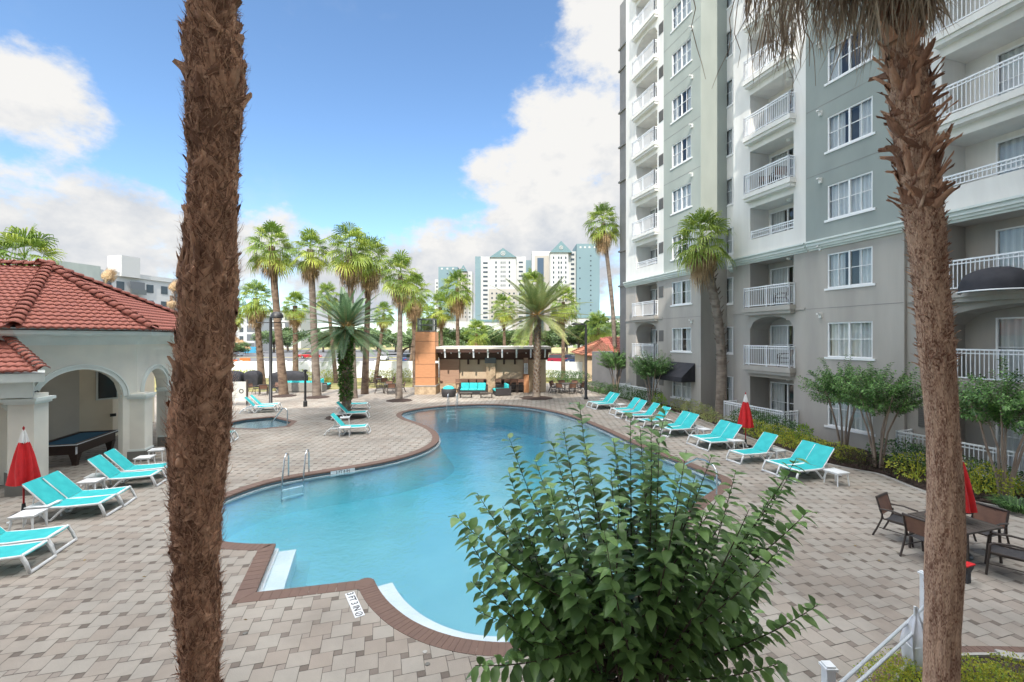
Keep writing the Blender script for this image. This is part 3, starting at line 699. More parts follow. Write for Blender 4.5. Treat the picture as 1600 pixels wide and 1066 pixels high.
def archwall(mb, P, Q, z1, ops, th=.36):
    """wall from P to Q; ops = (start, end, spring, rise) along the wall, open to the floor"""
    d = (Q - P); ln = d.length; d.normalize(); nrm = Vector((d.y, -d.x, 0))
    def W3(s_, z, o=0): q = P + d * s_ - nrm * o; return (q.x - O.x, q.y - O.y, z)
    cuts = [0.0] + [c for o in ops for c in (o[0], o[1])] + [ln]
    for i in range(0, len(cuts), 2):
        a_, b_ = cuts[i], cuts[i + 1]
        if b_ - a_ < .01: continue
        mb.face([W3(a_, 0), W3(b_, 0), W3(b_, z1), W3(a_, z1)], .5); mb.face([W3(b_, 0, th), W3(a_, 0, th), W3(a_, z1, th), W3(b_, z1, th)], .5)
        for s_ in (a_, b_): mb.face([W3(s_, 0), W3(s_, 0, th), W3(s_, z1, th), W3(s_, z1)], .5)
    for a_, b_, sp_, ri in ops:
        K = 18; pr = [(a_ + (b_ - a_) * k / K, sp_ + ri * math.sqrt(max(0, 1 - (2 * k / K - 1) ** 2))) for k in range(K + 1)]
        for k in range(K):
            (sa, za), (sb, zb) = pr[k], pr[k + 1]
            mb.face([W3(sa, za), W3(sb, zb), W3(sb, z1), W3(sa, z1)], .5); mb.face([W3(sb, zb, th), W3(sa, za, th), W3(sa, z1, th), W3(sb, z1, th)], .5)
            mb.face([W3(sa, za), W3(sa, za, th), W3(sb, zb, th), W3(sb, zb)], .5)
    return W3
def archtrim(mb, P, Q, op, w=.17, pr=.06):
    d = (Q - P).normalized(); nrm = Vector((d.y, -d.x, 0)); a_, b_, sp_, ri = op; K = 24; mid, hw_ = (a_ + b_) / 2, (b_ - a_) / 2; rows = []
    for k in range(K + 1):
        th = pi * k / K; row = []
        for e, o in ((0, 0.004), (0, pr), (w * .75, pr), (w * .75, pr * 1.7), (w, pr * 1.7), (w, .004)):
            q = P + d * (mid - (hw_ + e) * cos(th)) + nrm * o; row.append((q.x - O.x, q.y - O.y, sp_ + (ri + e) * sin(th)))
        rows.append(row)
    mb.grid(rows)
wl = (WR - WL).length
m = MB(); opF = (.38, wl - .42, 2.45, 1.02); archwall(m, WL, WR, 4.75, [opF]); m.build('front_wall', ph_wall, phs)
m = MB(); opR = [(.42, 2.42, 2.5, .82), (2.98, 4.5, 2.5, .7), (5.0, 6.1, 2.5, .5)]; archwall(m, WR, WB, 4.75, opR); m.build('side_wall', ph_wall, phs)
m = MB(); archwall(m, WN, WL, 4.75, [(.8, 3.0, 2.5, .8), (4.0, 6.6, 2.5, .8)]); m.build('left_wall', ph_wall, phs)
m = MB(); archtrim(m, WL, WR, opF); m.build('arch_moulding', ph_trim, phs)
for o_ in opR[:2]: m = MB(); archtrim(m, WR, WB, o_); m.build('arch_moulding', ph_trim, phs)
def pier(P, d, s_, w, wn=.42):
    """square column with capital and plinth, centred at s_ along the wall"""
    c_ = P + d * s_; rz = math.atan2(d.y, d.x); M_ = Matrix.Translation(loc(c_)) @ Matrix.Rotation(rz, 4, 'Z')
    m = MB(); m.box(-w / 2, w / 2, -wn / 2, wn / 2, .42, 2.5, M=M_); pt = m.build('column', ph_wall, phs)
    m = MB(); m.box(-w / 2 - .05, w / 2 + .05, -wn / 2 - .05, wn / 2 + .05, 2.30, 2.38, M=M_); m.box(-w / 2 - .09, w / 2 + .09, -wn / 2 - .09, wn / 2 + .09, 2.38, 2.47, M=M_); m.build('capital', ph_trim, pt)
    m = MB(); m.box(-w / 2 - .05, w / 2 + .05, -wn / 2 - .05, wn / 2 + .05, 0, .38, M=M_); m.build('plinth', plinth_m, pt)
    m = MB(); m.box(-w / 2 - .03, w / 2 + .03, -wn / 2 - .03, wn / 2 + .03, .38, .45, M=M_); m.build('base_moulding', ph_trim, pt)
pier(WR, Uv, .14, .60, .62); pier(WR, Uv, 2.7, .56, .52); pier(WR, Uv, 4.75, .50); pier(WL, dC, .12, .62, .62)
# inner walls
m = MB(); c0 = at(124, 600, 19.6); c0.z = 0; c1 = at(176, 600, 20.6); c1.z = 0; cl = WN + Uv * 5.6
def quad(mb, p, q, z0, z1): mb.face([(p.x - O.x, p.y - O.y, z0), (q.x - O.x, q.y - O.y, z0), (q.x - O.x, q.y - O.y, z1), (p.x - O.x, p.y - O.y, z1)], .5)
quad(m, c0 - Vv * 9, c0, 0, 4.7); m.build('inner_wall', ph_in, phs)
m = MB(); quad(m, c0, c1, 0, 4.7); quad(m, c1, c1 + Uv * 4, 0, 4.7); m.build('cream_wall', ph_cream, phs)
dd = (c1 - c0).normalized(); M_ = Matrix.Translation(loc(c0)) @ Matrix.Rotation(math.atan2(dd.y, dd.x), 4, 'Z')
m = MB(); m.box(.55, 1.35, -.05, .02, 1.75, 3.1, M=M_); fr_ = m.build('window', ph_trim, phs); m = MB(); m.box(.62, 1.28, -.06, .0, 1.82, 3.03, M=M_); m.build('glass', mat('dark_glass', (.03, .028, .028), rough=.12), fr_)
m = MB(); m.box(1.05, 1.25, -.08, -.001, .95, 1.08, M=M_); m.build('socket_box', dark_metal, phs)
m = MB(); M2 = Matrix.Translation(loc(c0)) @ Matrix.Rotation(PH, 4, 'Z')
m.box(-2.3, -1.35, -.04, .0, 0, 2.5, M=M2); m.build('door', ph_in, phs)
m = MB(); m.box(-3.2, -2.9, -.03, .0, .35, .75, M=M2); m.build('vent', ph_trim, phs)
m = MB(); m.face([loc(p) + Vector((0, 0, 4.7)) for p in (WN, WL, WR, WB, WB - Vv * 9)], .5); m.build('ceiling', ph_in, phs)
# eaves and roof
ov = .55
def lineint(p, d, q, e):
    k = d.x * e.y - d.y * e.x; t = ((q.x - p.x) * e.y - (q.y - p.y) * e.x) / k; return p + d * t
nF = Vector((dC.y, -dC.x, 0)); nR = Vector((Uv.y, -Uv.x, 0)); nL = Vector((Vv.y, -Vv.x, 0))
def poly_at(off):
    e1 = lineint(WL + nL * off, Vv, WL + nF * off, dC); e2 = lineint(WL + nF * off, dC, WR + nR * off, Uv)
    return [WN + nL * off, e1, e2, WB + nR * off + Uv * off]
for z0, z1, o1, nm, mm_ in ((4.30, 4.42, .06, 'eave_moulding', ph_trim), (4.42, 4.60, .16, 'eave_moulding', ph_trim), (4.60, 4.66, .42, 'soffit', ph_trim), (4.66, 4.86, ov, 'fascia', ph_trim)):
    m = MB(); pp = poly_at(o1); qq = [WB - Vv * 9, WN + Uv * 2]
    m.grid([[loc(p) + Vector((0, 0, z0)) for p in pp], [loc(p) + Vector((0, 0, z1)) for p in pp]])
    inn = poly_at(-.2); m.grid([[loc(p) + Vector((0, 0, z0)) for p in inn], [loc(p) + Vector((0, 0, z0)) for p in pp]]); m.build(nm, mm_, phs)
E0, E1, E2, E3 = [p + Vector((0, 0, 4.84)) for p in poly_at(ov + .06)]
APX = at(76, 417, 17.3); AP2 = APX - Vv * 7.0
def tiled(mb, poly, dr, tw=.21, row=.275, amp=.038, step=.04):
    """tiled facet: poly of 3D points, dr = unit eave direction; rows of curved tiles climb from the eave"""
    p0 = poly[0]; nrm = (poly[1] - poly[0]).cross(poly[2] - poly[0]).normalized()
    if nrm.z < 0: nrm = -nrm
    upv = nrm.cross(dr).normalized()
    if upv.z < 0: upv = -upv
    q2 = [((p - p0).dot(dr), (p - p0).dot(upv)) for p in poly]
    x0, x1 = min(q[0] for q in q2), max(q[0] for q in q2); y0, y1 = min(q[1] for q in q2), max(q[1] for q in q2)
    def span(y):
        xs = []
        for i in range(len(q2)):
            a_, b_ = q2[i], q2[(i + 1) % len(q2)]
            if (a_[1] > y) != (b_[1] > y): xs.append(a_[0] + (y - a_[1]) * (b_[0] - a_[0]) / (b_[1] - a_[1]))
        return (min(xs), max(xs)) if len(xs) >= 2 else None
    nr = int((y1 - y0) / row) + 1; cs_ = tw / 8
    for r_ in range(nr):
        ya, yb = y0 + r_ * row, min(y0 + (r_ + 1) * row, y1 - .001); sm = span((ya + yb) / 2)
        if sm is None or yb <= ya: continue
        n_ = max(1, int((sm[1] - sm[0]) / cs_)); sh = 0
        rows = [[], [], [], []]
        for i in range(n_ + 1):
            x = sm[0] + (sm[1] - sm[0]) * i / n_; ph = ((x / tw) + sh) % 1.0
            hgt = amp * (.5 + .5 * cos(2 * pi * ph)) ** .8
            for k, (yy, ex) in enumerate(((ya - .01, -.02), (ya - .012, step), (ya + (yb - ya) * .5, step * .55), (yb, .006))):
                rows[k].append(p0 + dr * x + upv * yy + nrm * (hgt + ex))
        b0 = len(mb.f); mb.grid([[loc(p) for p in rw] for rw in rows])
        per = {}
        for fi in range(b0, len(mb.f)):
            j = (fi - b0) % n_; t_ = int((sm[0] + (sm[1] - sm[0]) * (j + .5) / n_) / tw + sh); per.setdefault(t_, rnd.random()); mb.a[fi] = per[t_]
def ridge(mb, p, q, r=.15, ln=.34):
    d = (q - p); n_ = int(d.length / ln); d.normalize(); side = d.cross(Vector((0, 0, 1))).normalized(); up_ = side.cross(d)
    for i in range(n_ + 1):
        a_ = p + d * (i * ln); b_ = a_ + d * (ln * 1.12); rows = []
        for pt, rr, lift in ((a_, r * 1.12, .055), (a_, r * 1.12, .085), (b_, r * .92, .045)):
            rows.append([loc(pt + side * (rr * cos(t_)) * 1.15 + up_ * (rr * sin(t_) * .85 + lift)) for t_ in [pi * k / 8 for k in range(9)]])
        mb.grid(rows, rnd.random())
m = MB(); tiled(m, [E1, E2, APX], dC); rfF = m.build('roof', terracotta, phs, True)
m = MB(); tiled(m, [E0, E1, APX, AP2], Vv); m.build('roof', terracotta, phs, True)
m = MB(); tiled(m, [E2, E3, APX], Uv); m.build('roof', terracotta, phs, True)
under = MB()
for pl in ([E1, E2, APX], [E0, E1, APX, AP2], [E2, E3, APX], [E3, E3 - Vv * 9, AP2, APX]): under.face([loc(p) - Vector((0, 0, .06)) for p in pl], .3)
under.build('roof_deck', mat('roof_deck', (.06, .03, .025), rough=.9), phs)
for a_, b_ in ((E1, APX), (E2, APX), (E3, APX), (APX, AP2)):
    m = MB(); ridge(m, a_ if a_ is not APX else APX, b_); m.build('ridge_tiles', terracotta, phs, True)
# low porch roof at the left edge with its own column and bracket
por = thing('porch', 'low porch with a small red tiled roof and bracket at the far left', 'porch', (-17, 17, 0))
PE = at(68, 583, 12.7); PE.z = 3.58
pA = PE; pB = PE - Vv * 5; pC = PE - Vv * 5 + Uv * 1.9 + Vector((0, 0, 1.0)); pD2 = PE - Vv * 1.9 + Uv * 1.75 + Vector((0, 0, .92))
m = MB(); tiled(m, [pB, pA, pD2, pC], Vv, tw=.2, row=.26, amp=.034, step=.035); m.build('roof', terracotta, por, True)
m = MB(); ridge(m, pA, pD2, .11, .26); m.build('ridge_tiles', terracotta, por, True)
m = MB(); q0 = pB - Vector((0, 0, .02)); M_ = Matrix.Translation(loc(PE)) @ Matrix.Rotation(PH, 4, 'Z')
n0 = len(m.v); m.prism([(-5, .02), (.02, .02), (-1.05, 1.9), (-5, 1.9)], -.30, -.05); m.prism([(-5, .2), (-.35, .2), (-1.3, 1.9), (-5, 1.9)], -.75, -.31); m.v = [tuple(M_ @ Vector(q)) for q in m.v]; m.build('fascia', ph_trim, por)
m = MB()
for i in range(7):
    a_ = pi / 2 * i / 6; m.box(-.62, -.50, .30 + .42 * (1 - cos(a_)) - .09, .30 + .42 * (1 - cos(a_)) + .09, -.40 - .5 * sin(a_) - .06, -.40 - .5 * sin(a_) + .06, M=M_)
m.build('bracket', ph_trim, por)
colp = G(30, 774); M_ = Matrix.Translation(loc(colp) + Vector((0, .25, 0))) @ Matrix.Rotation(PH, 4, 'Z')
m = MB(); m.box(-.3, .3, -.3, .3, .4, 2.9, M=M_); pt = m.build('column', ph_wall, por)
m = MB(); m.box(-.36, .36, -.36, .36, 2.62, 2.70, M=M_); m.box(-.42, .42, -.42, .42, 2.70, 2.79, M=M_); m.build('capital', ph_trim, pt)
m = MB(); m.box(-.34, .34, -.34, .34, 0, .4, M=M_); m.build('plinth', plinth_m, pt)
sl_ = thing('wall_lantern', 'dark blue lantern on the pier beside the left arch', 'lantern', at(51, 622, 13.6))
m = MB(); m.lathe([(.03, -.28), (.09, -.22), (.10, .05), (.13, .08), (.03, .2)], 10); m.build('lantern_body', mat('lantern_blue', (.02, .035, .09), rough=.4), sl_)
m = MB(); m.tube([(0, 0, .15), (-.02, .16, .2), (-.04, .26, .05)], .018); m.build('lantern_arm', dark_metal, sl_)

# ================================================================== POOL FURNITURE
def make_lounger():
    t = thing('sun_lounger', '', 'sun lounger', (0, 0, 0))
    w = .31
    m = MB(); rows = []
    for x, z in ((-.18, .365), (0, .352), (.3, .345), (.6, .35), (.86, .365), (.90, .35)): rows.append([(x, y, z - .012 * (1 - (y / w) ** 2)) for y in [w * (k / 4 - 1) for k in range(9)]])
    m.grid(rows); m.grid([[(x, y, z - .012) for x, y, z in r] for r in rows][::-1]); m.build('seat', teal_sling, t, True)
    m = MB(); rows = []
    for k in range(7):
        s_ = .80 * k / 6; x = -.18 - s_ * cos(R(48)) + .03 * sin(pi * k / 6); z = .365 + s_ * sin(R(48)) - .02 * sin(pi * k / 6); rows.append([(x, y, z) for y in [w * (k2 / 4 - 1) for k2 in range(9)]])
    m.grid(rows); m.grid([[(x - .01, y, z - .008) for x, y, z in r] for r in rows][::-1]); m.build('backrest', teal_sling, t, True)
    m = MB()
    for sg in (-1, 1):
        y = sg * (w + .02); m.tube([(.90, y, .345), (.6, y, .335), (.2, y, .325), (-.2, y, .335), (-.45, y, .30), (-.62, y, .27)], [.032, .032, .032, .032, .03, .026], 6)
    m.tube([(.2, -w, .30), (.2, w, .30)], .018); m.tube([(-.3, -w, .29), (-.3, w, .29)], .018); m.build('frame', white_plastic, t, True)
    m = MB(); y = w + .02; m.tube([(.86, -y, .35), (.94, -y - .01, .2), (1.0, -y - .02, .025), (1.0, y + .02, .025), (.94, y + .01, .2), (.86, y, .35), (.86, -y, .35)], .036, 6, cap=False); m.build('foot_hoop', white_plastic, t, True)
    for sg in (-1, 1):
        y = sg * (w + .02)
        m = MB(); m.tube([(.16, y, .325), (.0, y, .17), (-.13, y * 1.02, .022), (-.19, y * 1.02, .022), (-.30, y, .17), (-.42, y, .30)], .031, 6); m.build('leg', white_plastic, t, True)
        m = MB(); m.tube([(-.45, y, .30), (-.68, y, .30), (-.86, y, .20), (-.95, y, .03)], [.028, .031, .031, .028], 6); m.lathe([(.001, -.02), (.05, -.02), (.05, .02), (.001, .02)], 12, (-.95, y, .05)); m.build('rear_leg', white_plastic, t, True)
        m = MB(); m.tube([(-.20, y * .97, .36), (-.70, y * .97, .93)], .018, 6); m.build('back_rail', white_plastic, t, True)
    m = MB(); m.tube([(-.55, -w * .5, .72), (-.62, -w * .5, .30), (-.62, w * .5, .30), (-.55, w * .5, .72)], .012, 5); m.build('back_support', white_plastic, t)
    return t
lounger0 = make_lounger(); used = []
def lounger(px, py, rz, label, grp, z=0, sh=.95):
    p = G(px, py); d = Vector((cos(rz), sin(rz), 0)); p = p - d * sh; p.z = .002
    if not used:
        used.append(1); o = lounger0; o.location = p; o.rotation_euler = (0, 0, rz); o['label'] = label; o['group'] = grp; return o
    return dup(lounger0, p, rz, label, grp)
LG, RG = 'sun loungers on the pool house side', 'sun loungers on the apartment side'
for px, py, dr, lb_ in ((62, 884, 0, 'turquoise lounger cut by the left picture edge, nearest of all'), (98, 856, .5, 'turquoise lounger second from the front, cut by the left picture edge'),
                     (174, 800.5, -1, 'turquoise lounger beside the left red umbrella, nearer of its pair'), (199, 786, 1, 'turquoise lounger behind the one by the left red umbrella'),
                     (249, 756, 0, 'turquoise lounger below the pool table, nearer of its pair'), (268, 743, 1.5, 'turquoise lounger below the pool table, farther of its pair'),
                     (356, 694, 0, 'turquoise lounger half hidden by the big left trunk, nearer one'), (367, 687.5, 1, 'turquoise lounger half hidden by the big left trunk, farther one')):
    lounger(px, py, PH + R(dr * 2), lb_, LG)
for px, py, dr, lb_ in ((431, 643, 3, 'turquoise lounger below the rules board, nearer of the pair'), (438, 639.2, 3, 'turquoise lounger below the rules board, farther of the pair'),
                        (575.5, 676.5, -8, 'turquoise lounger in front of the fern-covered date palm'), (575, 653, -6, 'turquoise lounger right behind the fern-covered date palm'), (576, 638.5, -7, 'turquoise lounger farthest back behind the fern-covered date palm')):
    lounger(px, py, PH + R(dr), lb_, LG)
for px, py, dr, lb_ in ((1230, 749.5, 2, 'turquoise lounger next to the last white side table, nearest on the right side'), (1206, 740, -1, 'turquoise lounger second nearest on the right side'),
                        (1148, 722.5, 0, 'single turquoise lounger right in front of the standing red umbrella'), (1099, 702.5, 1, 'turquoise lounger left of the red umbrella, nearer of the pair'), (1083, 696, -1, 'turquoise lounger left of the red umbrella, farther of the pair'),
                        (1039, 681.5, 1, 'turquoise lounger below the leaning palm trunk, nearer of the pair'), (1028, 677, 0, 'turquoise lounger below the leaning palm trunk, farther of the pair'),
                        (1000, 667.5, 2, 'turquoise lounger fourth from the far end on the right side, standing apart'), (984, 659, -2, 'turquoise lounger fifth from the far end, standing apart before its neighbour'),
                        (967, 653.5, 1, 'turquoise lounger second pair from the far end, nearer one'), (957.5, 648.5, 0, 'turquoise lounger second pair from the far end, farther one'),
                        (929, 639.5, 1, 'turquoise lounger at the far end by the lamp post, nearer one'), (921, 636.8, -1, 'turquoise lounger at the far end by the lamp post, farthest one')):
    lounger(px, py, PH + pi + R(dr), lb_, RG)
def make_table():
    t = thing('side_table', '', 'side table'); m = MB(); m.box(-.24, .24, -.24, .24, .385, .41); m.box(-.22, .22, -.22, .22, .35, .385); m.build('table_top', white_plastic, t)
    for sx in (-1, 1):
        for sy in (-1, 1):
            m = MB(); m.tube([(.19 * sx, .19 * sy, .36), (.225 * sx, .225 * sy, 0)], [.026, .018], 6); m.build('leg', white_plastic, t)
    return t
table0 = make_table(); tused = []
for i, (px, py, lb_) in enumerate(((68, 813, 'white side table by the pole of the left red umbrella, right one'), (44, 829, 'white side table in front of the left red umbrella pole'), (153, 763, 'white side table between the two middle left lounger pairs, right one'),
            (143, 772, 'white side table between the two middle left lounger pairs, left one'), (226, 732, 'white side table behind the loungers below the pool table'), (246, 719, 'white side table next to the big left trunk'),
            (539, 681, 'white side table beside the lounger in front of the fern-covered palm'), (539, 664, 'white side table at the foot of the fern-covered palm'), (396, 645, 'white side table beside the loungers under the rules board'),
            (1307, 756.5, 'white side table at the near end of the right lounger row'), (1213, 719.5, 'white side table between the single lounger and the last pair'), (1149, 703, 'white side table at the base of the right red umbrella'),
            (1101, 684, 'white side table left of the pair by the right umbrella'), (1088, 679.5, 'white side table right of the pair below the leaning palm'), (1040, 668, 'white side table fourth from the far end of the right row'),
            (1007, 654, 'white side table third from the far end of the right row'), (971, 641.5, 'white side table second from the far end of the right row'), (944, 632, 'white side table at the far end of the right row'))):
    p = G(px, py); rz = PH + R(((i * 37) % 11) - 5)
    if not tused: tused.append(1); o = table0; o.location = p; o.rotation_euler = (0, 0, rz); o['label'] = lb_; o['group'] = 'white side tables between the loungers'
    else: dup(table0, p, rz, lb_, 'white side tables between the loungers')
def make_umbrella(label, loc_, top=2.2, low=.85):
    t = thing('closed_umbrella', label, 'umbrella', loc_, rnd.random() * 3, 'closed red umbrellas'); n_ = 64
    def prof(z0, z1, ra, rb, k0):
        m = MB(); rows = []
        for i in range(13):
            f = i / 12; z = z0 + (z1 - z0) * f; rr = ra + (rb - ra) * f ** .8; row = []
            for k in range(n_):
                a_ = 2 * pi * k / n_; fold = .5 + .5 * cos(6 * a_ + 1.3 * sin(2.2 * f + 2 * a_)) * (.75 + .25 * sin(3 * a_ + 1)); q = rr * (.42 + .58 * fold ** .7); row.append((q * cos(a_), q * sin(a_), z - .05 * f * f * (1 - fold) * (1 if z1 < z0 else 0)))
            rows.append(row)
        m.grid(rows, .5, True); return m
    zj = top - .32
    prof(zj, low, .10, .34, 0).build('canopy', red_canvas, t, True); prof(top, zj + .002, .02, .108, 0).build('canopy_top', white_canvas, t, True)
    m = MB(); m.tube([(0, 0, .06), (0, 0, top + .04)], .02, 10); m.lathe([(.0, top + .02), (.03, top + .03), (.0, top + .09)], 8); m.build('pole', red_paint, t, True)
    m = MB(); m.lathe([(.24, 0), (.24, .05), (.2, .075), (.05, .09), (.035, .32)], 20); m.build('base', dark_metal, t, True)
    m = MB(); m.lathe([(.218, low + .42), (.222, low + .47)], 20); return t
make_umbrella('closed red umbrella with white top at the left between loungers', G(37, 806)); make_umbrella('closed red umbrella with white top in the right lounger row', G(1165, 698))
make_umbrella('closed red umbrella behind the right foreground palm, standing in the dining table', (9.27, 9.33, 0), 2.3, 1.0)
# --- pool table
pt_ = thing('pool_table', 'dark pool table with blue cloth under the pool house arch', 'pool table', (-16.35, 16.86, 0), PH)
felt = mat('blue_felt', (.012, .085, .16), (.015, .10, .18), rough=.95, ns=10); wood_dark = mat('dark_wood', (.035, .018, .014), (.05, .026, .02), rough=.45, ns=5, nz=(1, 8, 8))
m = MB(); m.box(-.53, .53, -1.2, 1.2, .70, .765); m.build('playing_bed', felt, pt_)
m = MB(); m.box(-.66, -.53, -1.32, 1.32, .70, .80); m.box(.53, .66, -1.32, 1.32, .70, .80); m.box(-.53, .53, -1.32, -1.2, .70, .80); m.box(-.53, .53, 1.2, 1.32, .70, .80); m.build('cushion_rail', wood_dark, pt_)
m = MB(); bt = [(-.665, -1.325), (.665, -1.325), (.665, 1.325), (-.665, 1.325)]
for (xa, ya), (xb, yb) in zip(bt, bt[1:] + bt[:1]): m.box(min(xa, xb) - .012, max(xa, xb) + .012, min(ya, yb) - .012, max(ya, yb) + .012, .765, .795)
m.build('rail_trim', rail_white, pt_)
m = MB(); m.box(-.60, .60, -1.24, 1.24, .42, .70); m.build('cabinet', wood_dark, pt_)
m = MB()
for sx in (-1, 1): m.box(sx * .6 - .012, sx * .6 + .012, -1.25, -1.17, .42, .70)
m.build('corner_trim', rail_white, pt_)
for sx in (-1, 1):
    for sy in (-1, 1):
        m = MB(); m.grid([[(sx * (.5 + a_ * s_), sy * (1.08 + b_ * s_), z) for a_, b_ in ((-1, -1), (1, -1), (1, 1), (-1, 1))] for z, s_ in ((0, .07), (.12, .075), (.42, .13))], .5, True); m.build('leg', wood_dark, pt_)
for sx in (-1, 1):
    for y in (-1.24, 0, 1.24): m = MB(); m.lathe([(.055, .802), (.04, .804), (.04, .76), (.001, .76)], 12, (sx * .575, y, 0)); m.build('pocket', dark_metal, pt_)
# --- dining set right of the right palm
def make_chair():
    t = thing('patio_chair', '', 'chair'); w = .26
    m = MB(); m.grid([[(x, y, z - .02 * (1 - (y / w) ** 2)) for y in [w * (k / 3 - 1) for k in range(7)]] for x, z in ((-.22, .43), (0, .415), (.24, .44))]); m.build('seat', dark_sling, t, True)
    m = MB(); m.grid([[(x - .015 * (1 - (y / w) ** 2), y, z) for y in [w * (k / 3 - 1) for k in range(7)]] for x, z in ((-.24, .52), (-.29, .7), (-.34, .86))])
    m.grid([[(x - .015 * (1 - (y / w) ** 2) - .01, y, z) for y in [w * (k / 3 - 1) for k in range(7)]] for x, z in ((-.24, .52), (-.29, .7), (-.34, .86))][::-1]); m.build('backrest', brown_sling, t, True)
    m = MB()
    for sg in (-1, 1):
        y = sg * (w + .02); m.tube([(.26, y, .44), (-.22, y, .43), (-.28, y, .6), (-.36, y, .9)], .02, 6)
    m.tube([(-.36, -w, .88), (-.36, w, .88)], .028, 6); m.tube([(.25, -w, .43), (.25, w, .43)], .018, 6); m.build('frame', brown_metal, t, True)
    for sg in (-1, 1):
        y = sg * (w + .035)
        m = MB(); m.tube([(-.30, y, .64), (-.05, y, .66), (.2, y, .63), (.25, y, .58)], .02, 6); m.build('armrest', brown_metal, t, True)
        m = MB(); m.tube([(.25, y, .59), (.27, y, .35), (.30, y, 0)], .02, 6); m.build('leg', brown_metal, t, True)
        m = MB(); m.tube([(-.24, y, .56), (-.25, y, .42), (-.34, y, .18), (-.42, y, 0)], .02, 6); m.tube([(-.30, y, .22), (.28, y, .22)], .012, 5); m.build('leg', brown_metal, t, True)
    return t
chair0 = make_chair(); cused = []
def chair(p, rz, label, grp, sc=None):
    if not cused:
        cused.append(1); o = chair0; o.location = p; o.rotation_euler = (0, 0, rz); o['label'] = label; o['group'] = grp
        if sc: o.scale = (sc,) * 3
        return o
    return dup(chair0, p, rz, label, grp, sc)
tabletop_m = mat('slatted_table_top', (.085, .07, .06), (.06, .05, .044), rough=.55, ns=6, bump=.2, bs=60)
def dining_table(label, p, rz, s_=.5, rnd_=False, grp=None):
    t = thing('dining_table', label, 'table', p, rz, grp); m = MB()
    if rnd_:
        m.lathe([(s_, .70), (s_, .735), (.0, .735)], 24); m.build('table_top', tabletop_m, t)
    else:
        for k in range(7): m.box(-s_ + k * 2 * s_ / 7 + .004, -s_ + (k + 1) * 2 * s_ / 7 - .004, -s_ + .04, s_ - .04, .705, .73)
        m.box(-s_, s_, -s_, -s_ + .04, .70, .735); m.box(-s_, s_, s_ - .04, s_, .70, .735); m.box(-s_ - .0, -s_ + .003, -s_ + .04, s_ - .04, .70, .735); m.box(s_ - .003, s_, -s_ + .04, s_ - .04, .70, .735); m.build('table_top', tabletop_m, t)
    for sx in (-1, 1):
        for sy in (-1, 1): m = MB(); k = s_ * (.62 if rnd_ else .92); m.tube([(k * sx, k * sy, .70), (k * sx * 1.04, k * sy * 1.04, 0)], .024, 6); m.build('leg', brown_metal, t)
    m = MB(); k = s_ * .6; m.box(-k, k, -k, k, .655, .70); m.build('apron', brown_metal, t); return t
CT = Vector((9.2, 9.33, 0)); dining_table('dark square patio table behind the right foreground palm', CT, PH, .52)
chair(CT - Uv * .82 - Vv * -.06, PH + R(118), 'dark patio chair turned half away at the near side of the square table', 'chairs around the square table')
chair(CT - Vv * .70, PH + R(2), 'patio chair with orange brown back tucked under the square table', 'chairs around the square table')
chair(CT + Uv * .86 - Vv * .2, PH - R(75), 'dark patio chair at the far left corner of the square table', 'chairs around the square table')
chair(CT + Vv * .84, PH + pi, 'dark patio chair on the far side of the square table, right of the palm', 'chairs around the square table')
tb = thing('tote_bag', 'black bag with a red rim standing beside the right foreground palm', 'bag', (8.40, 8.27, 0), R(20)); m = MB(); tb.scale = (.5, .5, .42)
m.grid([[(x * s_, y * s2, z) for x, y in ((-.22, -.1), (.26, -.1), (.26, .1), (-.22, .1))] for z, s_, s2 in ((.42, .35, .5), (.62, .8, .9), (.78, 1, 1))], .5, True); m.box(-.12, .12, -.06, .06, 0, .43); m.build('bag_body', dark_sling, tb)
m = MB(); m.box(-.24, .28, -.12, .12, .78, .83); m.build('rim', red_canvas, tb)
# --- pool ladders and rails
def hoop_pair(label, pA_, pB_, inward, h=.72):
    t = thing('pool_ladder', label, 'pool ladder', (0, 0, 0), 0, 'chrome pool ladders')
    for p in (pA_, pB_):
        m = MB(); i_ = inward.normalized()
        m.tube([p - i_ * .42, p - i_ * .42 + Vector((0, 0, h * .8)), p - i_ * .36 + Vector((0, 0, h * .97)), p - i_ * .22 + Vector((0, 0, h)), p - i_ * .08 + Vector((0, 0, h * .86)), p + i_ * .12 + Vector((0, 0, 0)), p + i_ * .16 + Vector((0, 0, -.9))], .024, 8); m.build('handrail', chrome, t, True)
    for k in range(3):
        m = MB(); z = -.28 - k * .25; q = (pB_ - pA_).normalized() * .03; m.tube([pA_ + inward * .15 + Vector((0, 0, z)), pB_ + inward * .15 + Vector((0, 0, z))], .03, 6); m.build('step', rail_white, t)
hoop_pair('chrome pool ladder at the left edge of the pool', G(443, 751), G(476, 744), Vector((.12, -1, 0)).normalized(), .8)
hoop_pair('chrome pool ladder at the far edge of the pool before the teal sofa', G(699, 636), G(713, 635.4), Vector((-.1, -1, 0)).normalized(), .85)
gr = thing('grab_rail', 'curved chrome handrail at the right end of the pool', 'handrail', (0, 0, 0)); a_ = G(1120, 778); b_ = G(1055, 737)
m = MB(); m.tube([a_, a_ + Vector((0, 0, .75)), a_ + (b_ - a_) * .06 + Vector((0, 0, .86)), a_ + (b_ - a_) * .25 + Vector((0, 0, .90)), a_ + (b_ - a_) * .42 + Vector((0, 0, .84)), b_ + Vector((0, 0, .1)), b_ + Vector((0, 0, -.4))], .024, 8); m.build('rail', chrome, gr, True)
gr = thing('grab_rail', 'dark curved handrail at the small spa pool', 'handrail', (0, 0, 0)); a_ = G(449, 666); b_ = G(425, 664)
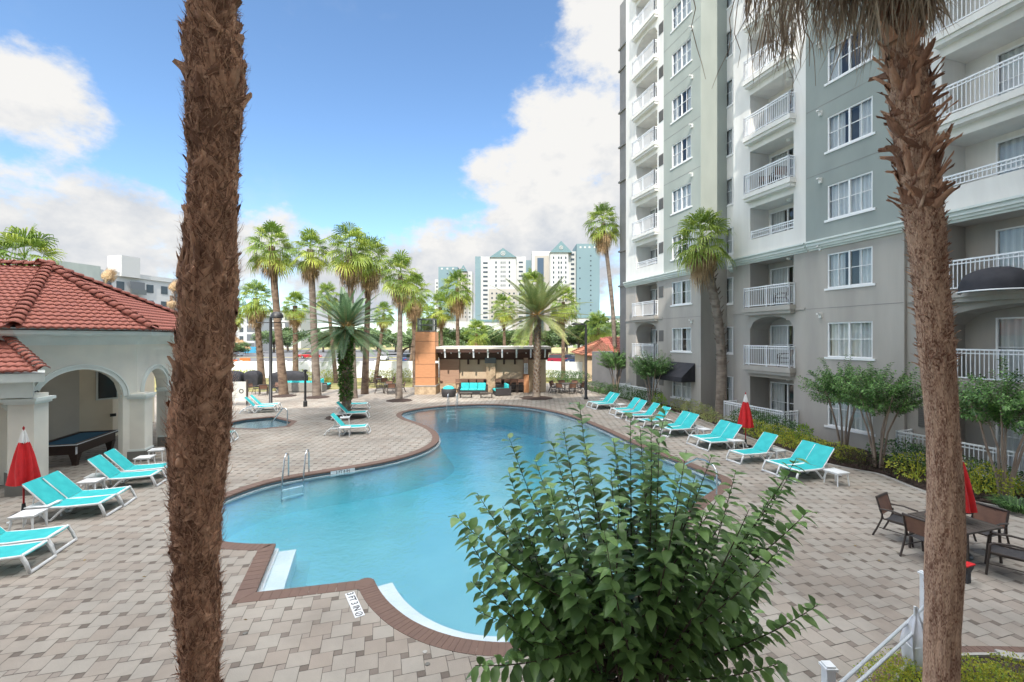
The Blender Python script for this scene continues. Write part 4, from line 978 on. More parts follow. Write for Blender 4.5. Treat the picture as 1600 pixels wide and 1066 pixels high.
m = MB(); m.tube([a_, a_ + Vector((0, 0, .8)), a_ + (b_ - a_) * .1 + Vector((0, 0, .9)), a_ + (b_ - a_) * .3 + Vector((0, 0, .9)), b_ + Vector((0, 0, .15)), b_ + Vector((0, 0, -.4))], .03, 8); m.build('rail', chrome, gr, True)
# --- depth markers
ink = mat('black_lettering', (.02, .02, .025), rough=.6); enamel = mat('white_enamel', (.70, .71, .72), rough=.35)
def text_mesh(body, size, m, name, parent, M_):
    c = bpy.data.curves.new(name, 'FONT'); c.body = body; c.size = size; c.align_x = 'CENTER'; c.align_y = 'CENTER'; c.extrude = .0012; c.offset = size * .012
    o = bpy.data.objects.new(name, c); COL.objects.link(o); dg = bpy.context.evaluated_depsgraph_get(); me = bpy.data.meshes.new_from_object(o.evaluated_get(dg)); bpy.data.objects.remove(o)
    me.materials.clear(); me.materials.append(m); q = put(name, me, parent); q.matrix_local = M_; return q
mk = thing('depth_marker', 'white tile lettered 3 FT 3 IN on the deck at the near pool edge', 'depth marker', G(554, 944.5))
dv = (G(562, 962) - G(546, 926)); rz = math.atan2(dv.y, dv.x); M_ = Matrix.Rotation(rz, 4, 'Z')
m = MB(); m.box(-.40, .40, -.078, .078, .0, .007); q = m.build('tile', enamel, mk); q.matrix_local = M_
text_mesh('3 FT 3 IN', .155, ink, 'lettering', mk, M_ @ Matrix.Translation((-.085, 0, .0085)))
m = MB(); m.lathe([(.045, .0075), (.045, .009), (.06, .009), (.06, .0075)], 20, (.32, 0, 0), cap=False); m.box(-.055, .055, -.007, .007, .0075, .0092, M=Matrix.Translation((.32, 0, 0)) @ Matrix.Rotation(R(45), 4, 'Z')); q = m.build('no_diving_symbol', ink, mk); q.matrix_local = M_
pw = G(535, 733); qn = min(range(len(POOL)), key=lambda i: (POOL[i] - pw).length); pa, pb = POOL[qn - 2], POOL[(qn + 2) % len(POOL)]; dv = (pa - pb).normalized(); nn_ = Vector((dv.y, -dv.x, 0))
ctr = Vector((-1, 13, 0)); pn = POOL[qn]
if (ctr - pn).dot(nn_) < 0: dv = -dv; nn_ = -nn_
mk = thing('depth_marker', 'white tile lettered 3 FT 8 IN on the far pool wall above the water', 'depth marker', pn)
Mw = Matrix((( dv.x, 0, nn_.x, 0), (dv.y, 0, nn_.y, 0), (0, 1, 0, 0), (0, 0, 0, 1))); Mw = Matrix.Translation(nn_ * .03 + Vector((0, 0, -.075))) @ Mw
m = MB(); m.box(-.40, .40, -.045, .058, -.01, .006); q = m.build('tile', enamel, mk); q.matrix_local = Mw
text_mesh('3 FT 8 IN', .12, ink, 'lettering', mk, Mw @ Matrix.Translation((0, 0, .0075)))

for px, py, lb_ in ((383, 990, 'small round drain cap in the pavers right of the left trunk'), (664, 1019, 'small round drain cap near the bottom edge left of the shrub'), (668, 1038, 'lower round drain cap near the bottom edge left of the shrub')):
    t = thing('drain_cap', lb_, 'drain', G(px, py)); m = MB(); m.lathe([(.035, .0), (.035, .006), (.028, .009), (0, .009)], 16); m.build('cap', plinth_m if px != 664 else concrete, t)
mb = MB()
for i in range(420):
    p = UV(rnd.uniform(5, 40), rnd.uniform(-14, 16), .006); 
    if inside(p, POOLO) or inside(p, SPAO): continue
    a_ = rnd.random() * 6.28; d = Vector((cos(a_), sin(a_), rnd.uniform(-.1, .2))) * rnd.uniform(.02, .05); e = Vector((-sin(a_), cos(a_), rnd.uniform(0, .3))) * rnd.uniform(.008, .02); mb.face([p - d, p - e, p + d, p + e + Vector((0, 0, .01))], rnd.random())
o = struct(mb.build('leaf_litter', mat('dry_leaf', (.16, .095, .045), (.26, .19, .07), by='var', rough=.9, lo=0, hi=1)), 'stuff'); o['label'] = 'small dry leaves scattered over the paved deck'; o['category'] = 'leaves'

# ================================================================== VEGETATION
fan_green = mat('fan_palm_leaf', (.145, .255, .034), (.46, .50, .08), by='both', rough=.5, ns=1.3, lo=.3, hi=.85, trans=.30, var=.25)
fan_dead = mat('dead_fan_leaf', (.34, .215, .115), (.52, .38, .22), by='both', rough=.85, ns=1.5, lo=.25, hi=.8, trans=.15, var=.3)
date_blue = mat('date_frond_dark', (.095, .175, .085), (.18, .28, .125), by='both', rough=.45, ns=1.2, trans=.2, var=.3)
date_olive = mat('date_frond_olive', (.13, .195, .06), (.36, .36, .14), by='both', rough=.5, ns=.8, lo=.3, hi=.8, trans=.25, var=.3)
palm_bark = mat('palm_bark', (.23, .165, .115), (.115, .075, .055), by='noise', rough=.95, ns=2.2, lo=.38, hi=.62, bump=.8, bs=14, bd=.05, nz=(1, 1, 2.2))
palm_bark_grey = mat('palm_bark_grey', (.27, .225, .185), (.15, .115, .092), by='noise', rough=.95, ns=2.0, lo=.35, hi=.65, bump=.8, bs=16, bd=.05, nz=(1, 1, 2.5))
boot_m = mat('palm_boot', (.17, .095, .055), (.36, .26, .17), by='var', rough=.9, lo=0, hi=1)
orange_stem = mat('date_petiole', (.42, .24, .07), (.30, .22, .09), by='var', rough=.6, lo=0, hi=1)
def vec(az_, el_): return Vector((cos(az_) * cos(el_), sin(az_) * cos(el_), sin(el_)))
def fan(mb, base, az_, el_, pet, blade, droop, nseg, var, r, hang=.25, half=112, tw=0):
    d = vec(az_, el_); pts = [base + d * (pet * t) - Vector((0, 0, droop * pet * t * t)) for t in (0, .35, .7, 1)]
    sd_ = d.cross(Vector((0, 0, 1)))
    sd_ = sd_.normalized() if sd_.length > .05 else Vector((-sin(az_), cos(az_), 0))
    for i in range(3):
        w1, w2 = .022 - .004 * i, .022 - .004 * (i + 1)
        mb.face([pts[i] - sd_ * w1, pts[i] + sd_ * w1, pts[i + 1] + sd_ * w2, pts[i + 1] - sd_ * w2], var)
    d2 = (pts[3] - pts[2]).normalized(); hub = pts[3]
    nm = sd_.cross(d2).normalized()
    sd2 = (sd_ * cos(tw) + nm * sin(tw)).normalized(); nm = sd2.cross(d2).normalized()
    for k in range(nseg):
        a_ = R(half) * (2 * (k + .5) / nseg - 1) + r.uniform(-.05, .05); dr = (d2 * cos(a_) + sd2 * sin(a_)).normalized()
        ln = blade * (1 - .28 * abs(a_) / R(half)) * r.uniform(.85, 1.08); wd = ln * pi * half / 180 / nseg * .74
        sx = dr.cross(nm).normalized(); up_ = nm * (ln * .10)
        p1 = hub + dr * (ln * .5) + up_ * .7; p2 = hub + dr * (ln * .8) + up_ * .4 - Vector((0, 0, hang * ln * .35)); p3 = hub + dr * (ln * (1.0 - hang * .3)) - Vector((0, 0, hang * ln * 1.0)); f_ = nm * (wd * .35)
        mb.face([hub, p1 + sx * wd * .5 - f_, p1 + f_ * .4, p1 - sx * wd * .5 - f_], var + r.uniform(-.12, .12))
        v2 = var + r.uniform(-.12, .12)
        mb.face([p1 + sx * wd * .5 - f_, p2 + sx * wd * .30, p2 - sx * wd * .30, p1 - sx * wd * .5 - f_], v2)
        mb.face([p2 + sx * wd * .30, p3, p2 - sx * wd * .30], v2 + .1)
def fan_crown(seed, n=36):
    r = random.Random(seed); mb = MB()
    for i in range(n):
        t = (i + .5) / n; az_ = i * 2.39996 + r.uniform(-.25, .25); el_ = R(80 - 118 * t ** .95 + r.uniform(-8, 8))
        fan(mb, Vector((0, 0, .25 - .5 * t)), az_, el_, r.uniform(.70, 1.05), r.uniform(.88, 1.1), .16 + .22 * t, 18, min(1, max(0, .35 + .42 * (t > .75) * r.random() + r.uniform(-.3, .3))), r, hang=r.uniform(.22, .60), tw=r.uniform(-.5, .5))
    return mb.mesh('crown', fan_green)
def fan_skirt(seed, n=30, length=1.5):
    r = random.Random(seed); mb = MB()
    for i in range(n):
        t = (i + .5) / n; az_ = i * 2.39996 + r.uniform(-.3, .3); el_ = R(-28 - 50 * t + r.uniform(-10, 10))
        fan(mb, Vector((.05 * cos(az_), .05 * sin(az_), -.2 - length * .35 * t)), az_, el_, r.uniform(.40, .75), r.uniform(.6, .95), .55, 12, r.random(), r, hang=r.uniform(.5, .9), half=70)
    return mb.mesh('dead_skirt', fan_dead)
CROWNS = [fan_crown(s_) for s_ in (3, 11, 23, 31)]; SKIRTS = [fan_skirt(5, 20), fan_skirt(8, 34, 2.2), fan_skirt(14, 12, 1.0)]
def trunk_mesh(path, rads, mtl, n=12, rough_=.02, seed=0, per=.12, extra=None):
    mb = MB(); pts = catmull(path, 8); rows = []; tot = len(pts); r = random.Random(seed)
    for i, p in enumerate(pts):
        t = i / (tot - 1) * (len(rads) - 1); k = min(int(t), len(rads) - 2); rr = rads[k] + (rads[k + 1] - rads[k]) * (t - k)
        rows.append([p + Vector((cos(2 * pi * j / n), sin(2 * pi * j / n), 0)) * (rr * (1 + rough_ * 4 * (noise.noise((j * 1.7, i * .9, seed * 3.1))))) for j in range(n)])
    mb.grid(rows, .5, True)
    if extra: extra(mb)
    return mb.mesh('trunk', mtl, True)
def palm(label, base, crown, cs_=1.0, ci=0, si=0, tr=.15, mtl=None, grp='fan palms around the pool deck', lean=None, boots=0, skirt=True):
    t = thing('fan_palm', label, 'palm tree', base, 0, grp); top = crown - base; mid = top * .5 + Vector(lean or (0, 0, 0))
    def stubs(mb):
        r = random.Random(boots)
        for i in range(boots):
            f = .30 + .66 * i / boots; p = Vector((0, 0, .35)).lerp(top, f) + Vector(lean or (0, 0, 0)) * (1 - (2 * f - 1) ** 2) ; a_ = i * 2.4; d = vec(a_, R(50)); b0 = p + Vector((cos(a_), sin(a_), 0)) * tr * .8; sd_ = Vector((-sin(a_), cos(a_), 0)) * .09
            mb.face([b0 - sd_, b0 + sd_, b0 + d * .26 + sd_ * .6, b0 + d * .26 - sd_ * .6], r.random())
    tm = trunk_mesh([Vector((0, 0, -.05)), Vector((0, 0, .35)) + top * .02, mid, top], [tr * 1.75, tr * 1.25, tr, tr * .85, tr * .9], mtl or palm_bark, seed=len(bpy.data.objects), extra=stubs if boots else None)
    put('trunk', tm, t)
    c = put('crown', CROWNS[ci % 4], t, top, rnd.random() * 6); c.scale = (cs_,) * 3
    if skirt: s_ = put('dead_skirt', SKIRTS[si % 3], t, top, rnd.random() * 6); s_.scale = (cs_ * .92,) * 3
    return t
def ring(px, py, r_=.95):
    p = G(px, py); mb = MB(); k = 24
    mb.grid([[(p.x + cos(2 * pi * j / k) * rr * (1 + .06 * sin(j * 2.3)), p.y + sin(2 * pi * j / k) * rr * (1 + .06 * sin(j * 2.3)), z) for j in range(k)] for rr, z in ((r_, .006), (r_ * .8, .05), (r_ * .35, .10), (.01, .12))], .4, True); struct(mb.build('mulch_ring', mulch, None, True))
def P2(px, py, crx, cry, lab, **k):
    b_ = G(px, py); c_ = at(crx, cry, b_.y); return palm(lab, b_, c_, **k)
P2(443, 618, 424, 385, 'tallest fan palm on the left, right of the lamp post with the dark hood', cs_=1.25, ci=0, si=0, tr=.30); ring(443, 619)
P2(495, 620, 485, 390, 'fan palm between the hooded lamp and the fern-covered date palm, long brown skirt', cs_=1.05, ci=1, si=1, tr=.28, mtl=palm_bark_grey); ring(495, 621)
P2(552, 622, 546, 388, 'tall fan palm rising right behind the fern-covered date palm', cs_=1.25, ci=2, si=1, tr=.26, mtl=palm_bark_grey)
P2(570, 615.5, 577, 402, 'fan palm just right of the fern-covered date palm, wide crown', cs_=1.25, ci=3, si=1, tr=.26)
P2(623.5, 625, 626, 428, 'fan palm in a mulch ring left of the orange column', cs_=1.02, ci=1, si=1, tr=.22, mtl=palm_bark_grey); ring(624, 626)
P2(649, 604, 646, 455, 'fan palm hiding behind the palm left of the orange column', cs_=1.2, ci=0, si=1, tr=.22)
P2(409, 603, 400, 466, 'short fan palm with shaggy trunk left of the hooded lamp', cs_=1.15, ci=2, si=1, tr=.30, boots=60)
P2(462, 599, 461, 478, 'short fan palm with broad tan skirt left of the fern-covered date palm', cs_=.95, ci=3, si=1, tr=.26, boots=30)
P2(356, 603, 362, 492, 'small fan palm just right of the big left trunk', cs_=.8, ci=1, si=2, tr=.2)
P2(587, 598, 600, 490, 'slim fan palm seen low behind the cafe tables', cs_=.8, ci=0, si=0, tr=.2)
P2(525, 598, 512, 462, 'fan palm showing low between two taller crowns', cs_=.9, ci=3, si=2, tr=.2)
P2(1127, 657, 1097, 372, 'tall leaning fan palm against the sage tower of the apartment block', cs_=1.06, ci=2, si=1, tr=.26, mtl=palm_bark_grey, lean=(.45, 0, -.2), boots=70)
P2(963, 609, 942, 348, 'slender tall fan palm at the left corner of the apartment block', cs_=1.12, ci=0, si=1, tr=.20, mtl=palm_bark_grey, lean=(.25, 0, 0))
BACK = 'fan palms behind the bar'
for i, (px, py, cx, cy, s_, lb_) in enumerate(((716, 594, 714, 450, 1.3, 'fan palm with brown skirt in front of the left far tower'), (692, 590, 688, 480, 1.2, 'fan palm behind the glass lantern of the orange column'), (672, 588, 668, 495, 1.0, 'low fan palm just right of the orange column top'),
        (745, 583, 745, 521, 1.2, 'low fan palm with orange skirt above the bar roof'), (789, 586, 787, 480, 1.15, 'fan palm left of the date palm, before the middle tower'), (828, 588, 832, 448, 1.35, 'fan palm crown rising behind the date palm by the bar'),
        (880, 592, 880, 472, 1.3, 'fan palm right of the date palm by the bar'), (1000 * .93, 580, 935, 512, 1.5, 'short fan palm behind the hooded lamp post on the right'), (818, 578, 815, 530, 1.0, 'low fan palm peeking over the bar roof'), (640, 584, 650, 497, .9, 'low fan palm left of the orange column'))):
    P2(px, py, cx, cy, lb_, cs_=s_, ci=i, si=(1 if i in (0, 3) else 0), tr=.22, grp=BACK)
lf = at(38, 408, 27.0); palm('yellow green fan palm crown above the pool house roof', Vector((lf.x, lf.y, 0)), lf, cs_=1.35, ci=1, si=2, tr=.25, grp=BACK)
for px, cy, Y, lb_ in ((163, 446, 74, 'small orange brown palm before the white apartment block, left one'), (268, 462, 84, 'small orange brown palm before the white apartment block, right one')):
    c_ = at(px, cy, Y); t = palm(lb_, Vector((c_.x, c_.y, 0)), c_, cs_=1.2, ci=2, si=0, tr=.3, grp='orange brown palms before the white block')
    for o in t.children:
        if o.name.startswith('crown'): o.data = SKIRTS[1]; o.rotation_euler = (pi * .85, 0, 0)
# --- date palms
def date_crown(seed, n, Lf, mtl, elo=-42):
    r = random.Random(seed); mb, st = MB(), MB()
    for i in range(n):
        t = (i + .5) / n; az_ = i * 2.39996 + r.uniform(-.2, .2); el_ = R(80 - (80 - elo) * t ** .82 + r.uniform(-7, 7)); ln = Lf * r.uniform(.85, 1.05) * (.8 + .2 * min(1, t * 3)); d = vec(az_, el_); hz = Vector((cos(az_), sin(az_), 0))
        K = 12; sag = r.uniform(.09, .24) * (.35 + .75 * cos(el_)); pts = [d * (ln * k / K) - Vector((0, 0, sag * ln * (k / K) ** 2.1)) + hz * (.06 * ln * (k / K) ** 2) for k in range(K + 1)]
        st.tube(pts[:7], [.035, .03, .025, .02, .016, .012, .01], 4, r.random(), False)
        var = min(1, max(0, .4 + .35 * (t > .8) + r.uniform(-.3, .3)))
        M_ = 58
        for j in range(M_):
            f = .14 + .86 * j / M_; q = f * K; k = min(int(q), K - 1); p = pts[k].lerp(pts[k + 1], q - k); tg = (pts[k + 1] - pts[k]).normalized()
            sd_ = tg.cross(Vector((0, 0, 1))); sd_ = sd_.normalized() if sd_.length > .05 else Vector((-sin(az_), cos(az_), 0)); up_ = sd_.cross(tg)
            ll = .43 * Lf / 3 * (sin(pi * min(1, .18 + f * .82)) * .75 + .25) * r.uniform(.85, 1.1)
            for sg in (-1, 1):
                dr = (tg * .75 + sd_ * sg * .85 + up_ * .32 + Vector((0, 0, -.12))).normalized(); w_ = tg * .017 * Lf / 3
                m1 = p + dr * ll * .55 + Vector((0, 0, .01)); tp = p + dr * ll - Vector((0, 0, .10 * ll))
                mb.face([p - w_ * .6, m1 - w_, tp, m1 + w_, p + w_ * .6], var + r.uniform(-.12, .12))
    return mb.mesh('crown', mtl), st.mesh('leaf_stalks', orange_stem)
def boots_mesh(top, tr, n, seed, ext=1.0):
    mb = MB(); r = random.Random(seed)
    for i in range(n):
        f = .06 + .93 * i / n; z = top.z * f; c_ = Vector((top.x * f, top.y * f, z)); a_ = i * 2.39996; o = Vector((cos(a_), sin(a_), 0)); sd_ = Vector((-sin(a_), cos(a_), 0)); w_ = tr * .34; ln = .17 * ext * r.uniform(.8, 1.3)
        b0 = c_ + o * tr * .93; d = (o * .6 + Vector((0, 0, 1))).normalized()
        rows = [[b0 - sd_ * w_ - o * .03, b0 + o * .04, b0 + sd_ * w_ - o * .03], [b0 + d * ln - sd_ * w_ * .6, b0 + d * ln + o * .03, b0 + d * ln + sd_ * w_ * .6]]
        mb.grid(rows, r.random()); mb.face([rows[1][0], rows[1][1], rows[1][2], b0 + d * ln * .9 - o * .02], r.random())
    return mb
def date_palm(label, px, py, cx, cy, tr, Lf, n, mtl, seed, elo, ferns=False):
    b_ = G(px, py); c_ = at(cx, cy, b_.y); t = thing('date_palm', label, 'palm tree', b_, 0, 'date palms beside the pool'); top = c_ - b_
    put('trunk', trunk_mesh([Vector((0, 0, -.05)), Vector((0, 0, .3)), top * .5, top], [tr * 2.0, tr * 1.25, tr, tr, tr * 1.1], palm_bark_grey, 14, .02, seed), t)
    boots_mesh(top, tr * 1.05, 170, seed).build('boots', boot_m, t)
    cm_, sm_ = date_crown(seed, n, Lf, mtl, elo); put('crown', cm_, t, top); put('leaf_stalks', sm_, t, top)
    if ferns:
        mb = MB(); r = random.Random(4)
        for i in range(1500):
            f = r.uniform(.12, 1.0) ** .8; a_ = r.random() * 2 * pi; p = top * f + Vector((cos(a_), sin(a_), 0)) * tr * r.uniform(.95, 1.35 + .3 * f); d = vec(a_ + r.uniform(-.6, .6), r.uniform(-.5, .9)); sd_ = d.orthogonal().normalized() * .035; ln = r.uniform(.12, .3) * (.6 + .6 * f)
            mb.face([p - sd_, p + d * ln * .5 - sd_ * 1.2 + Vector((0, 0, .02)), p + d * ln - Vector((0, 0, .06)), p + d * ln * .5 + sd_ * 1.2, p + sd_], r.random())
        mb.build('ferns', mat('fern_leaf', (.05, .13, .02), (.13, .24, .045), by='var', rough=.55, lo=0, hi=1, trans=.25, var=.2), t)
    return t
date_palm('date palm with fern-covered trunk among loungers left of the pool', 541, 651, 541, 512, .23, 3.15, 58, date_blue, 5, -40, True)
date_palm('olive date palm in a mulch ring at the far pool end', 838, 622, 840, 493, .24, 4.3, 54, date_olive, 9, -30); ring(838, 622, 1.25); ring(541, 652, 1.15)

# --- the two foreground trunks
bark_red = mat('shaggy_bark', (.74, .42, .27), (.20, .10, .062), by='both', rough=.95, ns=9, lo=.40, hi=.60, bump=.9, bs=60, bd=.015, var=.4, nz=(1, 1, .35), detail=8)
bark_fibre = mat('fibrous_bark', (.66, .43, .30), (.20, .095, .06), by='both', rough=.95, ns=18, lo=.40, hi=.62, bump=1.0, bs=90, bd=.012, var=.3, nz=(1, 1, .16), detail=8)
dead_strand = mat('dead_frond_strand', (.26, .18, .125), (.52, .42, .31), by='var', rough=.85, lo=0, hi=1, trans=.15)
def pathfn(pts):
    cr_ = catmull(pts, 16)
    def f(z):
        for i in range(len(cr_) - 1):
            if cr_[i].z <= z <= cr_[i + 1].z:
                k = (z - cr_[i].z) / max(1e-6, cr_[i + 1].z - cr_[i].z); return cr_[i].lerp(cr_[i + 1], k)
        return cr_[0] if z < cr_[0].z else cr_[-1]
    return f
def fg_trunk(name, label, path, radf, z1, scales, strands, m, seed, rel, split=None):
    r = random.Random(seed); pf = pathfn(path); base = Vector((path[0].x, path[0].y, 0)); t = thing('palm_tree', label, 'palm tree', base); mb = MB(); n = 110; dz = .02; rows = []
    for i in range(int(z1 / dz) + 1):
        z = i * dz; c_ = pf(z) - base; c_.z = z; rr = radf(z); row = []
        for j in range(n):
            a_ = 2 * pi * j / n; x, y = cos(a_), sin(a_)
            q = noise.noise((x * 3.2, y * 3.2, z * 2.6 + seed)) * .6 + noise.noise((x * 9, y * 9, z * 5 + seed)) * .4 + noise.noise((x * 22, y * 22, z * 5.5)) * .28
            row.append(c_ + Vector((x, y, 0)) * (rr + rel(z) * q))
        rows.append(row)
    mb.grid(rows, .45, True)
    for fi in range(len(mb.a)): mb.a[fi] = r.random() * .5 + .2
    main = mb; bb = MB()
    for z, a_, ln, wd, tilt, tw, curl in scales(r):
        mb = bb if split and z > split and ln > .08 else main
        c_ = pf(z) - base; c_.z = z; o = Vector((cos(a_), sin(a_), 0)); sd_ = Vector((-sin(a_), cos(a_), 0)); d = (Vector((0, 0, 1)) * cos(tilt) + o * sin(tilt)); d = (d * cos(tw) + sd_ * sin(tw)).normalized(); s2 = d.cross(o).normalized(); nn2 = s2.cross(d)
        p = c_ + o * (radf(z) - .012); rw = []; v_ = r.random(); K = 4; ed = [r.uniform(-.25, .25) for _ in range(5)]
        for k in range(K + 1):
            f = k / K; w_ = wd * (1 - .55 * f ** 1.5) * (1 + .25 * r.uniform(-1, 1)); q = p + d * (ln * f * (1 + .0)) + o * (curl * f * f * ln)
            rw.append([q + s2 * (w_ * (s_ - 1) / 1.0 * .5 * 1) + nn2 * (.35 * w_ * (1 - (s_ - 1) ** 2)) * (1 - .4 * f) + (d * ln * ed[int(s_ * 2)] * .5 if k == K else Vector()) for s_ in (0, .5, 1, 1.5, 2)])
        mb.grid(rw, v_)
    mb = main
    for z, a_, ln, wd, tilt, tw in strands(r):
        c_ = pf(z) - base; c_.z = z; o = Vector((cos(a_), sin(a_), 0)); sd_ = Vector((-sin(a_), cos(a_), 0)); d = (Vector((0, 0, 1)) * cos(tilt) + o * sin(tilt)); d = (d * cos(tw) + sd_ * sin(tw)).normalized()
        p = c_ + o * (radf(z) + .004); w_ = sd_ * wd; e = d * ln; v_ = r.random(); b_ = o * (.25 * ln * r.uniform(-.3, .6))
        mb.face([p - w_, p + w_, p + e * .5 + b_ + w_ * .7, p + e * .5 + b_ - w_ * .7], v_); mb.face([p + e * .5 + b_ - w_ * .7, p + e * .5 + b_ + w_ * .7, p + e + Vector((0, 0, -.1 * ln))], v_)
    o = mb.build('trunk', m, t)
    if bb.f: bb.build('leaf_bases', bark_red, t)
    return t, pf, base
def lp(px, py, Y): return at(px, py, Y)
Yl = 3.1
pathL = [Vector((at(318, 0, Yl).x, Yl, 0)), lp(313, 1066, Yl), lp(307, 900, Yl), lp(309, 780, Yl), lp(314, 650, Yl), lp(324, 500, Yl), lp(331, 350, Yl), lp(335, 200, Yl), lp(338, 100, Yl), lp(333, 0, Yl), Vector((lp(333, 0, Yl).x, Yl, 12.2))]
def radL(z):
    t = z; b_ = .124 + .028 * max(0, min(1, (t - 3.2) / 1.5)) + .012 * sin(t * 2.1) + .01 * sin(t * 5.3)
    return b_ + (.018 if 3.0 < z < 5.0 else 0) - (.02 if z > 6.6 else 0)
def scalesL(r):
    out = []; z = 1.6; i = 0
    while z < 7.4:
        for k in range(11):
            big_ = z > 4.2; out.append((z + r.uniform(-.04, .04), i * 2.39996 + r.uniform(-.3, .3), r.uniform(.055, .13) * (1.15 if big_ else .8), r.uniform(.028, .085), R(r.uniform(1, 11) + (14 if (z > 6.1 and r.random() < .35) else 0) + (16 if r.random() < .04 else 0)), r.uniform(-.9, .9), r.uniform(-.15, .15))); i += 1
        z += .042
    return out
def strL(r): return [(r.uniform(1.6, 7.4), r.random() * 2 * pi, r.uniform(.04, .16), r.uniform(.002, .006), R(r.uniform(0, 22)), r.uniform(-1.3, 1.3)) for _ in range(12000)] + [(r.uniform(3.1, 3.7), r.random() * 2 * pi, r.uniform(.04, .09), r.uniform(.003, .007), R(r.uniform(25, 60)), r.uniform(-1, 1)) for _ in range(90)]
tL, pfL, bL = fg_trunk('palm', 'big shaggy red brown palm trunk standing close on the left', pathL, radL, 12.2, scalesL, strL, bark_red, 3, lambda z: .022)
c_ = put('crown', CROWNS[1], tL, Vector((pathL[-1].x - bL.x, 0, 12.3)), 1.0); c_.scale = (1.2,) * 3
Yr = 4.3
pathR = [Vector((lp(1470, 0, Yr).x, Yr, 0)), lp(1470, 1066, Yr), lp(1474, 930, Yr), lp(1477, 800, Yr), lp(1474, 690, Yr), lp(1464, 560, Yr), lp(1453, 430, Yr), lp(1440, 310, Yr), lp(1427, 200, Yr), lp(1416, 100, Yr), lp(1405, 0, Yr), Vector((lp(1392, 0, Yr).x, Yr, 11.6))]
def radR(z):
    return .137 + .007 * sin(z * 3.1) - .012 * max(0, min(1, (z - 2.2) / 2)) + (.015 if 6.0 < z < 7.2 else 0) + .03 * max(0, min(1, (z - 5.0) / .6)) * max(0, min(1, (6.1 - z) / .5))
def scalesR(r):
    out = []
    for i in range(900):
        z = 4.2 + 1.65 * r.random(); out.append((z, r.random() * 2 * pi, r.uniform(.03, .07), r.uniform(.012, .03), R(r.uniform(10, 50)), r.uniform(-.7, .7), r.uniform(-.2, .5)))
    for i in range(210):
        z = 5.7 + 1.5 * (i / 210) + r.uniform(-.05, .05); out.append((z, i * 2.39996 + r.uniform(-.5, .5), r.uniform(.085, .23), r.uniform(.025, .085), R(r.uniform(4, 38)), r.uniform(-1.2, 1.2), r.uniform(-.4, .6)))
    for z, a_ in ((6.9, 3.4), (6.3, -.2), (6.05, 3.6), (6.75, .2), (6.45, 3.3), (7.0, 4.4), (6.2, 5.2), (6.6, 4.6)): out.append((z, a_, .30, .075, R(45), r.uniform(-.5, .5), -.3))
    for i in range(60):
        z = 7.2 + 1.9 * i / 60; out.append((z, i * 2.39996, r.uniform(.2, .32), r.uniform(.09, .15), R(r.uniform(4, 22)), r.uniform(-.5, .5), r.uniform(-.1, .3)))
    for i in range(900):
        out.append((r.uniform(1.8, 4.3), r.random() * 2 * pi, r.uniform(.02, .05), r.uniform(.015, .05), R(r.uniform(1, 7)), r.uniform(-.4, .4), .05))
    return out
def strR(r): return [(z, r.random() * 2 * pi, r.uniform(.02, .07), r.uniform(.0015, .004), R(r.uniform(0, 60)), r.uniform(-1.1, 1.1)) for z in [4.0 + 3.2 * r.random() for _ in range(4500)]] + [(r.uniform(1.6, 4.2), r.random() * 2 * pi, r.uniform(.02, .05), r.uniform(.0015, .003), R(r.uniform(0, 14)), r.uniform(-.4, .4)) for _ in range(3000)]
tR, pfR, bR = fg_trunk('palm', 'slimmer leaning palm trunk standing close on the right with hanging dead fronds', pathR, radR, 11.6, scalesR, strR, bark_fibre, 8, lambda z: .010 + .012 * max(0, min(1, (z - 5.6) / .4)), 5.7)
topR = Vector((pathR[-2].x - bR.x - .03, 0, 9.4)); c_ = put('crown', CROWNS[2], tR, Vector((pathR[-1].x - bR.x, 0, 11.9)), .4); c_.scale = (1.25,) * 3
mb = MB(); r = random.Random(21)
for i in range(210):
    a_ = r.uniform(0, 2 * pi); far_ = r.random() ** .7
    rad = (.20 + 1.08 * far_ * (1 if cos(a_) < .0 else .02)); cx_ = topR.x - .02; hub = Vector((cx_ + rad * cos(a_), rad * sin(a_) * .8, 8.36 + r.uniform(-.25, .45) - .25 * (rad < .5))); v0 = r.random()
    root = Vector((cx_, 0, 9.0 + r.uniform(-.5, .3))); mb.tube([root, root.lerp(hub, .55) + Vector((0, 0, .14)), hub], [.022, .016, .012], 4, v0 * .5, False)
    for k in range(r.randrange(14, 24)):
        s_ = hub + Vector((r.gauss(0, .055), r.gauss(0, .055), r.uniform(-.08, .05))); ln = r.uniform(.40, .92) * (1.0 if rad < 1.0 else .85) * (.75 if cos(a_) > .3 else 1); dr = Vector((r.gauss(0, .12) + .10 * cos(a_), r.gauss(0, .12), -1)).normalized(); w_ = Vector((cos(k), sin(k), 0)) * r.uniform(.004, .010); p1 = s_ + dr * ln * .5 + Vector((r.gauss(0, .02), r.gauss(0, .02), 0)); p2 = s_ + dr * ln + Vector((r.gauss(0, .05), r.gauss(0, .05), 0)); v_ = min(1, max(0, v0 + r.uniform(-.35, .35)))
        mb.face([s_ - w_ * .6, s_ + w_ * .6, p1 + w_, p1 - w_], v_); mb.face([p1 - w_, p1 + w_, p2], v_)
for i in range(16):
    p = Vector((topR.x - r.uniform(.75, 1.75), r.uniform(-.5, .4), 8.2)); pts = [p]
    for k in range(6): p = p + Vector((r.gauss(0, .05), r.gauss(0, .05), -r.uniform(.14, .24))); pts.append(p)
    mb.tube(pts, [.006, .005, .005, .004, .004, .003, .002], 4, .1, False)
mb.build('dead_fronds', dead_strand, tR)

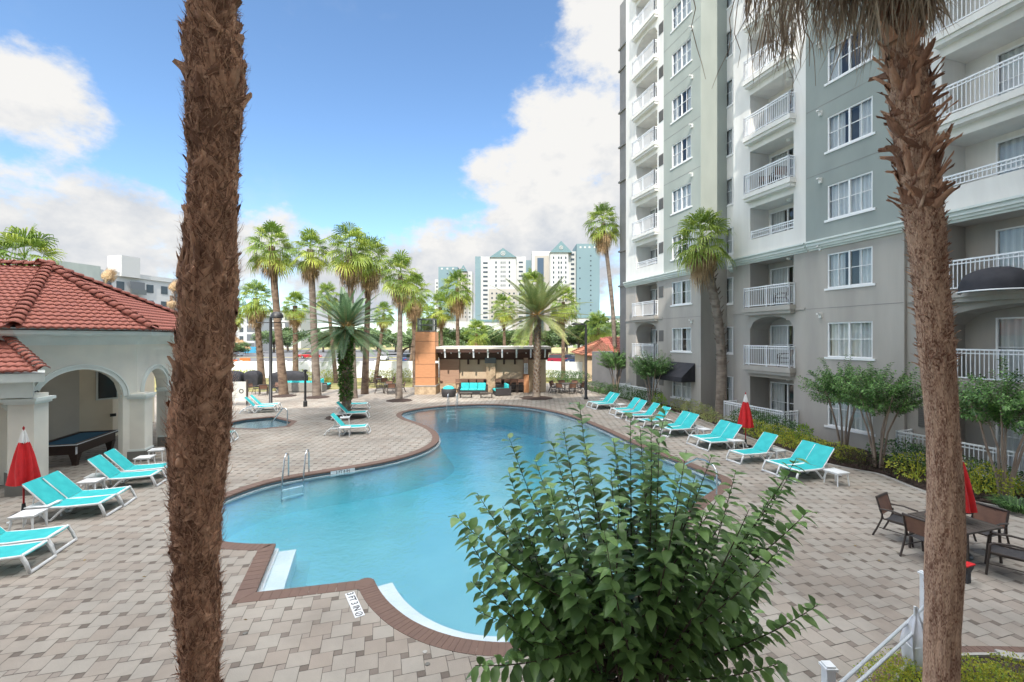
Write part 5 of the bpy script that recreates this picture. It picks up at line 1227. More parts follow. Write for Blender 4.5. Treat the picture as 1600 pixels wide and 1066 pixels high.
# --- foreground shrub in front of the pool
leaf_dark = mat('shrub_leaf', (.14, .255, .082), (.27, .43, .14), by='both', rough=.36, ns=2, lo=.3, hi=.8, trans=.30, var=.4, spec=.5)
twig = mat('twig', (.07, .048, .036), (.11, .08, .055), rough=.9, ns=10)
def leaf(mb, p, d, up_, ln, wd, v_, fold=.25, droop=.2):
    sd_ = d.cross(up_); sd_ = sd_.normalized() if sd_.length > .05 else d.orthogonal().normalized(); nm = sd_.cross(d).normalized(); rows = []
    for f, w_ in ((0, .06), (.22, .72), (.48, 1.0), (.75, .66), (1, .02)):
        c_ = p + d * (ln * f) - Vector((0, 0, droop * ln * f * f)); rows.append([c_ - sd_ * wd * w_ + nm * wd * w_ * fold, c_, c_ + sd_ * wd * w_ + nm * wd * w_ * fold])
    mb.grid(rows, v_)
bsh = thing('shrub', 'large dark green leafy shrub in the foreground overlapping the pool', 'shrub', (.72, 2.75, 0)); r = random.Random(17); lm, sm = MB(), MB(); ob_ = Vector((.72, 2.75, 0))
TIPS = [(712, 806, 2.5), (745, 770, 2.8), (795, 738, 2.7), (795, 682, 2.9), (835, 716, 2.6), (862, 690, 3.0), (905, 628, 2.75), (915, 700, 2.5), (955, 735, 2.6), (985, 652, 2.8), (1000, 668, 2.5), (1018, 650, 2.95), (1030, 690, 2.4), (1062, 742, 2.8), (1112, 712, 2.6), (1150, 735, 2.8), (1205, 775, 2.6), (1245, 715, 2.75), (1232, 745, 2.9), (1262, 800, 2.5), (1225, 850, 2.9), (1278, 945, 2.6), (1200, 900, 2.4), (1222, 1035, 2.4), (1180, 990, 2.7), (735, 908, 2.6), (770, 880, 2.4), (745, 955, 2.8), (742, 1040, 2.2), (800, 1010, 2.5), (790, 835, 3.0), (860, 760, 2.3), (830, 780, 2.6), (1100, 800, 2.4), (1170, 830, 2.5), (1090, 760, 3.0), (1040, 640, 2.7), (880, 670, 2.9), (960, 690, 2.95), (725, 830, 2.7)]
for i in range(44):
    a_ = r.random() * 2 * pi; q = r.random() ** .5; TIPS.append((985 + 235 * q * cos(a_), 885 + 205 * q * sin(a_), r.uniform(2.1, 3.3)))
for i, (tx, ty, Y) in enumerate(TIPS):
    tip = at(tx, ty, Y); b0 = Vector((.72 + r.uniform(-.16, .16), 2.72 + r.uniform(-.2, .2), 2.15 + r.uniform(0, .6)))
    if tip.z < b0.z + .1: b0.z = tip.z - r.uniform(.05, .25)
    hz = Vector((tip.x - b0.x, tip.y - b0.y, 0)); c1_ = b0.lerp(tip, .45) + Vector((hz.x * .12, hz.y * .12, -.10 * hz.length + r.uniform(-.03, .05))); pts = []
    for k in range(15):
        t = k / 14; pts.append(b0 * (1 - t) ** 2 + c1_ * 2 * t * (1 - t) + tip * t * t)
    sm.tube([p - ob_ for p in pts], [.009 - .0075 * k / 14 for k in range(15)], 4, r.random(), False)
    ln_ = sum((pts[k + 1] - pts[k]).length for k in range(14)); nl = int(ln_ * (42 if i < 40 else 27)) + 5
    for k in range(nl):
        f = .28 + .72 * (k + r.random() * .6) / nl; q = min(13.99, f * 14); s_ = int(q); p = pts[s_].lerp(pts[s_ + 1], q - s_); tg = (pts[s_ + 1] - pts[s_]).normalized(); sd_ = tg.cross(Vector((0, 0, 1))); sd_ = sd_.normalized() if sd_.length > .1 else Vector((1, 0, 0))
        an = k * 2.4 + r.uniform(-.4, .4); up2 = sd_.cross(tg); od = sd_ * cos(an) + up2 * sin(an); d = (tg * r.uniform(.25, .7) + od + Vector((0, 0, -.05))).normalized(); sz = r.uniform(.068, .118) * (1 - .12 * max(0, f - .75) / .25) * (1.1 if f < .6 else 1)
        leaf(lm, p - ob_, d, Vector((0, 0, 1)) + od * .2, sz, sz * r.uniform(.25, .34), min(1, r.random() * .8 + .35 * max(0, f - .75) * 2), r.uniform(.15, .4), r.uniform(.1, .5))
for i in range(9):
    a_ = r.uniform(-1, 1); x = r.uniform(-.2, .25); sm.tube([(x * .5, r.uniform(-.12, .12), 0), (x * .8, r.uniform(-.1, .1), 1.1), (x + a_ * .12, r.uniform(-.12, .12), 2.1), (x + a_ * .3, r.uniform(-.2, .2), 2.9)], [.03, .026, .02, .01], 7, r.random())
lm.build('foliage', leaf_dark, bsh, True); sm.build('stems', twig, bsh, True)

# --- crape myrtles in the bed
myr_leaf = mat('myrtle_leaf', (.075, .18, .05), (.16, .30, .08), by='both', rough=.45, ns=1.5, lo=.3, hi=.8, trans=.25, var=.35)
myr_bark = mat('myrtle_bark', (.34, .27, .22), (.22, .16, .125), rough=.85, ns=5, nz=(1, 1, .4))
def myrtle_mesh(seed, nsh=165):
    r = random.Random(seed); lm, sm = MB(), MB()
    for i in range(6):
        a_ = i * 1.05 + r.uniform(-.2, .2); o = Vector((cos(a_), sin(a_), 0)); sm.tube([o * .10, o * .17 + Vector((0, 0, .6)), o * .30 + Vector((r.uniform(-.06, .06), r.uniform(-.06, .06), 1.3)), o * .52 + Vector((0, 0, 2.0)), o * .8 + Vector((0, 0, 2.7))], [.04, .036, .030, .024, .012], 7, r.random())
    for i in range(nsh):
        a_ = r.random() * 2 * pi; q = r.random() ** .6; b0 = Vector((cos(a_) * .55 * q, sin(a_) * .55 * q, 1.85 + r.uniform(0, .9))); d = (Vector((cos(a_), sin(a_), 0)) * (q * 1.25) + Vector((r.gauss(0, .25), r.gauss(0, .25), r.uniform(.35, 1.2)))).normalized(); ln = r.uniform(.7, 1.35)
        pts = [b0 + d * (ln * k / 6) + Vector((0, 0, -.06 * (k / 6) ** 2)) for k in range(7)]; sm.tube(pts, [.008 - .001 * k for k in range(7)], 3, r.random(), False)
        for k in range(34):
            f = .12 + .88 * k / 34; qf = min(5.99, f * 6); s_ = int(qf); p = pts[s_].lerp(pts[s_ + 1], qf - s_); an = k * 2.4; x = d.orthogonal().normalized(); y = d.cross(x); od = x * cos(an) + y * sin(an); dd_ = (d * .5 + od).normalized(); sz = r.uniform(.08, .13); sd_ = dd_.cross(Vector((0, 0, 1))); sd_ = (sd_.normalized() if sd_.length > .1 else x) * sz * .3
            mb_ = p + dd_ * sz * .5; lm.face([p, mb_ - sd_ + Vector((0, 0, .01)), p + dd_ * sz - Vector((0, 0, .02)), mb_ + sd_ + Vector((0, 0, .01))], r.random())
    return lm.mesh('crown', myr_leaf), sm.mesh('trunk', myr_bark, True)
MY = [myrtle_mesh(2), myrtle_mesh(6, 175)]
for i, (px, v_, s_, lb_) in enumerate(((1318, 17.4, 1.0, 'multi-trunked crape myrtle before the teal wall, left of the pair'), (1372, 16.5, .98, 'multi-trunked crape myrtle before the teal wall, right of the pair'), (1570, 16.9, 1.02, 'multi-trunked crape myrtle at the right picture edge'), (1018, 17.0, 1.0, 'crape myrtle beside the black window awning'), (962, 18.2, 1.05, 'crape myrtle at the far end of the planting bed'))):
    u_ = uof(px, v_); t = thing('crape_myrtle', lb_, 'tree', UV(u_, v_, .04), i * 1.3, 'crape myrtles in the planting bed'); t.scale = (s_,) * 3; put('crown', MY[i % 2][0], t); put('trunk', MY[i % 2][1], t)
# --- shrubs
sh_green = mat('hedge_leaf', (.05, .12, .038), (.105, .20, .06), by='both', rough=.5, ns=2, trans=.2, var=.4)
sh_yell = mat('variegated_leaf', (.60, .58, .06), (.18, .28, .05), by='both', rough=.5, ns=2.5, lo=.35, hi=.7, trans=.25, var=.3)
sh_pale = mat('pale_variegated_leaf', (.48, .47, .18), (.19, .26, .09), by='both', rough=.5, ns=2.5, lo=.35, hi=.7, trans=.25, var=.3)
sh_red = mat('bronze_leaf', (.10, .045, .035), (.06, .075, .03), by='both', rough=.5, ns=2.5, trans=.2, var=.35)
sh_lime = mat('lime_leaf', (.36, .50, .04), (.18, .32, .04), by='both', rough=.5, ns=2.5, trans=.3, var=.3)
def shrub_mesh(seed, mtl, n=650, lz=.05, open_=.0):
    r = random.Random(seed); mb = MB()
    for i in range(14):
        a_ = r.random() * 6.3; q = r.random() * .7; mb.tube([(0, 0, 0), (cos(a_) * q * .5, sin(a_) * q * .5, .35), (cos(a_) * q * .8, sin(a_) * q * .8, .75)], [.012, .009, .005], 4, .5, False)
    for i in range(n):
        v_ = Vector((r.gauss(0, 1), r.gauss(0, 1), r.gauss(0, 1))).normalized(); k = (.55 + .45 * r.random() ** .5) * (1 + .30 * noise.noise(v_ * 2.2 + Vector((seed, 0, 0)))); p = Vector((v_.x * k, v_.y * k, .52 + .5 * v_.z * k)); d = (v_ + Vector((r.gauss(0, .5), r.gauss(0, .5), r.uniform(-.2, .7)))).normalized(); sz = lz * r.uniform(1.5, 2.6); sd_ = d.orthogonal().normalized(); sd_ = (sd_ * cos(i) + d.cross(sd_) * sin(i)) * sz * .32
        q = p + d * sz * .5 + Vector((0, 0, .012)); mb.face([p, q - sd_, p + d * sz - Vector((0, 0, .02)), q + sd_], r.random())
    return mb.mesh('shrub', mtl)
SH = {'g': [shrub_mesh(1, sh_green, 900, .045), shrub_mesh(2, sh_green, 900, .045)], 'y': [shrub_mesh(3, sh_yell, 620), shrub_mesh(4, sh_yell, 620)], 'p': [shrub_mesh(5, sh_pale, 420, .06)], 'r': [shrub_mesh(6, sh_red, 420, .06)], 'l': [shrub_mesh(7, sh_lime, 380, .07)]}
DESC = {'g': ('clipped dark green hedge shrub', 'dark green hedge shrubs'), 'y': ('bushy yellow variegated shrub', 'yellow variegated shrubs'), 'p': ('loose pale yellow green shrub', 'pale variegated shrubs'), 'r': ('low bronze red leafed shrub', 'bronze shrubs'), 'l': ('bright lime leafed plant', 'lime leafed plants')}
def shrub(kind, p, s_, where, rz=None):
    o = put('shrub', SH[kind][rnd.randrange(len(SH[kind]))], None, p, rnd.random() * 6); o.scale = s_ if isinstance(s_, tuple) else (s_,) * 3
    return tag(o, DESC[kind][0] + ' ' + where, 'shrub', DESC[kind][1] + ' ' + where.split(',')[0])
bedat = lambda px, v_: UV(uof(px, v_), v_, .05)
for kind, px, v_, s_, wh in [('g', 1215, 17.3, (.75, .75, .95), 'by the white bay patio rail, right end'), ('g', 1190, 17.4, (.75, .75, 1.0), 'by the white bay patio rail, middle'), ('g', 1168, 17.5, (.75, .75, 1.0), 'by the white bay patio rail, left end'), ('g', 1240, 17.2, (.7, .7, .8), 'by the white bay patio rail, past its corner'),
        ('y', 1185, 16.4, (.6, .6, .75), 'behind the standing red umbrella, nearest to it'), ('y', 1212, 16.3, (.65, .65, .75), 'right of the standing red umbrella, first one'), ('y', 1240, 16.2, (.6, .6, .7), 'right of the standing red umbrella, second one'), ('y', 1268, 16.1, (.55, .55, .65), 'right of the standing red umbrella, third one'), ('y', 1300, 16.2, (.6, .6, .6), 'before the left crape myrtle stems, left one'), ('y', 1327, 16.4, (.5, .5, .5), 'before the left crape myrtle stems, right one'),
        ('r', 1322, 16.0, (.5, .5, .5), 'between loungers and crape myrtle, left one'), ('r', 1345, 16.1, (.5, .5, .45), 'between loungers and crape myrtle, middle one'), ('r', 1405, 16.3, (.45, .45, .4), 'right of the crape myrtle stems'), ('g', 1408, 17.3, (.85, .85, .95), 'before the right bay patio rail, left end'), ('g', 1432, 17.2, (.7, .7, .85), 'before the right bay patio rail, next to the trunk'), ('y', 1433, 16.3, (.75, .75, .8), 'left of the right foreground palm trunk'), ('y', 1530, 16.6, (.75, .75, .85), 'right of the right foreground palm trunk, first one'), ('y', 1555, 16.9, (.6, .6, .7), 'right of the right foreground palm trunk, second one'), ('g', 1520, 17.4, (.7, .7, .8), 'under the patio rail right of the palm trunk'), ('g', 1560, 17.5, (.7, .7, .7), 'under the patio rail at the right edge'),
        ('p', 1063, 17.9, (.6, .6, .75), 'below the sage tower window, left one'), ('p', 1082, 17.6, (.6, .6, .85), 'below the sage tower window, middle one'), ('p', 1100, 17.3, (.6, .6, .75), 'below the sage tower window, right one'), ('p', 1112, 17.0, (.5, .5, .6), 'left of the leaning palm foot'), ('p', 1143, 17.2, (.45, .45, .55), 'right of the leaning palm foot'), ('l', 1030, 16.9, (.45, .45, .95), 'in front of the far crape myrtle stems'), ('l', 1255, 16.7, (.35, .35, .9), 'among the yellow shrubs'), ('r', 1130, 16.3, (.4, .4, .3), 'in front of the leaning palm foot')]:
    shrub(kind, bedat(px, v_), s_, wh)
for i, px in enumerate((930, 942, 955, 968, 982, 994, 1006, 1016)):
    shrub('g', bedat(px, 17.6 - .0 * i), (.95, .75, .85 if i < 3 else 1.0), 'along the far bed edge, number %d from the lamp post' % (i + 1))
for px, py, s_ in ((1385, 1052, .3), (1408, 1046, .33), (1428, 1060, .3), (1520, 1040, .3), (1545, 1055, .32), (1512, 1062, .3), (1575, 1060, .3), (1420, 1025, .25), (1595, 1040, .3)):
    p = G(px, py, .3); shrub('y', Vector((p.x, p.y, .03)), (s_, s_, s_ * 1.1), 'in the corner bed, %s' % {1385: 'left end by the railing', 1408: 'below the white cover', 1428: 'against the trunk', 1520: 'first right of the trunk', 1545: 'second right of the trunk', 1512: 'lowest beside the trunk', 1575: 'third right of the trunk', 1420: 'behind the white cover', 1595: 'at the right edge'}[px])
for i, px in enumerate((372, 390, 474, 508, 520, 580, 592, 604, 617, 630, 639)):
    p = G(px, 596 if px < 400 else 597); shrub('p' if i > 4 else 'y', p, (.95, .8, 1.25), 'along the white fence, number %d from the left' % (i + 1))
for i, px in enumerate((852, 862, 873, 884, 896, 908)):
    p = G(px, 595 + i * .8); shrub('p' if i < 2 else 'g', p, (1.05, .85, 1.2), 'along the right white fence, number %d from the left' % (i + 1))
gp = put('grass_tuft', None) if False else None
mb = MB(); r = random.Random(3)
for i in range(420):
    a_ = r.random() * 6.28; q = r.random() ** .5 * .35; p = Vector((cos(a_) * q, sin(a_) * q, 0)); d = Vector((cos(a_) * .7, sin(a_) * .7, 1)).normalized(); ln = r.uniform(.25, .5); sd_ = Vector((-sin(a_), cos(a_), 0)) * .012; m1 = p + d * ln * .6; mb.face([p - sd_, p + sd_, m1 + sd_, m1 - sd_], r.random()); mb.face([m1 - sd_, m1 + sd_, m1 + Vector((cos(a_), sin(a_), -.2)) * ln * .4], r.random())
o = mb.build('ornamental_grass', sh_green, None, False, bedat(1590, 15.95)); tag(o, 'tuft of arching green grass at the right end of the bed edge', 'grass tuft')

# ================================================================== BAR PAVILION AND LOUNGE
orange_tile = mat('orange_cladding', (.56, .27, .13), (.50, .23, .11), by='noise', rough=.65, ns=2.5, nz=(1, 1, 6), bump=.1, bs=30)
stone_base = mat('stone_base', (.55, .42, .28), (.36, .26, .17), rough=.85, ns=4, bump=.6, bs=12, bd=.03)
beige_wall = mat('bar_beige_wall', (.60, .48, .34), (.55, .43, .30), rough=.85, ns=1.5)
wood_panel = mat('bar_wood_panel', (.46, .30, .21), (.38, .235, .165), rough=.6, ns=3, nz=(.5, .5, 14))
dark_soffit = mat('dark_soffit', (.075, .034, .024), (.055, .026, .02), rough=.7, ns=3)
wicker = mat('dark_wicker', (.045, .042, .045), (.025, .023, .025), rough=.7, ns=60, bump=.6, bs=160, bd=.01, nz=(1, 1, 3))
wicker_grey = mat('grey_wicker', (.30, .285, .26), (.22, .21, .19), rough=.75, ns=60, bump=.5, bs=160, bd=.01, nz=(1, 1, 3))
grey_mesh = mat('lantern_steel', (.14, .15, .15), rough=.5, metal=.4)
Yc = 36.4
col = thing('orange_column', 'square orange clad column with stone base and glass lantern left of the bar', 'column', Vector(((664.5 - 800) / F * Yc, Yc + .8, 0)))
m = MB(); m.box(-.81, .81, -.80, .8, .72, 5.08); cb_ = m.build('shaft', orange_tile, col)
for z in (1.35, 2.45, 3.35, 4.3): m = MB(); m.box(-.815, .815, -.806, .806, z, z + .025); m.build('joint', dark_soffit, cb_)
m = MB(); m.box(-.86, .86, -.85, .85, 0, .66); m.build('base', stone_base, col); m = MB(); m.box(-.90, .90, -.89, .89, .66, .74); m.build('base_cap', concrete, col)
m = MB()
for sx in (-1, 1):
    for sy in (-1, 1): m.box(sx * .62 - .05, sx * .62 + .05, sy * .62 - .05, sy * .62 + .05, 5.08, 6.2)
for z in (5.12, 5.62, 6.1):
    m.box(-.68, .68, -.68, -.60, z, z + .08); m.box(-.68, .68, .60, .68, z, z + .08); m.box(-.68, -.60, -.60, .60, z, z + .08); m.box(.60, .68, -.60, .60, z, z + .08)
ln_ = m.build('lantern', grey_mesh, col); m = MB(); m.grid([[(x, y, z) for x, y in ((-.6, -.6), (.6, -.6), (.6, .6), (-.6, .6))] for z in (5.1, 6.15)], .5, True); m.build('glass', glass('lantern_glass', (.65, .72, .72), .2), ln_)
m = MB(); rows = []
for i in range(9): a_ = pi * .5 * i / 8; rows.append([(-.82 - 1.35 * sin(a_), -.6 + 1.2 * k, 3.2 + .75 * cos(a_)) for k in (0, 1)])
m.grid(rows); m.grid([[(x, y, z - .05) for x, y, z in r_] for r_ in rows][::-1]); m.build('curved_canopy', dark_soffit, col)
m = MB(); m.box(-.95, -.82, -.3, .3, 1.9, 3.4); m.build('wall_speaker', dark_soffit, col)
m = MB(); m.box(.82, 1.05, -.82, -.7, 2.55, 2.72); m.build('wall_light', rail_white, col)
Yb = 38.4
bar = thing('bar_pavilion', 'poolside bar with flat dark roof, wood panel and two shuttered serving windows', 'bar', Vector((0, Yb, 0)))
def bx_(px): return (px - 800) / F * Yb
xL, xR = -6.2, bx_(853)
m = MB(); m.box(xL - .1, xR + .3, -1.75, 3.2, 3.68, 3.88); m.build('roof', mat('bar_roof_edge', (.58, .54, .49), rough=.8), bar)
m = MB(); m.box(xL - .05, xR + .25, -1.68, 3.1, 3.40, 3.675); m.grid([[(x, y, z) for x in (xL, xR + .15)] for y, z in ((-1.2, 3.40), (-.2, 2.75))]); m.build('soffit', dark_soffit, bar)
for i in range(8):
    x = xL + .7 + i * (xR - xL - .9) / 7; m = MB()
    for k in range(6): q = k / 5; m.box(x - .06, x + .06, -1.9 + .3 * q, -1.77 + .3 * q, 3.62 - .55 * q ** 1.6 - .1, 3.62 - .55 * q ** 1.6 + .04)
    m.build('rafter_tail', rail_white if i % 2 == 0 else trim_pale, bar)
for i in range(12): x = xL + .4 + i * (xR - xL - .6) / 11; m = MB(); m.lathe([(.05, -.1), (.06, -.02), (.05, 0)], 8, (x, -1.45, 3.40)); m.build('soffit_light', lamp_m, bar)
m = MB(); m.box(xL, bx_(718), -.25, 0, .75, 3.0); m.build('wood_panel', wood_panel, bar)
m = MB(); m.box(xL, bx_(718), -.32, 0, 0, .74); m.build('panel_base', stone_base, bar)
m = MB(); m.box(xL, xR, .02, .2, 0, 3.45); m.build('back_wall', beige_wall, bar)
for a_, b_ in ((720, 760), (775, 817)):
    m = MB(); m.box(bx_(a_), bx_(b_), -.10, .015, 1.12, 2.9); 
    sh_ = m.build('shutter', beige_wall, bar)
    for q in (.3, .7): m = MB(); x = bx_(a_) + (bx_(b_) - bx_(a_)) * q; m.box(x - .08, x + .08, -.35, -.1, 2.35, 2.78); m.build('shutter_bracket', dark_soffit, sh_)
    m = MB(); m.box(bx_(a_) - .05, bx_(b_) + .05, -.62, -.10, 1.02, 1.10); m.build('counter_top', dark_soffit, bar); m = MB(); m.box(bx_(a_), bx_(b_), -.28, -.0, 0, 1.02); m.build('counter_front', wicker, bar)
m = MB(); m.box(bx_(760.5), bx_(774.5), -.5, .0, 0, 2.45); m.build('stone_pier', stone_base, bar); m = MB(); m.box(bx_(758), bx_(775), -.45, -.05, 2.45, 2.95); m.build('speaker_box', grey_mesh, bar)
m = MB(); m.box(bx_(817.5), bx_(826), -.7, .2, 0, 1.5); m.build('end_pier', orange_tile, bar)
m = MB(); m.box(bx_(818), bx_(825), -.45, -.1, 1.5, 3.4); m.build('end_post', wood_panel, bar)
m = MB(); m.box(bx_(818.5), bx_(824.5), -.5, -.46, 1.55, 2.45); q = m.build('notice_board', enamel, bar)
for k in range(7): m = MB(); w_ = (.26, .2, .24, .28, .22, .26, .16)[k]; m.box(bx_(821.5) - w_ / 2, bx_(821.5) + w_ / 2, -.505, -.499, 2.3 - k * .1, 2.33 - k * .1); m.build('printed_line', ink, q)
GS = 'bar stools at the serving windows'
ORD = ['first', 'second', 'third', 'fourth', 'fifth', 'sixth', 'seventh', 'eighth']
st = thing('bar_stool', 'slatted bar stool, first from the left along the serving windows', 'bar stool', (0, 0, 0), 0, GS); w = .24
m = MB(); m.box(-w, w, -w, w, .74, .78); m.build('seat', brown_metal, st)
m = MB()
for z in (.92, 1.02, 1.12): m.box(-w, w, -w - .03, -w, z, z + .07)
m.box(-w - .02, -w + .02, -w - .035, -w + .0, .74, 1.22); m.box(w - .02, w + .02, -w - .035, -w, .74, 1.22); m.build('backrest', brown_sling, st)
for sx in (-1, 1):
    for sy in (-1, 1): m = MB(); m.tube([(sx * .2, sy * .2, .75), (sx * .25, sy * .25, 0)], .02, 5); m.build('leg', brown_metal, st)
m = MB(); m.box(-.23, .23, -.25, -.22, .28, .31); m.box(-.23, .23, .22, .25, .28, .31); m.build('foot_rest', brown_metal, st)
for i, px in enumerate((719, 728, 740, 752, 779, 792, 802, 813)):
    p = Vector((bx_(px), Yb - 1.0, 0))
    if i == 0: st.location = p; st.rotation_euler = (0, 0, .1)
    else: dup(st, p, rnd.uniform(-.2, .2), 'slatted bar stool, %s from the left along the serving windows' % ORD[i], GS)
def sofa(label, p, rz, wd, dp, m_, cush=2, arms=(1, 1), hb=.75):
    t = thing('sofa', label, 'sofa', p, rz); m = MB(); m.box(-wd / 2, wd / 2, -dp / 2, dp / 2, .06, .34); m.build('base', m_, t)
    m = MB(); m.box(-wd / 2, wd / 2, dp / 2 - .14, dp / 2, .341, hb); m.build('back', m_, t)
    for k, sg in enumerate((-1, 1)):
        if arms[k]: m = MB(); m.box(sg * wd / 2 - (.14 if sg > 0 else 0), sg * wd / 2 + (.14 if sg < 0 else 0), -dp / 2, dp / 2 - .141, .341, .60); m.build('armrest', m_, t)
    x0, x1 = -wd / 2 + (.15 if arms[0] else .01), wd / 2 - (.15 if arms[1] else .01); cw = (x1 - x0) / cush
    for k in range(cush):
        for nm_, y0, y1, z0, z1 in (('seat_cushion', -dp / 2 - .02, dp / 2 - .30, .345, .48), ('back_cushion', dp / 2 - .31, dp / 2 - .145, .40, hb + .15)):
            bm = bmesh.new(); bmesh.ops.create_cube(bm, size=1); bmesh.ops.scale(bm, vec=(cw - .02, y1 - y0, z1 - z0), verts=bm.verts); bmesh.ops.bevel(bm, geom=bm.edges, offset=.045, segments=3, affect='EDGES', profile=.6)
            bmesh.ops.translate(bm, vec=(x0 + cw * (k + .5), (y0 + y1) / 2, (z0 + z1) / 2), verts=bm.verts); me = bpy.data.meshes.new(nm_); bm.to_mesh(me); bm.free(); me.materials.append(teal_cushion); me.polygons.foreach_set('use_smooth', [True] * len(me.polygons)); put(nm_, me, t)
    return t
sofa('dark wicker sofa with teal back cushions in front of the bar', G(739, 616.5) + Vector((0, .3, 0)), 0, 2.35, .95, wicker, 3)
sofa('dark wicker loveseat with teal cushions turned sideways right of the bar sofa', G(784, 617), R(-78), 1.5, 1.25, wicker, 2, (0, 1))
t = thing('armchair', 'round dark wicker armchair with domed teal cushion left of the bar sofa', 'armchair', G(701, 620)); m = MB(); m.lathe([(.52, .05), (.56, .3), (.58, .62), (.50, .64), (.48, .4), (.0, .38)], 20); m.build('shell', wicker, t, True); m = MB(); m.lathe([(.47, .41), (.47, .58), (.40, .74), (.22, .84), (0, .87)], 18); m.build('cushion', teal_cushion, t, True)
for px, lb_ in ((728, 'low dark table before the bar sofa, left one'), (760, 'low dark table before the bar sofa, right one')):
    t = thing('coffee_table', lb_, 'table', G(px, 621.5)); m = MB(); m.box(-.48, .48, -.28, .28, .34, .39); m.build('table_top', tabletop_m, t)
    for sx in (-1, 1):
        for sy in (-1, 1): m = MB(); m.box(sx * .42 - .025, sx * .42 + .025, sy * .24 - .025, sy * .24 + .025, 0, .34); m.build('leg', brown_metal, t)
sofa('long grey wicker sectional with teal cushions behind the hooded lamp', G(468, 613) + Vector((0, .4, 0)), pi, 3.9, 1.0, wicker_grey, 4, (1, 1), .8)
sofa('dark wicker sofa end with teal cushions right of the grey sectional', G(498, 609) + Vector((.2, .6, 0)), R(100), 1.6, .9, wicker, 2, (1, 0))
def tset(px, py, lab, n, rad, s_, rnd_, ci, grp):
    p = G(px, py); dining_table('dark ' + ('round' if rnd_ else 'square') + ' patio table ' + lab, p, .3, s_, rnd_)
    for k in range(n):
        a_ = 2 * pi * k / n + ci; chair(p + Vector((cos(a_), sin(a_), 0)) * rad, a_ + pi, 'dark patio chair %s of the %s ' % (ORD[k] + ' around', 'table') + lab, grp)
tset(886, 613, 'by the right lamp post', 8, 1.15, .75, True, .2, 'chairs around the round table by the lamp post')
tset(610, 614, 'left of the orange column, nearer one', 4, .85, .5, False, .35, 'chairs around the nearer table by the column')
tset(596, 604, 'left of the orange column, farther one', 4, .85, .5, False, .5, 'chairs around the farther table by the column')
tset(412, 616, 'behind the rules board', 3, .8, .45, True, 1.0, 'chairs around the table behind the board')
for px, py, sx, lb_ in ((396, 604, .85, 'black covered grill right of the rules board'), (365, 605, 1.1, 'black covered grill peeking over the rules board'), (452, 605, 2.0, 'wide black covered outdoor kitchen behind the hooded lamp')):
    t = thing('covered_grill', lb_, 'grill', G(px, py)); m = MB(); rows = []
    for z, k in ((.0, 1.0), (.5, 1.0), (1.05, 1.02), (1.3, .9), (1.48, .55), (1.53, .1)): rows.append([(sx * k * .8 * (1 + .05 * sin(7 * a_)) * max(-1, min(1, 1.35 * cos(a_))), .5 * k * (1 + .05 * sin(5 * a_)) * max(-1, min(1, 1.35 * sin(a_))), z) for a_ in [2 * pi * j / 28 for j in range(28)]])
    m.grid(rows, .5, True); m.build('cover', black_canvas, t, True); m = MB(); m.box(-sx * .7, sx * .7, -.4, .4, 0, .06); m.build('base', dark_metal, t)
# rules board
pb = G(368, 634); bd_ = thing('rules_board', 'white pool rules board with ring emblem between dark posts', 'sign', pb, R(4)); bw = 1.42 * .66
k_ = pb.y / F; hw_ = 17.5 * k_; m = MB(); m.box(-hw_, hw_, -.03, .03, .28, 1.62); fb = m.build('panel', mat('board_face', (.60, .60, .56), (.54, .54, .50), rough=.5, ns=4), bd_)
for sx in (-1, 1): m = MB(); m.box(sx * hw_ - .05, sx * hw_ + .05, -.05, .05, 0, 1.75); m.build('post', brown_metal, bd_)
m = MB(); m.lathe([(.10, 0), (.10, .012), (.15, .012), (.15, 0)], 24, cap=False); q = m.build('ring_emblem', ink, fb); q.matrix_local = Matrix.Translation((hw_ * .52, -.031, .98)) @ Matrix.Rotation(R(90), 4, 'X')
for k in range(11):
    w_ = (.5, .62, .44, .3, .34, .3, .36, .3, .6, .66, .5)[k]; m = MB(); m.box(-hw_ * .85, -hw_ * .85 + w_ * hw_ * 1.6, -.034, -.030, 1.5 - k * .105, 1.53 - k * .105); m.build('printed_line', mat('faded_ink', (.30, .30, .29), rough=.6) if k == 0 else bpy.data.materials['faded_ink'], fb)
# lamps and posts
def lamp(label, p, h, dx, hood, w_):
    t = thing('street_lamp', label, 'street lamp', p); m = MB(); m.lathe([(.16, 0), (.16, .12), (.11, .16), (.095, h - .3), (.06, h)], 12); m.build('post', dark_metal, t, True); m = MB()
    if hood: m.lathe([(w_, h - .12), (w_ * .96, h + .04), (w_ * .7, h + .22), (w_ * .3, h + .3), (0, h + .31)], 18, (dx, 0, 0)); m.lathe([(w_ * .85, h - .13), (0, h - .13)], 18, (dx, 0, 0))
    else: m.lathe([(w_, h - .02), (w_ * .85, h + .07), (w_ * .4, h + .14), (0, h + .15)], 18, (dx, 0, 0)); m.lathe([(w_ * .85, h - .03), (0, h - .03)], 18, (dx, 0, 0)); m.tube([(0, 0, h - .05), (dx, 0, h + .02)], .035, 6)
    m.build('hood', dark_metal, t, True)
    if hood: m = MB(); m.tube([(-.95, 0, h - .45), (1.0, 0, h - .45)], .03, 6); m.tube([(-.95, 0, h - .45), (-1.0, 0, h - .2)], .03, 6); m.build('cross_arm', dark_metal, t)
    return t
pA = G(423, 633); lamp('tall dark lamp post with rounded hood left of the tallest fan palm', pA, H + 36 / F * pA.y, .42, True, .42)
pA = G(915.5, 624); lamp('tall dark lamp post with flat hood right of the pool end', pA, H + 23 / F * pA.y, -.62, False, .52)
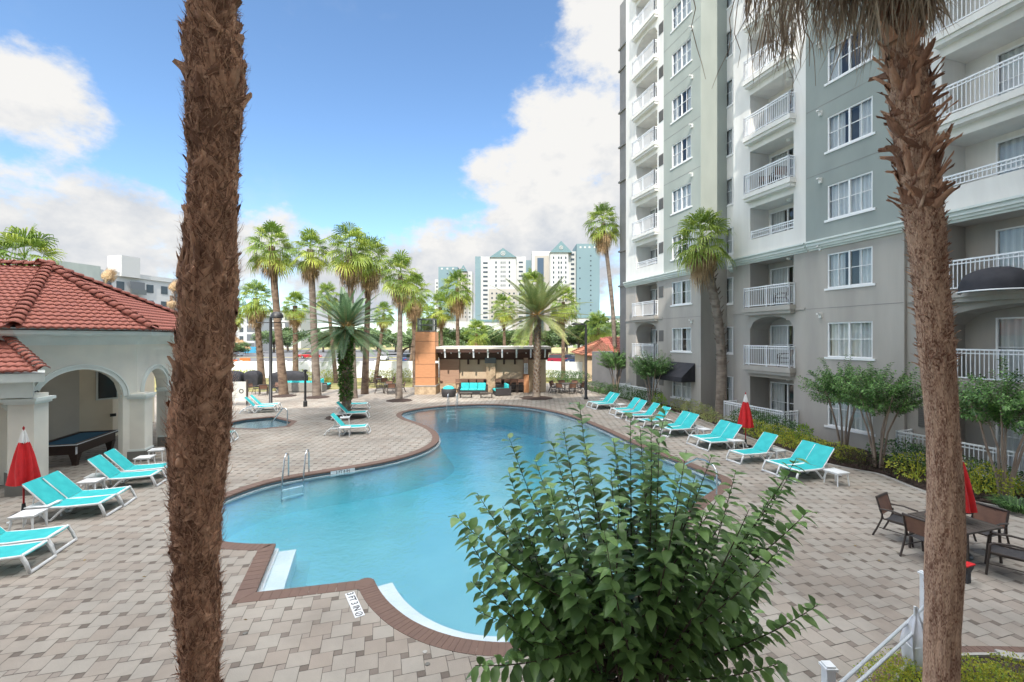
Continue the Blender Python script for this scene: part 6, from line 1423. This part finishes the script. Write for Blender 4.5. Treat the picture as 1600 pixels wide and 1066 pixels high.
pA = G(477, 635.5); t = thing('shower_post', 'short dark post with branched head beside the spa', 'post', pA); hh = 55 / F * pA.y; m = MB(); m.lathe([(.13, 0), (.13, .35), (.075, .4), (.07, hh)], 10); m.build('post', dark_metal, t); m = MB(); m.lathe([(.02, hh), (.16, hh + .04), (.16, hh + .09), (.02, hh + .14)], 12); m.tube([(-.25, 0, hh - .04), (0, 0, hh), (.25, 0, hh - .04)], .025, 5); m.build('head', dark_metal, t)
pA = G(428, 615); t = thing('flag_pole', 'thin white pole right behind the hooded lamp post', 'pole', pA + Vector((0, 8, 0))); m = MB(); m.lathe([(.06, 0), (.05, 5.2), (.0, 5.25)], 8); m.build('pole', rail_white, t)
# white vinyl fences
def vfence(label, A, B, h):
    t = thing('vinyl_fence', label, 'fence', A); d = B - A; ln = d.length; d.normalize(); n = int(ln / 2.4); M_ = Matrix.Rotation(math.atan2(d.y, d.x), 4, 'Z')
    m = MB(); m.box(0, ln, -.02, .02, .12, h - .12, M=M_); m.build('panel', rail_white, t); m = MB(); m.box(0, ln, -.045, .045, h - .12, h, M=M_); m.build('top_rail', rail_white, t); m = MB(); m.box(0, ln, -.045, .045, .04, .12, M=M_); m.build('bottom_rail', rail_white, t)
    for k in range(n + 1): m = MB(); x = ln * k / n; m.box(x - .07, x + .07, -.07, .07, 0, h + .06, M=M_); m.box(x - .09, x + .09, -.09, .09, h + .06, h + .11, M=M_); m.build('post', rail_white, t)
vfence('long white vinyl fence behind the palms on the left', Vector((-36, 51, 0)), Vector((-8.2, 52, 0)), 1.95); vfence('white vinyl fence between the bar and the gatehouse', Vector((1.5, 53.5, 0)), Vector((9.0, 50.5, 0)), 1.9)
# gatehouse with orange roof
gt = thing('gatehouse', 'small beige gatehouse with orange tiled roof right of the lamp post', 'building', Vector((9.0, 52, 0))); m = MB(); m.box(-1.0, 9, -4.0, 5, 0, 2.75); m.build('wall', beige_wall, gt); m = MB(); m.box(-.4, 2.0, -4.06, -4.0, 0, 2.4); m.build('sunlit_patch', ph_cream, gt)
m = MB(); e = [Vector((-1.4, -4.5, 2.75)), Vector((9.4, -4.5, 2.75)), Vector((9.4, 5.5, 2.75)), Vector((-1.4, 5.5, 2.75))]; tp_ = [Vector((2.0, .5, 4.6)), Vector((8.0, .5, 4.6))]
O_ = O; O = Vector((0, 0, 0)); gtile = mat('gate_roof_tile', (.46, .20, .11), (.36, .13, .075), by='both', rough=.75, ns=3, var=.2)
for pl, dr in (([e[0], e[1], tp_[1], tp_[0]], Vector((1, 0, 0))), ([e[3], e[0], tp_[0]], Vector((0, -1, 0))), ([e[1], e[2], tp_[1]], Vector((0, 1, 0)))): tiled(m, pl, dr, .3, .4, .05, .05)
m.build('roof', gtile, gt, True); m = MB(); 
for a_, b_ in ((e[0], tp_[0]), (e[3], tp_[0]), (tp_[0], tp_[1])): ridge(m, a_, b_, .14, .38)
m.build('ridge_tiles', gtile, gt, True); O = O_
gt2 = thing('annex', 'low dark annex with red tiled roof against the apartment block corner', 'building', UV(36.5, 21.0), PH); m = MB(); m.box(-1.2, 3, -1.5, 3, 0, 3.3); m.build('wall', stucco_dark, gt2); m = MB(); O = Vector((0, 0, 0)); tiled(m, [Vector((-1.6, -1.9, 3.3)), Vector((3, -1.9, 3.3)), Vector((3, .8, 4.6)), Vector((-1.6, .8, 4.6))], Vector((1, 0, 0)), .25, .35, .045); m.build('roof', terracotta, gt2, True); O = O_

# ================================================================== STAIR RAILING AT THE LOWER RIGHT
pp1, pp2 = Vector((3.32, 4.7, 0)), Vector((6.0, 6.5, 0))
sr = thing('stair_railing', 'white posts with two round grey handrails at the lower right corner', 'railing', pp1)
for p, h in ((pp1, 1.05), (pp2, 1.08)):
    q = p - pp1; m = MB(); m.box(q.x - .045, q.x + .045, q.y - .045, q.y + .045, 0, h); po = m.build('post', rail_white, sr); m = MB(); m.box(q.x - .062, q.x + .062, q.y - .062, q.y + .062, h, h + .025); m.box(q.x - .048, q.x + .048, q.y - .048, q.y + .048, h + .025, h + .045); m.build('post_cap', rail_white, po)
dd_ = (pp2 - pp1).normalized(); ext = dd_ * -.0; nrm_ = Vector((dd_.y, -dd_.x, 0))
for off, za, zb in ((.05, .86, .62), (.13, .84, .52)):
    m = MB(); a_ = pp1 + nrm_ * off - dd_ * .05; b_ = pp2 + nrm_ * (off - .06); m.tube([Vector((a_.x - pp1.x, a_.y - pp1.y, za)), Vector((b_.x - pp1.x, b_.y - pp1.y, zb))], .019, 8); m.build('handrail', mat('rail_grey', (.52, .56, .60), rough=.35) if off < .1 else bpy.data.materials['rail_grey'], sr, True)
cv = thing('folded_cover', 'white bundled cloth cover tied beside the right foreground palm', 'cover', Vector((5.35, 5.95, 0))); cv.scale = (.75, .75, .85); m = MB(); rows = []
for i in range(15):
    f = i / 14; z = .18 + .92 * f; k = (.16 * sin(pi * min(1, .25 + f * .85)) ** .7 + .02) * (1.15 if .3 < f < .6 else 1); rows.append([((k * (1 + .28 * sin(5 * a_ + 3 * f)) * cos(a_)) * .8 + .04 * f, k * (1 + .25 * cos(7 * a_)) * sin(a_), z) for a_ in [2 * pi * j / 40 for j in range(40)]])
m.grid(rows, .5, True); m.build('cloth', mat('white_cloth', (.70, .71, .75), (.60, .61, .66), rough=.8, ns=6), cv, True); m = MB(); m.tube([(.17 * cos(a_) * .85, .17 * sin(a_), .55 + .03 * sin(3 * a_)) for a_ in [2 * pi * j / 20 for j in range(21)]], .012, 5); m.tube([(0, 0, 0), (0, 0, 1.12)], .02, 6); m.build('tie_and_stake', rail_white, cv)
p = G(1580, 1027, .05); t = thing('stepping_stone', 'pale rectangular slab lying in the corner bed', 'stepping stone', p, R(-20)); m = MB(); m.box(-.14, .14, -.075, .075, 0, .035); m.build('slab', concrete, t)

# ================================================================== BEYOND THE FENCE
tyre = mat('tyre', (.02, .02, .02), rough=.9); carglass = mat('car_glass', (.02, .022, .026), rough=.08); tail_red = mat('tail_light', (.35, .01, .01), rough=.3)
def car(label, p, rz, paint, L_=4.5, w_=1.8, h_=1.45, suv=False, truck=False):
    t = thing('parked_car', label, 'pickup truck' if truck else 'car', p, rz); hl = L_ / 2; pm = mat('car_paint', paint, rough=.3, coat=.6); y = w_ / 2
    if truck: prof = [(-hl, .45), (-hl, 1.0), (-.4, 1.02), (-.3, 1.05), (1.3, 1.05), (hl - .1, .95), (hl, .5)]; cab = [(-.35, 1.05), (-.2, 1.75), (.9, 1.75), (1.4, 1.05)]
    elif suv: prof = [(-hl, .5), (-hl, 1.0), (-hl + .1, 1.08), (1.0, 1.05), (hl - .15, .95), (hl, .55)]; cab = [(-hl + .1, 1.08), (-hl + .4, 1.68), (.3, 1.68), (1.05, 1.05)]
    else: prof = [(-hl, .45), (-hl + .03, .85), (-hl + .3, .95), (1.0, .92), (hl - .15, .75), (hl, .45)]; cab = [(-hl + .4, .95), (-.95, h_), (.25, h_), (1.05, .92)]
    m = MB(); lo_ = [(-hl, .28), (hl, .28)]; pr_ = prof + [(hl, .28), (-hl, .28)]
    rows = [[(x, s_ * y * (1 if .5 < z < .95 else .95), z) for x, z in pr_] for s_ in (-1, 1)]; m.grid([r_ + [r_[0]] for r_ in rows]); m.face(rows[0]); m.face(rows[1][::-1]); m.build('body', pm, t)
    m = MB(); rows = [[(x, s_ * y * (.92 if i in (0, 3) else .78), z) for i, (x, z) in enumerate(cab)] for s_ in (-1, 1)]; m.grid(rows); m.face(rows[0]); m.face(rows[1][::-1]); cg = m.build('cabin_glass', carglass, t)
    m = MB(); m.box(cab[1][0] + .05, cab[2][0] - .05, -y * .76, y * .76, cab[1][1] - .02, cab[1][1] + .03); m.build('car_roof', pm, t)
    for sx in (-1, 1):
        for sy in (-1, 1):
            m = MB(); M_ = Matrix.Translation((sx * hl * .62, sy * (y - .1), .33)) @ Matrix.Rotation(R(90), 4, 'X'); n0 = len(m.v); m.lathe([(.18, -.11), (.33, -.11), (.33, .11), (.18, .11)], 16); m.v = [tuple(M_ @ Vector(q)) for q in m.v]; wh = m.build('wheel', tyre, t)
            m = MB(); m.lathe([(.0, -.112), (.19, -.113), (.19, .113), (.0, .112)], 12); m.v = [tuple(M_ @ Vector(q)) for q in m.v]; m.build('rim', chrome, wh)
    for sy in (-1, 1):
        m = MB(); m.box(hl - .04, hl + .01, sy * y * .72 - .18, sy * y * .72 + .18, .62, .74); m.build('headlight', enamel, t); m = MB(); m.box(-hl - .01, -hl + .04, sy * y * .75 - .16, sy * y * .75 + .16, .65, .82); m.build('tail_light', tail_red, t)
def CP_(px, py): return G(px, py)
car('red sedan parked on the grass edge behind the palms', CP_(485, 560), R(8), (.45, .012, .02), 4.9); car('white car seen from the end behind the cafe tables', CP_(599, 563), R(-82), (.75, .76, .78), 4.4, 1.85, 1.5); car('blue car partly hidden left of the orange column', CP_(634, 567), R(85), (.012, .045, .14), 4.3, 1.8, 1.5, True)
car('white pickup truck on the road at the far left', CP_(365, 556.5), R(160), (.70, .72, .74), 5.6, 2.0, 1.8, truck=True); car('crimson suv parked behind the right white fence', CP_(876, 568.5), R(-15), (.30, .015, .035), 4.6, 1.85, 1.7, True); car('dark blue sedan behind the right white fence, farther one', CP_(892, 567), R(-25), (.012, .03, .10), 4.6); car('dark blue sedan behind the right white fence, nearest the lamp post', CP_(903, 570), R(-28), (.014, .035, .09), 4.6)
barrier_m = mat('barrier_orange', (.70, .13, .02), rough=.6)
for px, py, lb_ in ((362, 571.5, 'orange road barrier at the far left, left one'), (383, 568, 'orange road barrier at the far left, right one'), (420, 545, 'orange road barrier down the road, first one'), (432, 541.5, 'orange road barrier down the road, second one'), (441, 543, 'orange road barrier down the road, third one')):
    t = thing('road_barrier', lb_, 'barrier', G(px, py), R(10), 'orange road barriers'); m = MB(); m.grid([[(x, y * s_, z) for x, y in ((-.85, -.28), (.85, -.28), (.85, .28), (-.85, .28))] for z, s_ in ((0, 1), (.25, .9), (.6, .5), (1.0, .45))], .5, True); m.box(-.85, .85, -.125, .125, .99, 1.0); m.build('shell', barrier_m, t)
# far-off trees
tree_leaf = mat('broadleaf', (.06, .11, .035), (.13, .19, .06), by='both', rough=.6, ns=.5, lo=.3, hi=.8, trans=.2, var=.3); tree_bark = mat('tree_bark', (.14, .11, .085), rough=.95)
def tree_mesh(seed):
    r = random.Random(seed); mb, tm = MB(), MB(); tm.tube([(0, 0, 0), (.1, 0, 1.2), (0, .1, 2.4)], [.22, .18, .12], 7)
    cl = [(Vector((r.gauss(0, 1.3), r.gauss(0, 1.3), r.uniform(2.0, 4.8))), r.uniform(.8, 1.4)) for _ in range(14)]
    for c_, k in cl: tm.tube([(0, .05, 1.8), c_ * .6 + Vector((0, 0, .8)), c_], [.09, .05, .02], 5, .5, False)
    for i in range(2400):
        c_, k = cl[r.randrange(14)]; v_ = Vector((r.gauss(0, 1), r.gauss(0, 1), r.gauss(0, 1))).normalized() * k * r.uniform(.55, 1.1); v_.z *= .75; p = c_ + v_; d = Vector((r.gauss(0, 1), r.gauss(0, 1), r.gauss(0, .6))).normalized() * .2; e_ = d.orthogonal().normalized() * .13; mb.face([p - d, p - e_, p + d, p + e_], r.random())
    return mb.mesh('crown', tree_leaf), tm.mesh('trunk', tree_bark)
TR = [tree_mesh(1), tree_mesh(2), tree_mesh(3)]
for i, (px, Y, s_) in enumerate(((372, 118, .7), (428, 150, 1.5), (450, 165, 1.6), (505, 155, 1.3), (535, 160, 1.4), (565, 165, 1.5), (590, 170, 1.3), (618, 160, 1.3), (655, 165, 1.4), (700, 150, 1.3), (720, 140, 1.6), (760, 138, 1.6), (790, 150, 1.4), (815, 145, 1.5), (860, 140, 1.4), (885, 132, 1.5), (905, 128, 1.7), (925, 120, 1.9), (945, 125, 1.8), (968, 118, 1.7), (700, 120, .9), (772, 112, 1.1), (640, 150, 1.2))):
    t = thing('broadleaf_tree', 'round green broadleaf tree in the far row beyond the parking', 'tree', Vector(((px - 800) / F * Y, Y, 0)), i * 1.7, 'broadleaf trees in the far row'); t.scale = (s_ * 1.25, s_ * 1.25, s_); put('crown', TR[i % 3][0], t); put('trunk', TR[i % 3][1], t)
mb = MB(); r = random.Random(5)
for i in range(14000):
    px = r.uniform(-700, 2300); Y = r.uniform(230, 270); h = 9 + 4 * noise.noise((px * .02, 0, 0)) + 2.5 * noise.noise((px * .09, 3, 0)); p = Vector(((px - 800) / F * Y, Y, h * r.random() ** .8)); d = Vector((r.gauss(0, 1), r.gauss(0, .4), r.gauss(0, .6))).normalized() * 1.3; e_ = d.cross(Vector((0, -1, .2))).normalized() * .9; mb.face([p - d, p - e_, p + d, p + e_], r.random())
o = mb.build('distant_trees', tree_leaf); struct(o, 'stuff'); o['label'] = 'far-off belt of green trees along the horizon'; o['category'] = 'trees'
# far towers
tw_white = mat('tower_white', (.50, .50, .485), (.46, .46, .45), rough=.9, ns=.05); tw_cream = mat('tower_cream', (.38, .35, .31), (.35, .325, .29), rough=.9, ns=.05); tw_teal = mat('tower_teal', (.165, .24, .265), (.15, .22, .245), rough=.9, ns=.05); tw_dark = mat('tower_blue_glass', (.05, .08, .12), rough=.3); win_m = mat('far_window', (.05, .06, .07), rough=.2); tw_roof = mat('gable_teal', (.13, .21, .23), rough=.8)
def tower(label, Y, parts, gables, wins, loc_px):
    base = Vector(((loc_px - 800) / F * Y, Y, 0)); t = thing('apartment_tower', label, 'tower', base); k = Y / F
    for nm_, x0, x1, top, dy, dp, mm_ in parts:
        m = MB(); m.box((x0 - loc_px) * k, (x1 - loc_px) * k, dy, dy + dp, 0, H + (530 - top) * k); m.build(nm_, mm_, t)
    for x0, x1, yb, yt, dy in gables:
        m = MB(); a_, b_ = (x0 - loc_px) * k, (x1 - loc_px) * k; zb, zt = H + (530 - yb) * k, H + (530 - yt) * k; c_ = (a_ + b_) / 2
        f_ = [(a_, dy, zb), (b_, dy, zb), (c_, dy, zt)]; g_ = [(x, dy + 14, z) for x, y, z in f_]; m.face(f_); m.face(g_[::-1]); m.face([f_[1], g_[1], g_[2], f_[2]]); m.face([f_[2], g_[2], g_[0], f_[0]]); gb_ = m.build('gable', tw_roof, t)
        m = MB(); rr = (b_ - a_) * .085; m.lathe([(rr * .78, 0), (rr * .78, .2), (rr, .2), (rr, 0)], 24, cap=False); m.box(-rr * .12, rr * .12, -rr * .7, rr * .7, .0, .2, M=Matrix.Translation((-rr * .25, 0, 0)) @ Matrix.Rotation(.5, 4, 'Z')); m.box(-rr * .12, rr * .12, -rr * .7, rr * .7, .0, .2, M=Matrix.Translation((rr * .25, 0, 0)) @ Matrix.Rotation(.5, 4, 'Z')); q = m.build('round_emblem', tw_white, gb_); q.matrix_local = Matrix.Translation((c_, dy - .1, zb + (zt - zb) * .42)) @ Matrix.Rotation(R(90), 4, 'X')
    n = 0; extra = MB(); me = {}
    for px, w_, h_, dy, y0, y1, step, mm_ in wins:
        y = y0
        while y < y1:
            x = (px - loc_px) * k; z = H + (530 - y) * k; a_, b_ = w_ * k * .6, h_ * k * .55
            if n < 99:
                key = (w_, h_, mm_.name)
                if key not in me: q = MB(); q.box(-a_, a_, -.12, .05, -b_, b_); me[key] = q.mesh('window', mm_)
                put('window', me[key], t, (x, dy, z)); n += 1
            else: extra.box(x - a_, x + a_, dy - .12, dy + .05, z - b_, z + b_)
            y += step
    if extra.f: o = extra.build('windows', win_m, t); o['kind'] = 'stuff'
    return t
tower('middle far tower with teal gable, cream centre and white sides', 300, [('side_strip', 742, 750.5, 400, 2, 14, tw_teal), ('white_wing', 750.5, 822, 400, 3, 20, tw_white), ('centre_bay', 766, 806, 402, 0, 4, tw_white), ('lower_centre', 764, 808, 452, -1.5, 4, tw_cream), ('teal_strip', 822, 832, 406, 2, 12, tw_teal), ('link', 832, 842, 415, 6, 10, tw_white)],
      [(765, 807, 402.5, 388, -1)], [(758, 6, 2.6, 3, 410, 520, 7.15, win_m), (814, 5.5, 2.4, 3, 409, 520, 7.15, win_m)] + [(x, 2.0 if x in (775, 796) else 1.2, 3.4, 0, 410.5, 452, 7.15, win_m) for x in (775, 783, 786, 789, 796)] + [(x, 2.2, 2.4, -1.5, 459, 520, 7.15, win_m) for x in (769, 776, 786, 796, 803)], 785)
tower('right far tower with teal gable and broad teal end wall', 285, [('white_wing', 832, 901, 391, 4, 18, tw_white), ('link', 836, 858, 398, 3, 8, tw_cream), ('blue_strip', 840, 850, 402, 2.6, 2, tw_dark), ('centre_bay', 860, 888, 393, 0, 5, tw_white), ('lower_centre', 858, 890, 448, -1.5, 5, tw_cream), ('teal_end', 901, 937, 381, 0, 20, tw_teal)],
      [(859, 894, 395, 377, -1)], [(854, 4, 3, 4 - .001, 402, 520, 7.6, win_m), (896, 4.5, 3, 4 - .001, 396, 520, 7.7, win_m)] + [(x, 1.8, 3.4, 0, 403, 447, 7.6, win_m) for x in (865, 873, 877, 884)] + [(906, 1.8, 1.8, 0, 403, 500, 16, win_m), (923, 1.8, 1.8, 0, 400, 500, 7.7, win_m), (907, 2.4, 2.4, 0, 386.5, 387, 8, tw_white), (914, 2.4, 2.4, 0, 386.5, 387, 8, tw_white), (921, 2.4, 2.4, 0, 386.5, 387, 8, tw_white), (929, 2.4, 2.4, 0, 386.5, 387, 8, tw_white)] + [(x, 2.2, 2.4, -1.5, 455, 520, 7.6, win_m) for x in (864, 874, 884)], 885)
tower('left far tower with teal end wall and receding cream side', 330, [('white_edge', 679, 685, 436, 2, 10, tw_white), ('teal_end', 685, 715, 417, 0, 16, tw_teal), ('cream_side', 715, 729, 424, 1, 14, tw_cream), ('white_wing', 729, 737, 423, 4, 12, tw_white), ('podium', 684, 742, 503, -8, 6, tw_white)],
      [(718, 730, 424, 414, 0)], [(682, 2, 2, 2, 442, 500, 6, win_m), (690.5, 2.4, 2.4, 0, 420, 421, 8, tw_white), (699, 2.4, 2.4, 0, 420, 421, 8, tw_white), (708, 2.4, 2.4, 0, 420, 421, 8, tw_white), (699, 1.6, 1.6, 0, 428, 500, 7, win_m)] + [(x, 1.4, 2.6, 1, 430, 500, 6.5, win_m) for x in (719, 723, 727)] + [(733, 2, 2, 4, 430, 500, 6.5, win_m)], 708)
for px0, px1, top, Y, lb_ in ((735, 800, 503, 240, 'low white building at the foot of the middle far tower'), (880, 925, 497, 235, 'low white building at the foot of the right far tower'), (948, 985, 498, 200, 'low white building far behind the gatehouse palm')):
    t = thing('low_building', lb_, 'building', Vector((0, Y, 0))); m = MB(); m.box((px0 - 800) / F * Y, (px1 - 800) / F * Y, 0, 12, 0, H + (530 - top) / F * Y); m.build('wall', tw_white, t); m = MB(); m.box((px0 - 801) / F * Y, (px1 - 799) / F * Y, -.5, 12.5, H + (530 - top) / F * Y, H + (530 - top) / F * Y + 1.2); m.build('roof', tw_roof, t)
# white apartment block on the left, running away from the viewer
wb_ = thing('white_block', 'long white flat-roofed apartment block behind the pool house roof', 'building', Vector((-81, 79, 0)), R(75)); Zt = 17.0
def WBX(px): return None
m = MB(); m.box(0, 34, 0, 14, 0, Zt); m.build('wall', tw_white, wb_); m = MB(); m.box(-.3, 34.3, -.3, 14.3, Zt, Zt + .9); m.build('parapet', tw_white, wb_)
m = MB(); m.box(10.5, 14, -.8, 3, Zt + .01, Zt + 4.2); m.build('stair_head', tw_white, wb_); m = MB(); m.box(-.4, 7, -.6, 0, 0, Zt + 1.4); m.build('grey_bay', stucco_sage, wb_)
wq = MB(); wq.box(-.7, .7, -.08, .05, 0, 1.7); wme2 = wq.mesh('window', win_m); lq = MB(); lq.box(-1.4, 1.4, -.04, .05, 0, 2.4); lme = lq.mesh('loggia', mat('loggia_dark', (.12, .13, .14), rough=.8)); bq = MB(); bq.box(-1.4, 1.4, -.5, -.05, -.1, .9); bme = bq.mesh('balcony_front', grey_mesh)
for k in range(5):
    for i, x in enumerate((2.5, 5.0, 8.5, 10.8, 16.5, 19.5, 26.5, 29.5)): put('window', wme2, wb_, (x, -.6 if x < 7 else 0, 1.1 + k * 3.3))
    for x in (13.5, 23, 32): put('loggia', lme, wb_, (x, -.8 if x == 13.5 else 0, .6 + k * 3.3)); put('balcony_front', bme, wb_, (x, -.8 if x == 13.5 else 0, .6 + k * 3.3))
for px0, px1, top, Y, lb_ in ((340, 398, 494, 165, 'white apartment house with balconies at the far left behind the thatched huts'), (410, 470, 487, 215, 'pale apartment house far behind the hooded lamp post')):
    t = thing('apartment_house', lb_, 'building', Vector((0, Y, 0))); x0, x1 = (px0 - 800) / F * Y, (px1 - 800) / F * Y; zt = H + (530 - top) / F * Y; m = MB(); m.box(x0, x1, 0, 12, 0, zt); m.build('wall', tw_white, t); m = MB(); m.box(x0 - .4, x1 + .4, -.5, 12.4, zt, zt + .5); m.build('roof', grey_mesh, t)
    for k in range(int(zt / 3.2)):
        for j in range(int((x1 - x0) / 3.4)): put('loggia' if j % 2 else 'window', lme if j % 2 else wme2, t, (x0 + 2 + j * 3.4, -.02, .7 + k * 3.2))
thatch = mat('thatch', (.34, .22, .11), (.24, .15, .08), rough=.95, ns=3, bump=.6, bs=20)
for px, top, Y, r_, lb_ in ((360, 521, 140, 3.4, 'thatched hut roof at the far left, taller one'), (378, 531, 135, 2.6, 'thatched hut roof at the far left, lower one')):
    t = thing('thatched_hut', lb_, 'hut', Vector(((px - 800) / F * Y, Y, 0))); zt = H + (530 - top) / F * Y; m = MB(); m.lathe([(r_, zt - 2.9), (r_ * .6, zt - 1.4), (.1, zt)], 16); m.build('thatch_roof', thatch, t)
    for a_ in range(4): m = MB(); m.tube([(r_ * .7 * cos(a_ * 1.57), r_ * .7 * sin(a_ * 1.57), 0), (r_ * .7 * cos(a_ * 1.57), r_ * .7 * sin(a_ * 1.57), zt - 2.3)], .1, 6); m.build('post', tree_bark, t)
t = thing('blue_screen_fence', 'bright blue screen fence before the thatched huts', 'fence', G(370, 551.5)); m = MB(); m.box(-3, 7.5, 0, .06, 0, 2.0); m.build('screen', mat('blue_screen', (.06, .32, .50), rough=.7), t)
for x in (-3, 2, 7.5): m = MB(); m.box(x - .05, x + .05, .06, .16, 0, 2.1); m.build('post', grey_mesh, t)
# balcony chairs
for i, (u_, v_, k, rz, lb_) in enumerate(((uof(1222, VB + .6), VB + .3, 4, 1.2, 'dark chair on the white bay balcony level with the palm crown'), (uof(1205, VB + .6), VB + .3, 4, -2.2, 'second dark chair on the white bay balcony level with the palm crown'), (uof(1226, VB + .6), VB + .35, 2, 2.2, 'dark chair behind the white bay balcony railing just below the cornice'), (uof(1232, VB + .6), VB + .35, 1, 2.5, 'dark chair on the arched white bay balcony'), (8.6, VD + .45, 5, 2.6, 'dark chair on the upper right balcony, left one'), (7.9, VD + .45, 5, 2.9, 'dark chair on the upper right balcony, right one'), (7.6, 18.55, 0, 2.7, 'dark chair behind the patio rail at the right edge'))):
    chair(UV(u_, v_, k * 3.0 + .13), PH + rz, lb_, 'chairs on the apartment balconies')
